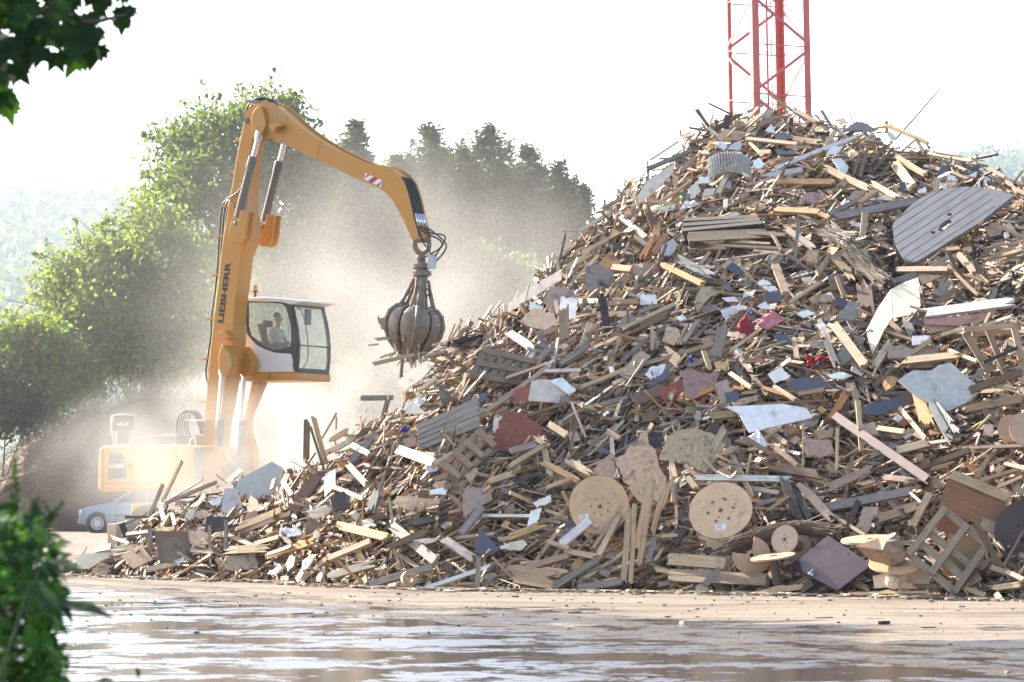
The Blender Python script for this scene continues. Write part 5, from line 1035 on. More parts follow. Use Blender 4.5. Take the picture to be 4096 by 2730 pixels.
def bits(mb):
    for k in range(260):
        z = random.uniform(.75, 1.72); r_ = random.random() * (.5 if z < 1.4 else .38); a = random.random() * 2 * pi; p = HUB + AX * z + gx_ * r_ * cos(a) + gy_ * r_ * sin(a)
        d = (p - (HUB + AX * .9)).normalized() + Vector((random.gauss(0, .5), random.gauss(0, .5), random.gauss(0, .4))); d.normalize(); L = random.uniform(.1, .45); b, c = frame_from(d, Vector((random.gauss(0, 1), random.gauss(0, 1), random.gauss(0, 1))))[1:]
        box(mb, p, d * L / 2, b * random.uniform(.008, .035), c * random.uniform(.004, .012), jcol(PAL[random.choice("peetyc")], .2))
tag(one(bits, "wood_splinters", WOOD), "bunch of splintered wood clenched in the grapple", "splinters", kind="stuff")
# ---- upper carriage
body = plate(rg("C", [(375, 590), (384, 572), (420, 552), (985, 545), (990, 600), (990, 912), (402, 914), (380, 905), (370, 880)]), -1.0, 1.5, "counterweight", bevel=.06)
dk = plate(rg("C", [(465, 608), (565, 622), (578, 640), (600, 800), (592, 808), (455, 820), (452, 810)]), -1.006, -1.002, "dark_panel", pm("panel_dark", (.07, .055, .045), .5, var=.1, dirt=.2), body, bevel=0)
a, b = MP("C", 468, 733, -1.009), MP("C", 580, 731, -1.009)
text_mesh("lettering", "LH30", a, (b - a).normalized(), MZ, (b - a).length, 34 / 1.96 / 186, WH, dk, bold=.035)
for P in ([(413, 575), (417, 575), (417, 900), (413, 900)], [(648, 570), (651, 570), (651, 850), (648, 850)], [(417, 851), (985, 853), (985, 857), (417, 855)], [(616, 698), (637, 698), (637, 728), (616, 728)]): plate(rg("C", P), -1.004, -1.0015, "panel_seam", SEAM, body, bevel=0)
wt = plate(rg("C", [(376, 806), (410, 806), (392, 760)]), -1.004, -1.0015, "warning_triangle", DECAL, body, bevel=0); plate(rg("C", [(380, 803), (406, 803), (392, 768)]), -1.0065, -1.0045, "triangle_face", pm("sign_yellow2", (.75, .45, .02), .5), wt, bevel=0)
plate(rg("C", [(990, 548), (1190, 560), (1200, 800), (1200, 912), (991, 912)]), -1.0, .0, "side_tank", bevel=.03); plate(rg("C", [(1130, 575), (1200, 575), (1200, 830), (1130, 830)]), -1.02, -1.0, "tank_door", GREYP, bevel=.005)
plate(rg("C", [(991, 700), (1640, 780), (1640, 915), (991, 915)]), .0, 1.5, "main_frame", bevel=.02)
def zof(y, w=-1.0): return loc_of(MP("C", 600, y, w))[2]
ztop = zof(548)
pc = MP("C", 570, 540, -.3)
pre = one(lambda mb: lathe(mb, pc, MZ, [(.16, 0), (.16, .26), (.24, .28), (.27, .34), (.27, .52), (.25, .60), (.12, .64), (0, .645)], 28), "pre_cleaner", BLACKP, EX, autosmooth=40)
_a = pc + Vector((-.10, -.274, .38)); text_mesh("lettering", "turbo II", _a, Vector((1, 0, 0)), MZ, .25, .075, WH, pre, bold=.02)
one(lambda mb: tube(mb, [MP("C", 520, 545, -.1), MP("C", 517, 480, -.1), MP("C", 502, 420, -.1)], [.075, .075, .085], 14), "exhaust_pipe", GREYP, EX, smooth=True)
plate(rg("C", [(620, 490), (800, 474), (1000, 468), (1000, 545), (620, 545)]), -.6, .9, "engine_hood", GREYP, bevel=.03)
for k in range(5): 
    w = -.2 + .16 * k; d = 26 * k
    hose([MP("C", 1010 + d, 520, w), MP("C", 992 + d * .8, 400, w), MP("C", 1020 + d * .8, 305, w), MP("C", 1075 + d * .6, 285, w), MP("C", 1140 + d * .4, 330, w), MP("C", 1185 + d * .3, 460, w)], .022)
hose([MP("C", 1100, 700, -.9), MP("C", 1095, 540, -.9), MP("C", 1112, 500, -.9), MP("C", 1140, 520, -.9), MP("C", 1145, 840, -.9)], .018, "hand_rail", mat=WHITEP); hose([MP("C", 985, 540, -.9), MP("C", 988, 720, -.9)], .016, "hand_rail", mat=WHITEP)
hose([MP("C", 1560, 365, 1.2), MP("C", 1610, 362, 1.2), MP("C", 1632, 378, 1.2), MP("C", 1638, 720, 1.2)], .016, "hand_rail", mat=WHITEP)
bx = plate(rg("C", [(1065, 347), (1190, 352), (1190, 365), (1065, 360)]), -.3, .3, "hose_bridge", WHITEP, bevel=.004)
plate(rg("B", [(600, 1035), (690, 1033), (580, 1300), (572, 1400), (612, 1568), (630, 1780), (500, 1780), (520, 1400), (540, 1300)]), .95, 1.15, "cab_riser", bevel=.02)
plate(rg("B", [(600, 1035), (690, 1033), (580, 1300), (572, 1400), (612, 1568), (630, 1780), (500, 1780), (520, 1400), (540, 1300)]), 1.85, 2.05, "cab_riser", bevel=.02)
for (x, y) in ((1320, 620), (1470, 640), (1400, 700)):
    one(lambda mb: [tube(mb, smooth_path([MP("C", x - 30 + 20 * k, y + 100, -.25), MP("C", x - 40 + 22 * k, y + 30, -.3), MP("C", x - 10 + 18 * k, y, -.25), MP("C", x + 20 + 12 * k, y + 60, -.2)], 5), .02, 7) for k in range(4)], "hose_cluster", GREYP, EX, smooth=True)
# ---- cab
wc0, wc1 = .80, 2.02
cpt = lambda x, y, w=wc0: MP("B", x, y, w)
s_, _, z_ = loc_of(cpt(545, 960)); floor_z = z_
CAB_OUT = [(470, 960), (470, 560), (490, 400), (540, 385), (900, 400), (918, 430), (945, 540), (962, 640), (970, 740), (968, 850), (960, 945), (955, 960)]
plate(rg("B", [(470, 962), (955, 962), (962, 966), (965, 1010), (955, 1022), (600, 1028), (470, 1028)]), wc0 - .02, wc1 + .02, "cab_base", bevel=.02)
low = plate(rg("B", [(470, 640), (545, 620), (562, 655), (600, 705), (640, 745), (700, 780), (780, 806), (922, 816), (915, 958), (470, 962)]), wc0, wc0 + .05, "side_panel", WHITEP, bevel=.012)
plate(rg("B", [(470, 380), (560, 372), (700, 368), (900, 384), (935, 392), (935, 428), (900, 430), (830, 412), (560, 404), (470, 404)]), wc0 - .02, wc1 + .02, "cab_roof", WHITEP, bevel=.03)
vis = one(lambda mb: prism(mb, [MP("B", 905, 392, wc0 - .02), MP("B", 1005, 396, wc0), MP("B", 1005, 408, wc0), MP("B", 905, 430, wc0 - .02)], MN * 1.20), "roof_visor", WHITEP, EX, bevel=.01)
for w in (wc0 + .08, wc1 - .15): one(lambda mb: box(mb, MP("B", 930, 412, w) + MF * .03, MF * .04, MN * .07, MZ * .05), "roof_lamp", LAMP, EX, bevel=.008)
def ring_frame(outer, inner, w0, w1, name, mat):       # flat frame between two outlines of equal count
    def f(mb):
        O = [MP("B", x, y, w0) for x, y in outer]; I = [MP("B", x, y, w0) for x, y in inner]; n = len(O); e = MN * (w1 - w0)
        vs = O + I + [p + e for p in O] + [p + e for p in I]; fs = []
        for i in range(n):
            j = (i + 1) % n; fs += [(i, j, n + j, n + i), (2 * n + i, 3 * n + i, 3 * n + j, 2 * n + j), (n + i, n + j, 3 * n + j, 3 * n + i), (i, 2 * n + i, 2 * n + j, j)]
        mb.add(vs, fs)
    return one(f, name, mat, EX, bevel=.006)
wout = [(555, 405), (700, 404), (838, 412), (915, 430), (945, 540), (962, 650), (968, 760), (962, 950), (905, 815), (780, 805), (640, 745), (562, 655), (548, 560)]
win = [(572, 412), (700, 412), (832, 422), (868, 450), (895, 540), (908, 620), (910, 700), (905, 745), (880, 765), (790, 788), (690, 755), (590, 670), (572, 600)]
def side(w0, w1):
    ring_frame(wout, win, w0, w1, "side_frame", BLACKP)
    return plate(rg("B", win), w0 + .015, w0 + .021, "side_glass", GLASS, EX, bevel=0)
side(wc0, wc0 + .05); side(wc1 - .05, wc1)
plate(rg("B", [(470, 640), (562, 655), (640, 745), (780, 806), (922, 816), (915, 958), (470, 962)]), wc1 - .05, wc1, "side_panel", WHITEP, bevel=.012)
# front: posts, cross bar, lower sill, glass, following the curve of the nose
nose = [(918, 430), (945, 540), (962, 640), (970, 740), (968, 850), (958, 950)]
def nose_strip(mb, w0, w1, th, i0=0, i1=6):
    a = [MP("B", x, y, wc0) + MN * (w0 - wc0) for x, y in nose[i0:i1]]; n = len(a); e = MN * (w1 - w0)
    vs = a + [p + e for p in a] + [p - MF * th for p in a] + [p + e - MF * th for p in a]; fs = []
    for i in range(n - 1): fs += [(i, i + 1, n + i + 1, n + i), (2 * n + i, 3 * n + i, 3 * n + i + 1, 2 * n + i + 1), (i, 2 * n + i, 2 * n + i + 1, i + 1), (n + i, n + i + 1, 3 * n + i + 1, 3 * n + i)]
    fs += [(0, n, 3 * n, 2 * n), (n - 1, 2 * n + n - 1, 4 * n - 1, 2 * n - 1)]; mb.add(vs, fs)
one(lambda mb: nose_strip(mb, wc0, wc0 + .06, .06), "front_post", BLACKP, EX, smooth=False); one(lambda mb: nose_strip(mb, wc1 - .06, wc1, .06), "front_post", BLACKP, EX)
one(lambda mb: nose_strip(mb, wc0 + .06, wc1 - .06, .006), "windscreen", GLASS, EX)
def fbar(x, y, h, name): p = MP("B", x, y, wc0); return one(lambda mb: box(mb, p + MN * ((wc1 - wc0) / 2), MN * ((wc1 - wc0) / 2 - .03), MZ * h, MF * .025), name, BLACKP, EX)
fbar(968, 748, .012, "screen_bar"); fbar(955, 945, .05, "front_sill"); fbar(921, 436, .03, "front_header")
one(lambda mb: [tube(mb, [MP("B", 920, 432, wc0 + f * 1.2) + MF * .03, MP("B", 962, 640, wc0 + f * 1.2 + .35) + MF * .04], .012, 6) for f in (.35, .45)], "wiper", BLACKP, EX)
one(lambda mb: plate_grid(mb) if False else [tube(mb, [MP("B", 966, 600, wc0 + .2 + k * .25) - MF * .25, MP("B", 970, 760, wc0 + .2 + k * .25) - MF * .25], .008, 6) for k in range(3)], "guard_bar", GREYP, EX)
# mirror and handrail at the far front corner
hose([MP("B", 935, 460, wc1) + MF * .05, MP("B", 955, 480, wc1) + MF * .12, MP("B", 985, 650, wc1) + MF * .16, MP("B", 992, 850, wc1) + MF * .16, MP("B", 975, 935, wc1) + MF * .08], .014, "mirror_rail", mat=BLACKP)
mr_ = MP("B", 975, 530, wc1) + MF * .22
one(lambda mb: box(mb, mr_, MF * .035, MN * .10, MZ * .17), "mirror", BLACKP, EX, bevel=.02)
one(lambda mb: box(mb, MP("B", 925, 990, wc1 - .35) + MF * .12, MF * .02, MN * .22, MZ * .08), "front_grille", GREYP, EX, bevel=.01)
for x in (735, 1045):
    if x < 900:
        t_ = plate(rg("B", [(720, 1008), (750, 1008), (735, 972)]), wc0 - .024, wc0 - .0215, "warning_triangle", DECAL, bevel=0)
        plate(rg("B", [(724, 1005), (746, 1005), (735, 979)]), wc0 - .027, wc0 - .0245, "triangle_face", YEL, t_, bevel=0)
# roof furniture: beacon, lifting eyes
bp_ = MP("B", 628, 372, 1.0)
bc = one(lambda mb: lathe(mb, bp_, MZ, [(.03, 0), (.03, .10), (.06, .11), (.065, .14)], 16), "beacon_foot", BLACKP, EX, autosmooth=40); one(lambda mb: lathe(mb, bp_ + MZ * .14, MZ, [(.062, 0), (.062, .09), (.05, .12), (0, .125)], 18), "beacon_lens", AMBER, bc, autosmooth=40)
for x, y in ((590, 368), (780, 372), (858, 374)):
    p = MP("B", x, y, .95); one(lambda mb: tube(mb, [p + Vector((.028 * cos(a), 0, .028 * sin(a) + .02)) for a in [k * pi / 6 for k in range(13)]], .009, 6, cap=False), "lifting_eye", WHITEP, EX)
# seat and controls
sw = 1.42
seat = one(lambda mb: [box(mb, ML(*loc_of(cpt(800, 790, sw))[:1], sw, floor_z + .52), MF * .25, MN * .25, MZ * .07), box(mb, cpt(735, 690, sw) - MF * .02, (MF * .35 + MZ * -1).normalized() * -.32, MN * .23, MF * .05)], "seat", SEATM, EX, bevel=.03)
one(lambda mb: box(mb, cpt(725, 585, sw), MF * .05, MN * .15, MZ * .085), "headrest", SEATM, seat, bevel=.03)
one(lambda mb: box(mb, ML(loc_of(cpt(830, 800, sw))[0] - .05, sw, floor_z + .22), MF * .22, MN * .22, MZ * .22), "seat_base", BLACKP, seat, bevel=.02)
for w in (sw - .32, sw + .32):
    o = one(lambda mb: box(mb, cpt(830, 740, w), MF * .2, MN * .06, MZ * .05), "armrest_console", BLACKP, EX, bevel=.02); p = cpt(868, 735, w)
    one(lambda mb: tube(mb, [p, p + MZ * .10 + MF * .01, p + MZ * .17], [.012, .014, .024], 8), "joystick", BLACKP, o, smooth=True)
one(lambda mb: box(mb, ML(loc_of(cpt(470, 700))[0] + .05, (wc0 + wc1) / 2, floor_z + .35), MF * .04, MN * .58, MZ * .35), "rear_wall", BLACKP, EX)
one(lambda mb: tube(mb, smooth_path([cpt(905, 640, 1.75), cpt(870, 560, 1.75), cpt(880, 530, 1.75), cpt(900, 545, 1.75)], 5), .012, 6), "grab_handle", WHITEP, EX, smooth=True)
# ---- undercarriage
DUSTY = pm('dusty_yellow', (.50, .36, .22), .8, var=.2, dirt=.6)
cs = loc_of(MP("C", 1430, 900, .25))[0]
one(lambda mb: lathe(mb, ML(cs, .25, 1.05), MZ, [(.75, 0), (.75, .32), (0, .33)], 36), "slew_ring", GREYP, EX, autosmooth=40)
one(lambda mb: [box(mb, ML(cs, .25, .85), MF * 2.3, MN * .5, MZ * .22)], "chassis", YEL, EX, bevel=.04)
for sx in (-1.3, 1.3):
    for sw_ in (-.95, 1.45):
        c = ML(cs + sx, sw_, .52); tyr = one(lambda mb: lathe(mb, c - MN * .15, MN, [(.26, 0), (.46, .0), (.52, .05), (.52, .25), (.46, .30), (.26, .30)], 30), "wheel", RUBBER, EX, autosmooth=40)
        one(lambda mb: lathe(mb, c - MN * .12, MN, [(0, .02), (.12, .0), (.14, .05), (.25, .03), (.26, .2), (0, .21)], 20), "rim", YEL, tyr, autosmooth=40)
for sx in (-1.95, 2.35):
    for sw_ in (-1.25, 1.75):
        st_ = one(lambda mb: [bar(mb, ML(cs + sx, .25, .8), ML(cs + sx, sw_, .55), .22, .18), box(mb, ML(cs + sx, sw_, .35), MF * .12, MN * .10, MZ * .32)], "stabiliser", DUSTY, EX, bevel=.02)
        one(lambda mb: lathe(mb, ML(cs + sx, sw_, .0), MZ, [(.30, 0), (.30, .03), (.10, .09), (0, .1)], 20), "foot_plate", GREYP, st_, autosmooth=40)
# ================================================================== DRIVER
SKIN = pm("skin", (.45, .26, .18), .55, var=.08); SHIRT = pm("grey_tshirt", (.50, .50, .50), .9, var=.08); HAIR = pm("dark_hair", (.03, .02, .015), .7, var=.3, scale=40); JEANS = pm("dark_trousers", (.05, .06, .09), .9, var=.2)
hd = cpt(806, 548, sw); hs, hw, hz_ = loc_of(hd)
def PL_(s, w, z): return ML(hs + s, sw + w, hz_ + z)
def skin_obj(name, chains, mat, parent=None, label=None, cat=None, sub=2):
    vs, es, rad = [], [], []
    idx = {}
    for ch in chains:
        prev = None
        for p, r_ in ch:
            k = tuple(round(x, 4) for x in p)
            if k not in idx: idx[k] = len(vs); vs.append(p); rad.append(r_)
            if prev is not None and prev != idx[k]: es.append((prev, idx[k]))
            prev = idx[k]
    org = ORIG[root_of(parent).name] if parent else vs[0].copy()
    me = bpy.data.meshes.new(name); me.from_pydata([tuple(v - org) for v in vs], es, []); o = bpy.data.objects.new(name, me); COL.objects.link(o)
    if parent: o.parent = parent
    else: o.location = org; ORIG[o.name] = org
    m = o.modifiers.new("skin", 'SKIN'); m.use_smooth_shade = True; s = o.modifiers.new("smooth", 'SUBSURF'); s.levels = s.render_levels = sub
    for i, r_ in enumerate(rad):
        sv = me.skin_vertices[0].data[i]; rr = r_ if isinstance(r_, tuple) else (r_, r_); sv.radius = rr; sv.use_root = (i == 0)
    me.materials.append(mat)
    if label: tag(o, label, cat)
    return o
pel, ab, ch, nk = PL_(-.10, 0, -.72), PL_(-.11, 0, -.52), PL_(-.06, 0, -.30), PL_(-.02, 0, -.16)
chains = [[(pel, (.15, .12)), (ab, (.14, .11)), (ch, (.15, .12)), (nk, .055), (PL_(0, 0, -.09), .055), (PL_(.01, 0, -.02), (.075, .085)), (PL_(.0, 0, .07), (.075, .09)), (PL_(0, 0, .115), (.05, .06))], [(PL_(.01, 0, -.02), (.075, .085)), (PL_(.085, 0, -.06), .035)]]
shirt = [[(ab - MZ * .08, (.16, .13)), (ab, (.155, .12)), (ch, (.165, .13)), (ch + MZ * .08, (.10, .10))]]; hand_ch = []
for sg in (-1, 1):
    sh, el, wr = PL_(-.06, .20 * sg, -.23), PL_(.05, .27 * sg, -.50), PL_(.27, .26 * sg, -.52); chains.append([(ch, (.15, .12)), (sh, .065), (el, .043), (wr, .030), (PL_(.34, .26 * sg, -.51), (.038, .018))])
    pm_ = PL_(.34, .26 * sg, -.51)
    for j in range(4):
        o1 = (j - 1.5) * .019; chains.append([(pm_, (.038, .018)), (PL_(.385, .26 * sg + o1, -.505), .009), (PL_(.415 - abs(j - 1) * .004, .26 * sg + o1, -.525), .008), (PL_(.405, .26 * sg + o1, -.55), .007)])
    chains.append([(pm_, (.038, .018)), (PL_(.345, .26 * sg - sg * .045, -.50), .010), (PL_(.375, .26 * sg - sg * .058, -.52), .008)])
    shirt.append([(ch, (.165, .13)), (sh, .078), (sh.lerp(el, .55), .064)])
    hip, kn, an = PL_(-.05, .10 * sg, -.74), PL_(.36, .13 * sg, -.70), PL_(.36, .13 * sg, -1.10); chains.append([(pel, (.15, .12)), (hip, .09), (kn, .06), (an, .042), (PL_(.50, .14 * sg, -1.15), .04)])
person = skin_obj("person", chains, SKIN, None, "driver in a pale grey t-shirt with short dark hair seated in the cab, facing right", "person")
skin_obj("tshirt", shirt, SHIRT, person)
skin_obj("trousers", [[(pel, (.165, .13)), (PL_(-.05, .10 * sg, -.74), .10), (PL_(.36, .13 * sg, -.70), .072), (PL_(.36, .13 * sg, -1.05), .055)] for sg in (-1, 1)], JEANS, person)
def hair(mb):
    c = PL_(-.012, 0, .05); vs = []; 
    for i in range(7):
        for j in range(16):
            th = i / 6 * 1.55; a = 2 * pi * j / 16; d = MF * (cos(a) * sin(th)) + MN * (sin(a) * sin(th)) + MZ * cos(th)
            k = 1 if d.dot(MF) < .3 else .96; vs.append(c + MF * (d.dot(MF) * .104 * k - .01) + MN * d.dot(MN) * .085 + MZ * (d.z * .11 - (.05 if d.dot(MF) < -.2 and i > 4 else 0)))
    mb.add(vs, [(i * 16 + j, (i + 1) * 16 + j, (i + 1) * 16 + (j + 1) % 16, i * 16 + (j + 1) % 16) for i in range(6) for j in range(16)])
one(hair, "hair", HAIR, person, smooth=True)
one(lambda mb: [tube(mb, [PL_(.095, 0, .015), PL_(.118, 0, -.012), PL_(.098, 0, -.025)], [.010, .016, .012], 8)], "nose", SKIN, person, smooth=True)
EYE_M = pm("eye", (.03, .02, .02), .2)
for sg in (-1, 1):
    one(lambda mb: lathe(mb, PL_(.092, .032 * sg, .02), MF, [(.0, -.004), (.011, 0), (.006, .006), (0, .007)], 10), "eye", EYE_M, person, smooth=True)
    one(lambda mb: lathe(mb, PL_(.0, .082 * sg, .0), MN * sg, [(.018, 0), (.030, .008), (.02, .018), (0, .012)], 12), "ear", SKIN, person, smooth=True)
one(lambda mb: bar(mb, PL_(.098, -.024, -.055), PL_(.098, .024, -.055), .008, .008), "mouth", pm("lips", (.30, .11, .09), .6), person)
# ================================================================== CAR BEHIND THE EXCAVATOR
CARP = pm("car_paint", (.20, .24, .30), .28, .55, .06, dirt=.25); CGL = pm("car_glass", (.05, .06, .07), .06, var=.1); TRIM = pm("car_trim", (.04, .04, .045), .6, var=.2); HUBC = pm("hub_cap", (.55, .55, .56), .35, .3, .05, dirt=.2)
CY = 89.6; CX = at(310, 2133, CY).x; car = empty("parked_car", (CX + 1.9, CY + .8, 0), "dusty silver-blue hatchback parked behind the material handler, facing left", "car")
def cp(s, w, z): return Vector((CX + s, CY + w, z))
def loft(mb, secs, mi=0):
    n = len(secs[0]); vs = [p for s in secs for p in s]; fs = [(i * n + j, (i + 1) * n + j, (i + 1) * n + (j + 1) % n, i * n + (j + 1) % n) for i in range(len(secs) - 1) for j in range(n)]
    fs += [tuple(range(n)), tuple((len(secs) - 1) * n + j for j in reversed(range(n)))]; mb.add(vs, fs, mi=mi)
def carbody(mb):
    prof = [(0, .42, .62, .55), (.05, .30, .72, .68), (.25, .22, .80, .78), (.6, .22, .88, .82), (1.05, .22, .97, .825), (1.5, .22, .99, .83), (2.6, .22, 1.0, .83), (3.3, .22, 1.0, .82), (3.68, .26, .97, .76), (3.78, .36, .85, .66)]
    secs = []
    for s, z0, z1, hw in prof:
        zm = z0 + (z1 - z0) * .55; ring_ = []
        for w, z in ((-hw * .9, z0), (-hw, z0 + .1), (-hw, zm), (-hw * .95, z1 - .03), (-hw * .85, z1), (hw * .85, z1), (hw * .95, z1 - .03), (hw, zm), (hw, z0 + .1), (hw * .9, z0)): ring_.append(cp(s, w + .83, z))
        secs.append(ring_)
    loft(mb, secs)
cb = one(carbody, "body", CARP, car, autosmooth=35)
def cabin(mb):
    prof = [(.98, .95, .76), (1.75, 1.40, .60), (2.3, 1.44, .60), (3.0, 1.40, .60), (3.45, 1.15, .66), (3.62, .98, .70)]
    loft(mb, [[cp(s, .83 - .74, .94), cp(s, .83 - hw, z), cp(s, .83 + hw, z), cp(s, .83 + .74, .94)] for s, z, hw in prof])
one(cabin, "roof", CARP, car, autosmooth=30)
def sidew(s0, s1, z0, z1, t0, t1, name):
    def f(mb):
        for w0 in (0,):
            pts = [cp(s0, .083, z0), cp(s1, .083, z0), cp(t1, .208, z1), cp(t0, .208, z1)]; prism(mb, [p - Vector((0, .012, 0)) for p in pts], Vector((0, .008, 0)))
    one(f, name, CGL, car)
sidew(1.22, 2.12, .97, 1.34, 1.72, 2.12, "front_window"); sidew(2.2, 3.2, .97, 1.34, 2.2, 2.9, "rear_window")
one(lambda mb: prism(mb, [cp(1.03, .16, .985), cp(1.03, 1.5, .985), cp(1.70, 1.37, 1.385), cp(1.70, .29, 1.385)], Vector((-.012, 0, .018))), "windscreen", CGL, car)
for s in (.62, 3.11):
    c = cp(s, -.005, .30)
    ty = one(lambda mb: lathe(mb, c, Vector((0, 1, 0)), [(.2, 0), (.28, -.0), (.30, .03), (.30, .17), (.2, .18)], 32), "wheel", RUBBER, car, autosmooth=40)
    one(lambda mb: lathe(mb, c - Vector((0, .012, 0)), Vector((0, 1, 0)), [(0, .0), (.06, .0), (.075, .012), (.20, .004), (.215, .02), (.21, .1), (0, .1)], 32), "hub_cap", HUBC, ty, autosmooth=40)
    one(lambda mb: [bar(mb, c + Vector((.115 * cos(k * pi / 7), -.016, .115 * sin(k * pi / 7))), c + Vector((.185 * cos(k * pi / 7), -.012, .185 * sin(k * pi / 7))), .035, .006, Vector((0, -1, 0))) for k in range(14)], "cap_slot", TRIM, ty)
    one(lambda mb: lathe(mb, c + Vector((0, .012, .01)), Vector((0, 1, 0)), [(.36, 0), (.36, .02), (0, .022)], 32), "wheel_arch", TRIM, car)
one(lambda mb: box(mb, cp(.08, .22, .66), Vector((.05, 0, .015)), Vector((0, .16, 0)), Vector((0, 0, .07))), "headlight", LAMP, car, bevel=.02)
one(lambda mb: box(mb, cp(.14, .83, .36), Vector((.16, 0, 0)), Vector((0, .74, 0)), Vector((0, 0, .08))), "bumper", CARP, car, bevel=.04)
one(lambda mb: box(mb, cp(1.9, -.006, .55), Vector((.75, 0, 0)), Vector((0, .006, 0)), Vector((0, 0, .02))), "side_strip", TRIM, car); one(lambda mb: box(mb, cp(1.27, .0, 1.0), Vector((.05, 0, 0)), Vector((0, .09, 0)), Vector((0, 0, .06))), "mirror", CARP, car, bevel=.02)
one(lambda mb: [bar(mb, cp(1.18, -.004, .35), cp(1.24, .0, .93), .008, .004, Vector((0, -1, 0))), bar(mb, cp(2.15, -.004, .35), cp(2.15, .0, .95), .008, .004, Vector((0, -1, 0)))], "door", TRIM, car)
# ================================================================== RED LATTICE TOWER
RUST = pm("tower_red", (.50, .095, .08), .5, var=.12, scale=2, dirt=.12)
TY = 88.0; TS = FPX / TY; TCX = at(3080, 1365, TY).x; tw = empty("lattice_tower", (TCX, TY, 0), "red lattice crane mast rising behind the crest of the pile", "tower")
CR = [Vector((-72 / TS, -163 / TS, 0)), Vector((163 / TS, -72 / TS, 0)), Vector((72 / TS, 163 / TS, 0)), Vector((-163 / TS, 72 / TS, 0))]
LEAN = Vector((-.016, 0, 0)); TTOP = 23.0
def tpt(k, z): k %= 4; return Vector((TCX, TY, z)) + CR[k] + LEAN * (z - 13)
def tz(y): return at(3080, y, TY).z
for k in range(4):
    d1_, d2_ = (CR[(k + 1) % 4] - CR[k]).normalized(), (CR[k - 1] - CR[k]).normalized()
    def leg(mb):
        a, b = tpt(k, 0), tpt(k, TTOP); w = .21
        for da, db in ((d1_, d2_), (d2_, d1_)): bar(mb, a + da * w / 2, b + da * w / 2, w, .022, db)
    one(leg, "leg", RUST, tw, bevel=.004)
nodesF = [tz(y / 3.137) for y in (10, 628, 1245)]; P0 = nodesF[0] - nodesF[1]; zz = [nodesF[0] - P0 * i for i in range(-4, 12)]
for k in range(4):
    for i, z in enumerate(zz):
        zb = z - (tz(0) - tz(30)) * 0; z0, z1 = z, z - P0
        if z1 < .1 or z0 > TTOP: continue
        one(lambda mb: bar(mb, tpt(k, z0), tpt(k + 1, z0), .035, .035, MZ), "strut", RUST, tw)
        e = (i + k) % 2; one(lambda mb: bar(mb, tpt(k + (e == 1), z0 - .06), tpt(k + (e == 0), z1 + .06), .09, .03, CR[k] + CR[(k + 1) % 4]), "diagonal_brace", RUST, tw)
lx0, lx1 = Vector((-42 / TS, 40 / TS, 0)), Vector((22 / TS, 62 / TS, 0))
def lad(mb):
    for l in (lx0, lx1): bar(mb, Vector((TCX, TY, .2)) + l + LEAN * -12.8, Vector((TCX, TY, TTOP)) + l + LEAN * (TTOP - 13), .03, .02, Vector((0, 1, 0)))
    z = .4
    while z < TTOP: bar(mb, Vector((TCX, TY, z)) + lx0 + LEAN * (z - 13), Vector((TCX, TY, z)) + lx1 + LEAN * (z - 13), .018, .018); z += .43
one(lad, "ladder", RUST, tw); one(lambda mb: bar(mb, Vector((TCX + 0 / TS, TY + .1, 0)) + LEAN * -13, Vector((TCX, TY + .1, TTOP)) + LEAN * (TTOP - 13), .06, .06), "riser_pipe", RUST, tw)
# ================================================================== TREES BEYOND
def gcol(n, base, var=.3, warm=.2):
    k = 1 + RNG.uniform(-var, var, (n, 1)); c = np.array(base)[None, :] * k; c[:, 0] *= 1 + RNG.uniform(-warm, warm, n); return np.clip(c, .005, .6)
def blob(px, py, rx, ry, Y, n, cl=24, spread=.5, shell=.5):
    """leaf clusters through an uneven lobe; radii in photo pixels"""
    k = Y / FPX; c = np.array(at(px, py, Y)); m = max(1, n // cl); d = RNG.normal(size=(m, 3)); d /= np.linalg.norm(d, axis=1)[:, None]
    r_ = (shell + (1 - shell) * RNG.random(m)) ** .8; r_ *= 1 + .22 * np.sin(d[:, 0] * 5 + px) * np.cos(d[:, 2] * 6 + py)
    cen = c + d * r_[:, None] * np.array([rx * k, max(rx, ry) * k * .8, ry * k])
    return (cen[:, None, :] + RNG.normal(size=(m, cl, 3)) * spread * np.array([1, 1, .7])).reshape(-1, 3)
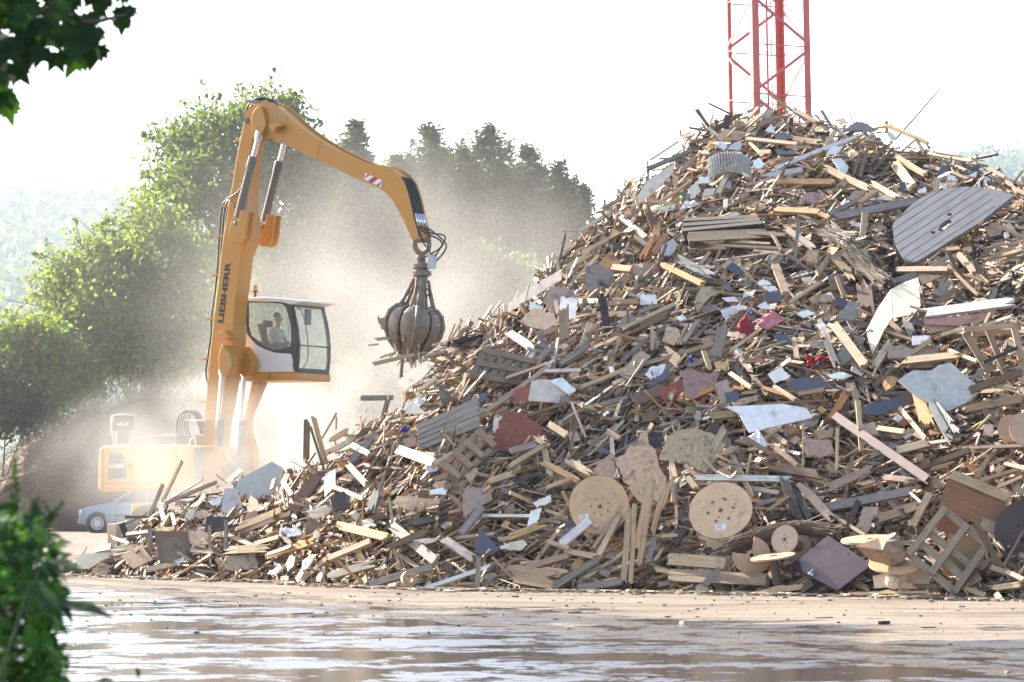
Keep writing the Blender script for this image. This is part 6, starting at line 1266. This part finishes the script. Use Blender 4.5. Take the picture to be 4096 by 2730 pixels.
def tree(name, label, lobes, Y, base_px, n, size, col, sprigs=(), cat="tree", group="trees beyond the yard", spread=.34, mat=LEAF, trunk=.22, droop=.2, sprig_n=40):
    """lobes: (px, py, rx, ry, dY)"""
    b = at(base_px, 2000, Y); b.z = 0; root = empty(name, b, label, cat, group); area = sum(l[2] * l[3] for l in lobes); C = []
    for (px, py, rx, ry, dy) in lobes: C.append(blob(px, py, rx, ry, Y + dy, int(n * rx * ry / area), spread=spread))
    for (x0, y0, x1, y1) in sprigs:        # loose shoots that break the outline
        m = sprig_n; f = RNG.random(m) ** .8; a, e = np.array(at(x0, y0, Y)), np.array(at(x1, y1, Y)); C.append(a + (e - a) * f[:, None] + RNG.normal(size=(m, 3)) * (.22 * (1.15 - f))[:, None])
    C = np.concatenate(C); C = C[C[:, 2] > .1]; m = len(C)
    leaf_mesh("crown", C, (0, -.2, .9), RNG.uniform(.7, 1.3, m) * size, gcol(m, col), mat, root, aspect=.62, droop=droop)
    top = max(lobes, key=lambda l: -l[1]); tp = at(top[0], top[1], Y + top[4]); mb = MB(); bb = Vector((tp.x * .3 + b.x * .7, b.y, 0)); ORIG_ = None
    fork = bb.lerp(tp, .35); tube(mb, smooth_path([Vector((b.x, b.y, 0)), bb.lerp(tp, .2) + Vector((.1, 0, 0)), fork, tp], 4), [trunk * (1 - .9 * i / 12) for i in range(13)], 8)
    for (px, py, rx, ry, dy) in lobes:
        e = at(px, py, Y + dy); s = b.lerp(fork, random.uniform(.5, 1)); mid = s.lerp(e, .5) + Vector((0, 0, .4)); tube(mb, smooth_path([s, mid, e], 4), [trunk * .45 * (1 - .85 * i / 8) for i in range(9)], 6)
        for k in range(4): tube(mb, [s.lerp(e, .6 + .1 * k), e + Vector((random.gauss(0, rx), random.gauss(0, rx), random.gauss(0, ry))) * (Y / FPX) * .8], [.03, .008], 4, cap=False)
    for (x0, y0, x1, y1) in sprigs: tube(mb, [at(x0, y0, Y), at(x1, y1, Y)], [.025, .006], 4, cap=False)
    mb.build("trunk", BARK, root, smooth=True); return root
tree("broadleaf_tree", "tallest bright green broadleaf tree behind the handler's arm, with loose top shoots",
     [(1080, 480, 150, 120, 0), (930, 560, 220, 130, -1), (760, 600, 150, 110, 0), (1130, 640, 190, 150, 2), (880, 740, 260, 140, -2), (690, 800, 140, 120, 0), (1100, 860, 230, 160, 1), (1000, 1050, 300, 200, 0), (1230, 700, 100, 120, 1)], 108, 1000, 30000, .23, (.085, .13, .042),
     [(1060, 420, 1095, 275), (1000, 440, 950, 330), (1120, 430, 1205, 365), (830, 480, 800, 320), (870, 500, 720, 400), (1130, 480, 1280, 480), (700, 560, 560, 540), (640, 720, 560, 690), (820, 460, 880, 380), (1150, 560, 1290, 490)])
tree("leafy_bush", "big yellow-green bush left of the handler's boom, arching shoots at its left", [(600, 900, 130, 90, 0), (420, 1050, 170, 110, 0), (650, 1050, 200, 140, -1), (280, 1170, 140, 110, 0), (480, 1230, 230, 150, -1), (720, 1280, 180, 180, 0), (350, 1370, 230, 150, -1), (620, 1440, 220, 110, -1)], 100, 520, 28000, .20, (.14, .185, .055),
     [(260, 1090, 180, 960), (330, 1000, 300, 880), (420, 960, 430, 860), (230, 1120, 100, 1120), (250, 1200, 90, 1200), (540, 860, 400, 900), (220, 1040, 130, 1010), (480, 960, 360, 900)], trunk=.10)
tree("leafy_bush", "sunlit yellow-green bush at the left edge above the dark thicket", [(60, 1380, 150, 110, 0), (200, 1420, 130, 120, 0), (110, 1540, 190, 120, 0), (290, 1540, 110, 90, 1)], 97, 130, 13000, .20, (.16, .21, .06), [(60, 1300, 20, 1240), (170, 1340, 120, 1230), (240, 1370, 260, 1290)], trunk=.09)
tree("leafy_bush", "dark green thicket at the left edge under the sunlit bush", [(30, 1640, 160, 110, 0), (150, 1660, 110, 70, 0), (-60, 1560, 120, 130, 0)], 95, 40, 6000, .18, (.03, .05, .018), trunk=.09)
tree("leafy_bush", "mid green bush between the boom and the operator's cab", [(1130, 1050, 150, 130, 0), (1060, 1230, 180, 160, 0), (1240, 1200, 170, 150, 0), (1170, 1400, 220, 140, 0), (950, 1350, 140, 150, 1)], 103, 1130, 18000, .18, (.085, .12, .04), [(1180, 950, 1210, 880)], trunk=.10)
tree("leafy_bush", "pale green bush in the dust between the grapple and the pile's left crest", [(1950, 1060, 120, 70, 0), (1830, 1160, 140, 90, 0), (2060, 1120, 100, 80, 0), (1940, 1230, 200, 80, 0), (1650, 1250, 150, 120, 1), (1480, 1330, 140, 130, 1), (2100, 1210, 120, 70, 1)], 104, 1850, 16000, .18, (.075, .11, .04), trunk=.10)
tree("broadleaf_tree", "grey-green broad tree standing behind the spruces, filling the gaps between them", [(1840, 740, 110, 110, 0), (1640, 740, 130, 110, 0), (2040, 780, 130, 120, 1), (2200, 880, 110, 120, 0), (1480, 800, 130, 150, 0), (1900, 880, 240, 140, -1), (1660, 900, 180, 120, -1)], 121, 1900, 20000, .21, (.075, .105, .048), [(1840, 620, 1850, 560), (2050, 640, 2035, 570), (1640, 620, 1650, 560), (2230, 740, 2260, 680)], trunk=.14)
def conifer(px, ytop, wpx, Y, label, n=9000, col=(.055, .08, .038)):
    k = Y / FPX; top = at(px, ytop, Y); b = Vector((top.x, Y, 0)); root = empty("spruce", b, label, "tree", "spruces beyond the yard"); H = top.z; R = wpx * k * .80; C = []; A = []; mb = MB()
    tube(mb, [b, b.lerp(top, .5), top], [.22, .12, .015], 7)
    for k in range(420):
        f = random.random() ** .85 if k > 60 else random.random() * .25; z = H - .15 - f * (H - 1.2); rr = R * min(1, (f * 4.6 + .02) ** .72); a = random.random() * 2 * pi; L = max(.12, rr * random.uniform(.35, 1.25))
        e = Vector((cos(a) * L, sin(a) * L, L * random.uniform(-.35, .12) + (.5 * L if f < .15 else 0))); p0 = Vector((top.x, Y, z))
        if f < .7: tube(mb, [p0, p0 + e * .5 + Vector((0, 0, .05)), p0 + e], [.03, .018, .006], 4, cap=False)
        m = max(14, int(62 * (.25 + L / R))); g = RNG.random(m) ** .6; pos = np.array(p0) + np.array(e)[None, :] * g[:, None] + RNG.normal(size=(m, 3)) * np.array([.10, .10, .10]) * (1 + .8 * L)
        pos[:, 2] -= RNG.random(m) * .5 * L; C.append(pos); A.append(np.tile(np.array(e) / L, (m, 1)))
    C = np.concatenate(C); A = np.concatenate(A); m = len(C); leaf_mesh("crown", C, (0, 0, .6), RNG.uniform(.6, 1.3, m) * .27, gcol(m, col, .35), NEEDLE, root, aspect=.34, droop=.25, jit=.5, axis=A)
    mb.build("trunk", BARK, root, smooth=True)
for a in ((1420, 470, 150, 112, "slim spruce directly behind the upper arm, its tip showing above it"), (1290, 560, 150, 114, "short spruce beside the broadleaf tree, half hidden by the arm"), (1715, 495, 260, 113, "broad spruce in the middle, behind the bent end of the arm"), (1600, 620, 170, 110, "low dark spruce under the arm's bend"),
          (1960, 500, 250, 115, "broad spruce right of the arm's end, twin to the middle one"), (1850, 590, 190, 111, "dark spruce filling the gap between the two broad ones"), (2110, 570, 190, 117, "spruce with feathery tip right of the twin broad spruces"), (2240, 640, 170, 116, "rightmost full spruce before the sky"), (2335, 740, 90, 118, "thin rightmost spruce next to the pile's left crest"),
          (1500, 760, 200, 108, "bushy dark spruce behind the hanging grapple")): conifer(*a)
# ================================================================== BRUSH HEAP
def brush():
    TOPL = [(-300, 1960), (0, 1850), (90, 1760), (200, 1700), (330, 1650), (480, 1590), (600, 1550), (760, 1570), (900, 1560), (1100, 1600), (1300, 1600), (1500, 1700), (1800, 1850), (2200, 1960)]
    mb = MB(); Y0, Y1 = 93, 97; xs_ = list(range(-300, 2200, 40)); T = [0, .15, .3, .45, .6, .75, .88, 1, 1.2, 1.6]; vs = []
    def sp(px, t):
        top = at(px, lerp_tab(TOPL, px), Y1); h = max(.1, top.z - .25); tt = min(t, 1); z = h * (1 - (1 - tt) ** 1.6); z = z if t <= 1 else h * (1 - (t - 1)); Y = Y0 + (Y1 - Y0) * t - .5 * sin(pi * tt)
        p = Vector(((px - 2048) / FPX * Y, Y, z)); return p + Vector((0, -.5, .3)) * (mnoise.noise(p * .7) * .6 + .3 * mnoise.noise(p * 2))
    for px in xs_:
        for t in T: vs.append(sp(px, t))
    nT = len(T); mb.add(vs, [(i * nT + j, (i + 1) * nT + j, (i + 1) * nT + j + 1, i * nT + j + 1) for i in range(len(xs_) - 1) for j in range(nT - 1)], (.15, .095, .058))
    for k in range(2600):
        px, t = random.uniform(-150, 1700), random.random() ** .8 * 1.05; p = sp(px, t) + Vector((0, -.12, .05)); a = random.uniform(0, 2 * pi); L = random.uniform(.3, 1.5); d = Vector((cos(a), random.gauss(-.15, .3), sin(a) * .7)).normalized(); u = random.random()
        pts = [p - d * L / 2, p + Vector((random.gauss(0, .1), -.08, random.gauss(.03, .1))) * L, p + d * L / 2 + Vector((0, 0, -.12 * L * u))]; tube(mb, pts, [random.uniform(.004, .014), .008, .003], 3, jcol(random.choice([(.16, .10, .06), (.21, .14, .085), (.11, .07, .045), (.19, .13, .08)]), .3), cap=False)
    for k in range(420):     # stalks standing up along the rim
        px = random.uniform(100, 1500); p = sp(px, 1.0); L = random.uniform(.4, 1.3); d = Vector((random.gauss(0, .4), 0, 1)); tube(mb, [p, p + d * L * .5 + Vector((random.gauss(0, .1), 0, 0)), p + d * L], [.012, .008, .003], 3, jcol((.36, .29, .22), .3), cap=False)
    m = new_mat("brushwood_mass"); N, L_ = nodes_of(m); a = N.new("ShaderNodeAttribute"); a.attribute_name = "Col"; L_.new(a.outputs["Color"], N["Principled BSDF"].inputs["Base Color"]); N["Principled BSDF"].inputs["Roughness"].default_value = .9
    tag(mb.build("brush_heap", m, loc=(-9, 95, 0)), "tangled brown heap of cut branches behind the car and the handler", "brushwood", kind="stuff")
brush()
# ================================================================== WOODED HILLS, SPIRE
HTOP = [(-2500, 700), (-800, 760), (0, 800), (250, 790), (520, 800), (900, 900), (1500, 1200), (2300, 1400), (3000, 1100), (3500, 760), (3800, 640), (3960, 615), (4096, 652), (4400, 690), (5200, 760), (7000, 900)]
def hillp(px, t):
    Y = 700 + 1200 * t; top = at(px, lerp_tab(HTOP, px), 1900); z = max(2, top.z) * (t ** 1.15 if t <= 1 else 1 - 2 * (t - 1)) - 9 * t; p = Vector(((px - 2048) / FPX * Y * (1.0), Y, z)); return p + Vector((0, 0, 6 * mnoise.noise(p * .012) * t))
mb = MB(); xs_ = list(range(-2500, 7001, 190)); T = [k / 12 for k in range(13)] + [1.3]
mb.add([hillp(px, t) for px in xs_ for t in T], [(i * 14 + j, (i + 1) * 14 + j, (i + 1) * 14 + j + 1, i * 14 + j + 1) for i in range(len(xs_) - 1) for j in range(13)])
HM = pm("hill_ground", (.05, .075, .03), .95, var=.3, scale=.02); tag(mb.build("hill", HM, loc=(0, 1300, 0), smooth=True), kind="structure")
C = []; S = []; cc_ = []
for k in range(2400):
    px = random.choice((random.uniform(-350, 900), random.uniform(-350, 700), random.uniform(3500, 4500))); t = random.choice((random.uniform(.15, 1.0), random.uniform(.7, 1.02))); p = hillp(px, t); r_ = random.uniform(5.5, 11); m = 44; d = RNG.normal(size=(m, 3)); d /= np.linalg.norm(d, axis=1)[:, None]; d[:, 2] = np.abs(d[:, 2]) * 1.1
    C.append(np.array(p) + np.array([0, 0, r_ * .5]) + d * r_ * (1 + .15 * RNG.normal(size=(m, 1)))); S.append(np.full(m, 4.2)); cc_.append(gcol(1, (.055, .075, .042), .5).repeat(m, 0) * RNG.uniform(.8, 1.2, (m, 1)))
C = np.concatenate(C); o = leaf_mesh("hill_forest", C, (0, 0, 1), np.concatenate(S), np.concatenate(cc_), LEAF, None, aspect=.9, loc=(0, 1300, 0)); tag(o, "hazy wooded hillside far behind the yard", "forest", kind="stuff")
sp_ = at(3996, 690, 700); tag(one(lambda mb: lathe(mb, Vector((sp_.x, 700, 0)), MZ, [(2.2, 0), (2.2, sp_.z - 1.5), (2.4, sp_.z - 1.5), (.9, sp_.z + .3), (0, sp_.z + 1.8)], 8), "church_spire", pm("slate_roof", (.05, .055, .065), .7)), "tiny dark pointed spire on the skyline at far right", "spire")
# ================================================================== NEAR LEAVES: maple branch, bank of weeds
def maple_leaf(mb, p, d, n, s, col):
    a, b, c = frame_from(d, n); OUTL = [(0, 0), (.10, .12), (.34, .02), (.30, .14), (.50, .22), (.40, .32), (.46, .50), (.30, .46), (.34, .60), (.18, .56), (.13, .70), (0, 1.0)]
    pts = [(x, y) for x, y in OUTL] + [(-x, y) for x, y in OUTL[-2:0:-1]]; cup = random.uniform(-.25, .15); vs = [p + a * y * s + b * x * s + c * (cup * s * (abs(x) * 1.2 + (y - .4) ** 2)) for x, y in pts]
    vs.append(p + a * .38 * s); k = len(pts); mb.add(vs, [(i, (i + 1) % k, k) for i in range(k)], col)
def in_poly(x, y, P):
    r_ = False
    for i in range(len(P)):
        (x1, y1), (x2, y2) = P[i], P[i - 1]
        if (y1 > y) != (y2 > y) and x < (x2 - x1) * (y - y1) / (y2 - y1) + x1: r_ = not r_
    return r_
MPOLY = [(-400, -400), (520, -400), (535, 60), (520, 110), (545, 150), (470, 130), (400, 110), (395, 200), (400, 250), (330, 290), (300, 330), (230, 280), (170, 240), (110, 300), (95, 420), (50, 440), (10, 470), (-400, 620)]
root = empty("maple_tree", (-4.3, 11.6, 0), "dark green maple branch with lobed leaves hanging in at the top left, out of focus", "tree"); mb = MB(); n_ = 0; tw_ = MB()
tube(tw_, smooth_path([Vector((-4.3, 11.6, 0)), Vector((-4.25, 11.6, 1.6)), Vector((-4.35, 11.5, 3.2)), Vector((-4.3, 11.6, 5.6))], 5), [.16 - .007 * i for i in range(16)], 10)
BR = [smooth_path([Vector((-4.3, 11.6, 2.7)), Vector((-3.2, 11.2, 3.35)), at(100, 40, 11), at(330, 90, 10.9), at(500, 60, 10.8)], 6), smooth_path([Vector((-4.3, 11.6, 2.4)), Vector((-3.0, 11.3, 2.95)), at(40, 200, 11.1), at(220, 180, 11)], 6), smooth_path([Vector((-4.3, 11.6, 2.3)), Vector((-3.0, 11.0, 2.75)), at(-60, 330, 10.8), at(60, 330, 10.7)], 6),
      [Vector((-4.3, 11.6, 4.4)), Vector((-3.2, 10.8, 5.3))], [Vector((-4.3, 11.6, 4.6)), Vector((-5.4, 12.3, 5.6))], [Vector((-4.3, 11.6, 3.9)), Vector((-5.6, 11.0, 4.5))], [at(120, 385, 10.9), at(150, 370, 10.9), at(215, 362, 10.9), at(225, 380, 10.9)], [at(380, 130, 10.9), at(430, 160, 10.9)]]
for b in BR: tube(tw_, b, [max(.004, .035 * (1 - i / len(b)) + .003) if (b[0] - b[-1]).length > .5 else .004 for i in range(len(b))], 6)
while n_ < 460:
    px, py = random.uniform(-380, 540), random.uniform(-380, 480)
    if not in_poly(px, py, MPOLY): continue
    p = at(px, py - 55, random.uniform(10.6, 11.5)); d = Vector((random.gauss(.1, .45), random.gauss(0, .5), -1 + random.gauss(0, .35))); maple_leaf(mb, p, d, Vector((random.gauss(0, .5), -1, random.gauss(.4, .5))), random.uniform(.085, .14), tuple(gcol(1, (.018, .045, .010), .4)[0])); n_ += 1
for k in range(900):
    d = Vector((random.gauss(0, 1), random.gauss(0, 1), random.gauss(0, 1))).normalized() * random.uniform(.6, 1); p = Vector((-4.4 + d.x * 1.9, 11.7 + d.y * 1.7, 4.9 + d.z * 1.5)); sx, sy = proj(p)
    if sx > -250 and sy > -300: continue
    maple_leaf(mb, p, Vector((random.gauss(0, .5), random.gauss(0, .5), -1)), Vector((random.gauss(0, .5), -1, random.gauss(.4, .5))), random.uniform(.10, .16), tuple(gcol(1, (.018, .045, .010), .4)[0]))
mb.build("crown", NEARLEAF, root); tw_.build("trunk", BARK, root, smooth=True)
def near_leaf(mb, p, d, n, L, w, col, droop=.25):
    a, b, c = frame_from(d, n); vs = []; prof = [0, .55, .95, 1, .75, .4, 0]
    for i, k in enumerate(prof):
        f = i / 6; q_ = p + a * f * L - MZ * droop * L * f * f
        for g in (-1, 0, 1): vs.append(q_ + b * g * w * .5 * k + c * (abs(g) * w * .12 * k))
    mb.add(vs, [(i * 3 + j, i * 3 + j + 1, (i + 1) * 3 + j + 1, (i + 1) * 3 + j) for i in range(6) for j in range(2)], col)
WPOLY = [(-300, 2040), (60, 2050), (150, 2090), (230, 2190), (260, 2260), (200, 2330), (250, 2400), (220, 2440), (225, 2560), (180, 2600), (250, 2640), (240, 2780), (-300, 2780)]
root = empty("weed_bush", (-1.75, 8.2, .0), "bushy green weeds with small leaves filling the lower left corner, out of focus", "bush"); mb = MB(); tw_ = MB(); n_ = 0
while n_ < 3800:
    px, py = random.uniform(-300, 300), random.uniform(2030, 2900)
    if not in_poly(min(px, 400), min(py, 2770), WPOLY): continue
    n_ += 1; p = at(px, py, random.uniform(7.8, 8.9)); L = random.uniform(.025, .075); near_leaf(mb, p, Vector((random.gauss(.2, .7), random.gauss(-.2, .6), random.gauss(.1, .6))), Vector((random.gauss(0, .6), -.4, 1)), L, L * random.uniform(.4, .65), tuple(gcol(1, random.choice([(.03, .085, .012), (.06, .16, .02), (.015, .04, .01), (.10, .20, .04)]), .3)[0]))
for k in range(700):     # the lower part of the bush, below the frame
    p = Vector((random.uniform(-2.4, -1.1), random.uniform(7.8, 8.9), random.uniform(.05, .85))); L = random.uniform(.03, .08); near_leaf(mb, p, Vector((random.gauss(.2, .7), random.gauss(-.2, .6), random.gauss(.1, .6))), Vector((0, -.4, 1)), L, L * .5, tuple(gcol(1, (.03, .08, .012), .3)[0]))
for k in range(60):
    x = random.uniform(-2.3, -1.45); y = random.uniform(7.9, 8.8); tube(tw_, smooth_path([Vector((x, y, 0)), Vector((x + random.gauss(0, .05), y, .5)), Vector((x + random.gauss(0, .03), y, random.uniform(.7, 1.2)))], 4), .005, 5, cap=False)
mb.build("foliage", NEARLEAF, root); tw_.build("stem", pm("green_stem", (.06, .10, .03), .7), root)
root = empty("broadleaf_weed", (-1.55, 7.7, 0), "big drooping burdock-like leaves reaching right from the weedy corner", "plant"); mb = MB(); tw_ = MB(); stem = [Vector((-1.55, 7.7, 0)), Vector((-1.5, 7.7, .5)), at(100, 2400, 7.7)]; tube(tw_, smooth_path(stem, 5), .005, 8)
for (x1, y1, x2, y2, w, dr, tone) in ((230, 2410, 460, 2450, 75, .06, 0), (170, 2240, 335, 2262, 60, .05, 0), (120, 2330, 260, 2420, 80, .2, 0)):
    A, B = at(x1, y1, 7.7), at(x2, y2, 7.45); near_leaf(mb, A, B - A, Vector((.1, -.55, .8)), (B - A).length, w * 7.6 / FPX, ((.012, .045, .008), (.016, .055, .009), (.04, .12, .012))[tone], dr); tube(tw_, [at(100, 2450, 7.7), A], .003, 6)
mb.build("leaf", leaf_mat("burdock_leaf", .35, .01, (1.3, 1.6, .45)), root); tw_.build("stem", pm("green_stem2", (.05, .09, .03), .7), root)
for i, (x0, x1, y1, Y, lab) in enumerate(((60, 60, 1830, 8.6, "tall feathery weed stalk at the left edge, taller of two"), (150, 250, 2010, 8.5, "leaning feathery weed stalk right of the tallest one"), (120, 150, 1990, 8.4, "short feathery weed stalk between two others at lower left"))):
    b = at(x0, 2150, Y); g_ = Vector((b.x, Y, 0)); e = at(x1, y1, Y); root = empty("weed_stalk", g_, lab, "plant", "feathery weed stalks"); tw_ = MB(); pth = smooth_path([g_, b, b.lerp(e, .6), e], 6); tube(tw_, pth, .004, 5, cap=False); mb = MB()
    for k in range(90): f = random.random() ** .7; p = b.lerp(e, f); near_leaf(mb, p, Vector((random.gauss(0, .8), random.gauss(0, .5), .6)), Vector((0, -1, .3)), random.uniform(.015, .05) * (1.2 - f), .008, tuple(gcol(1, (.06, .10, .03), .3)[0]), .1)
    mb.build("foliage", NEARLEAF, root); tw_.build("stem", pm("dry_stem", (.12, .12, .05), .8), root)
# ================================================================== DUST AND HAZE
def puff(name, c, r_, dens, nscale, label, seed, pw=1.3, lo=.35, hi=.75):
    m = new_mat(name + "_volume"); N, L = nodes_of(m); N.remove(N["Principled BSDF"]); out = N["Material Output"]; v = N.new("ShaderNodeVolumePrincipled"); v.inputs["Color"].default_value = (.98, .945, .89, 1); v.inputs["Anisotropy"].default_value = .25
    tc = N.new("ShaderNodeTexCoord"); ln = N.new("ShaderNodeVectorMath"); ln.operation = 'LENGTH'; L.new(tc.outputs["Object"], ln.inputs[0])
    sub = N.new("ShaderNodeMath"); sub.operation = 'SUBTRACT'; sub.inputs[0].default_value = 1; sub.use_clamp = True; L.new(ln.outputs["Value"], sub.inputs[1]); po = N.new("ShaderNodeMath"); po.operation = 'POWER'; po.inputs[1].default_value = pw; L.new(sub.outputs[0], po.inputs[0])
    mp = N.new("ShaderNodeMapping"); mp.inputs["Scale"].default_value = [x * nscale for x in r_]; mp.inputs["Location"].default_value = (seed, seed * 2, 0); L.new(tc.outputs["Object"], mp.inputs[0]); ns = N.new("ShaderNodeTexNoise"); ns.inputs["Scale"].default_value = 1; ns.inputs["Detail"].default_value = 3; L.new(mp.outputs[0], ns.inputs["Vector"])
    mr = N.new("ShaderNodeMapRange"); mr.inputs["From Min"].default_value = lo; mr.inputs["From Max"].default_value = hi; L.new(ns.outputs["Fac"], mr.inputs["Value"]); mu = N.new("ShaderNodeMath"); mu.operation = 'MULTIPLY'; L.new(po.outputs[0], mu.inputs[0]); L.new(mr.outputs[0], mu.inputs[1])
    m2 = N.new("ShaderNodeMath"); m2.operation = 'MULTIPLY'; m2.inputs[1].default_value = dens; L.new(mu.outputs[0], m2.inputs[0]); L.new(m2.outputs[0], v.inputs["Density"]); L.new(v.outputs[0], out.inputs["Volume"])
    bm = bmesh.new(); bmesh.ops.create_icosphere(bm, subdivisions=2, radius=1.06); me = bpy.data.meshes.new(name); bm.to_mesh(me); bm.free(); me.materials.append(m); o = bpy.data.objects.new(name, me); COL.objects.link(o); o.location = c; o.scale = r_; return tag(o, label, "dust", kind="stuff")
puff("dust_cloud", at(1180, 1700, 63), (4.2, 4.0, 2.7), .2, .8, "dense pale dust billowing under the operator's cab", 1.3, 1.2, .42, .68)
puff("dust_cloud", at(760, 1830, 56.3), (3.6, 2.8, 1.8), .34, .6, "thin pale dust drifting over the counterweight and the car", 4.1, 1.1)
puff("dust_cloud", at(1650, 1330, 66), (6.5, 7.0, 5.0), .10, .5, "thin dust rising round the grapple and along the left crest", 7.7, 1.0, .28, .8)
puff("dust_cloud", at(1300, 1150, 84), (15, 6.5, 8.5), .017, .3, "faint dusty air hanging in front of the trees behind the handler", 2.2, .8, .2, .8)
HZ = new_mat("haze_air"); N, L = nodes_of(HZ); N.remove(N["Principled BSDF"]); v = N.new("ShaderNodeVolumePrincipled"); v.inputs["Color"].default_value = (.72, .84, 1, 1); v.inputs["Density"].default_value = .00016; v.inputs["Anisotropy"].default_value = .3; L.new(v.outputs[0], N["Material Output"].inputs["Volume"])
mb = MB(); box(mb, Vector((0, 1130, 124)), Vector((950, 0, 0)), Vector((0, 1190, 0)), Vector((0, 0, 125))); tag(mb.build("haze", HZ), "thin bright haze filling the air over the yard and hills", "haze", kind="stuff")
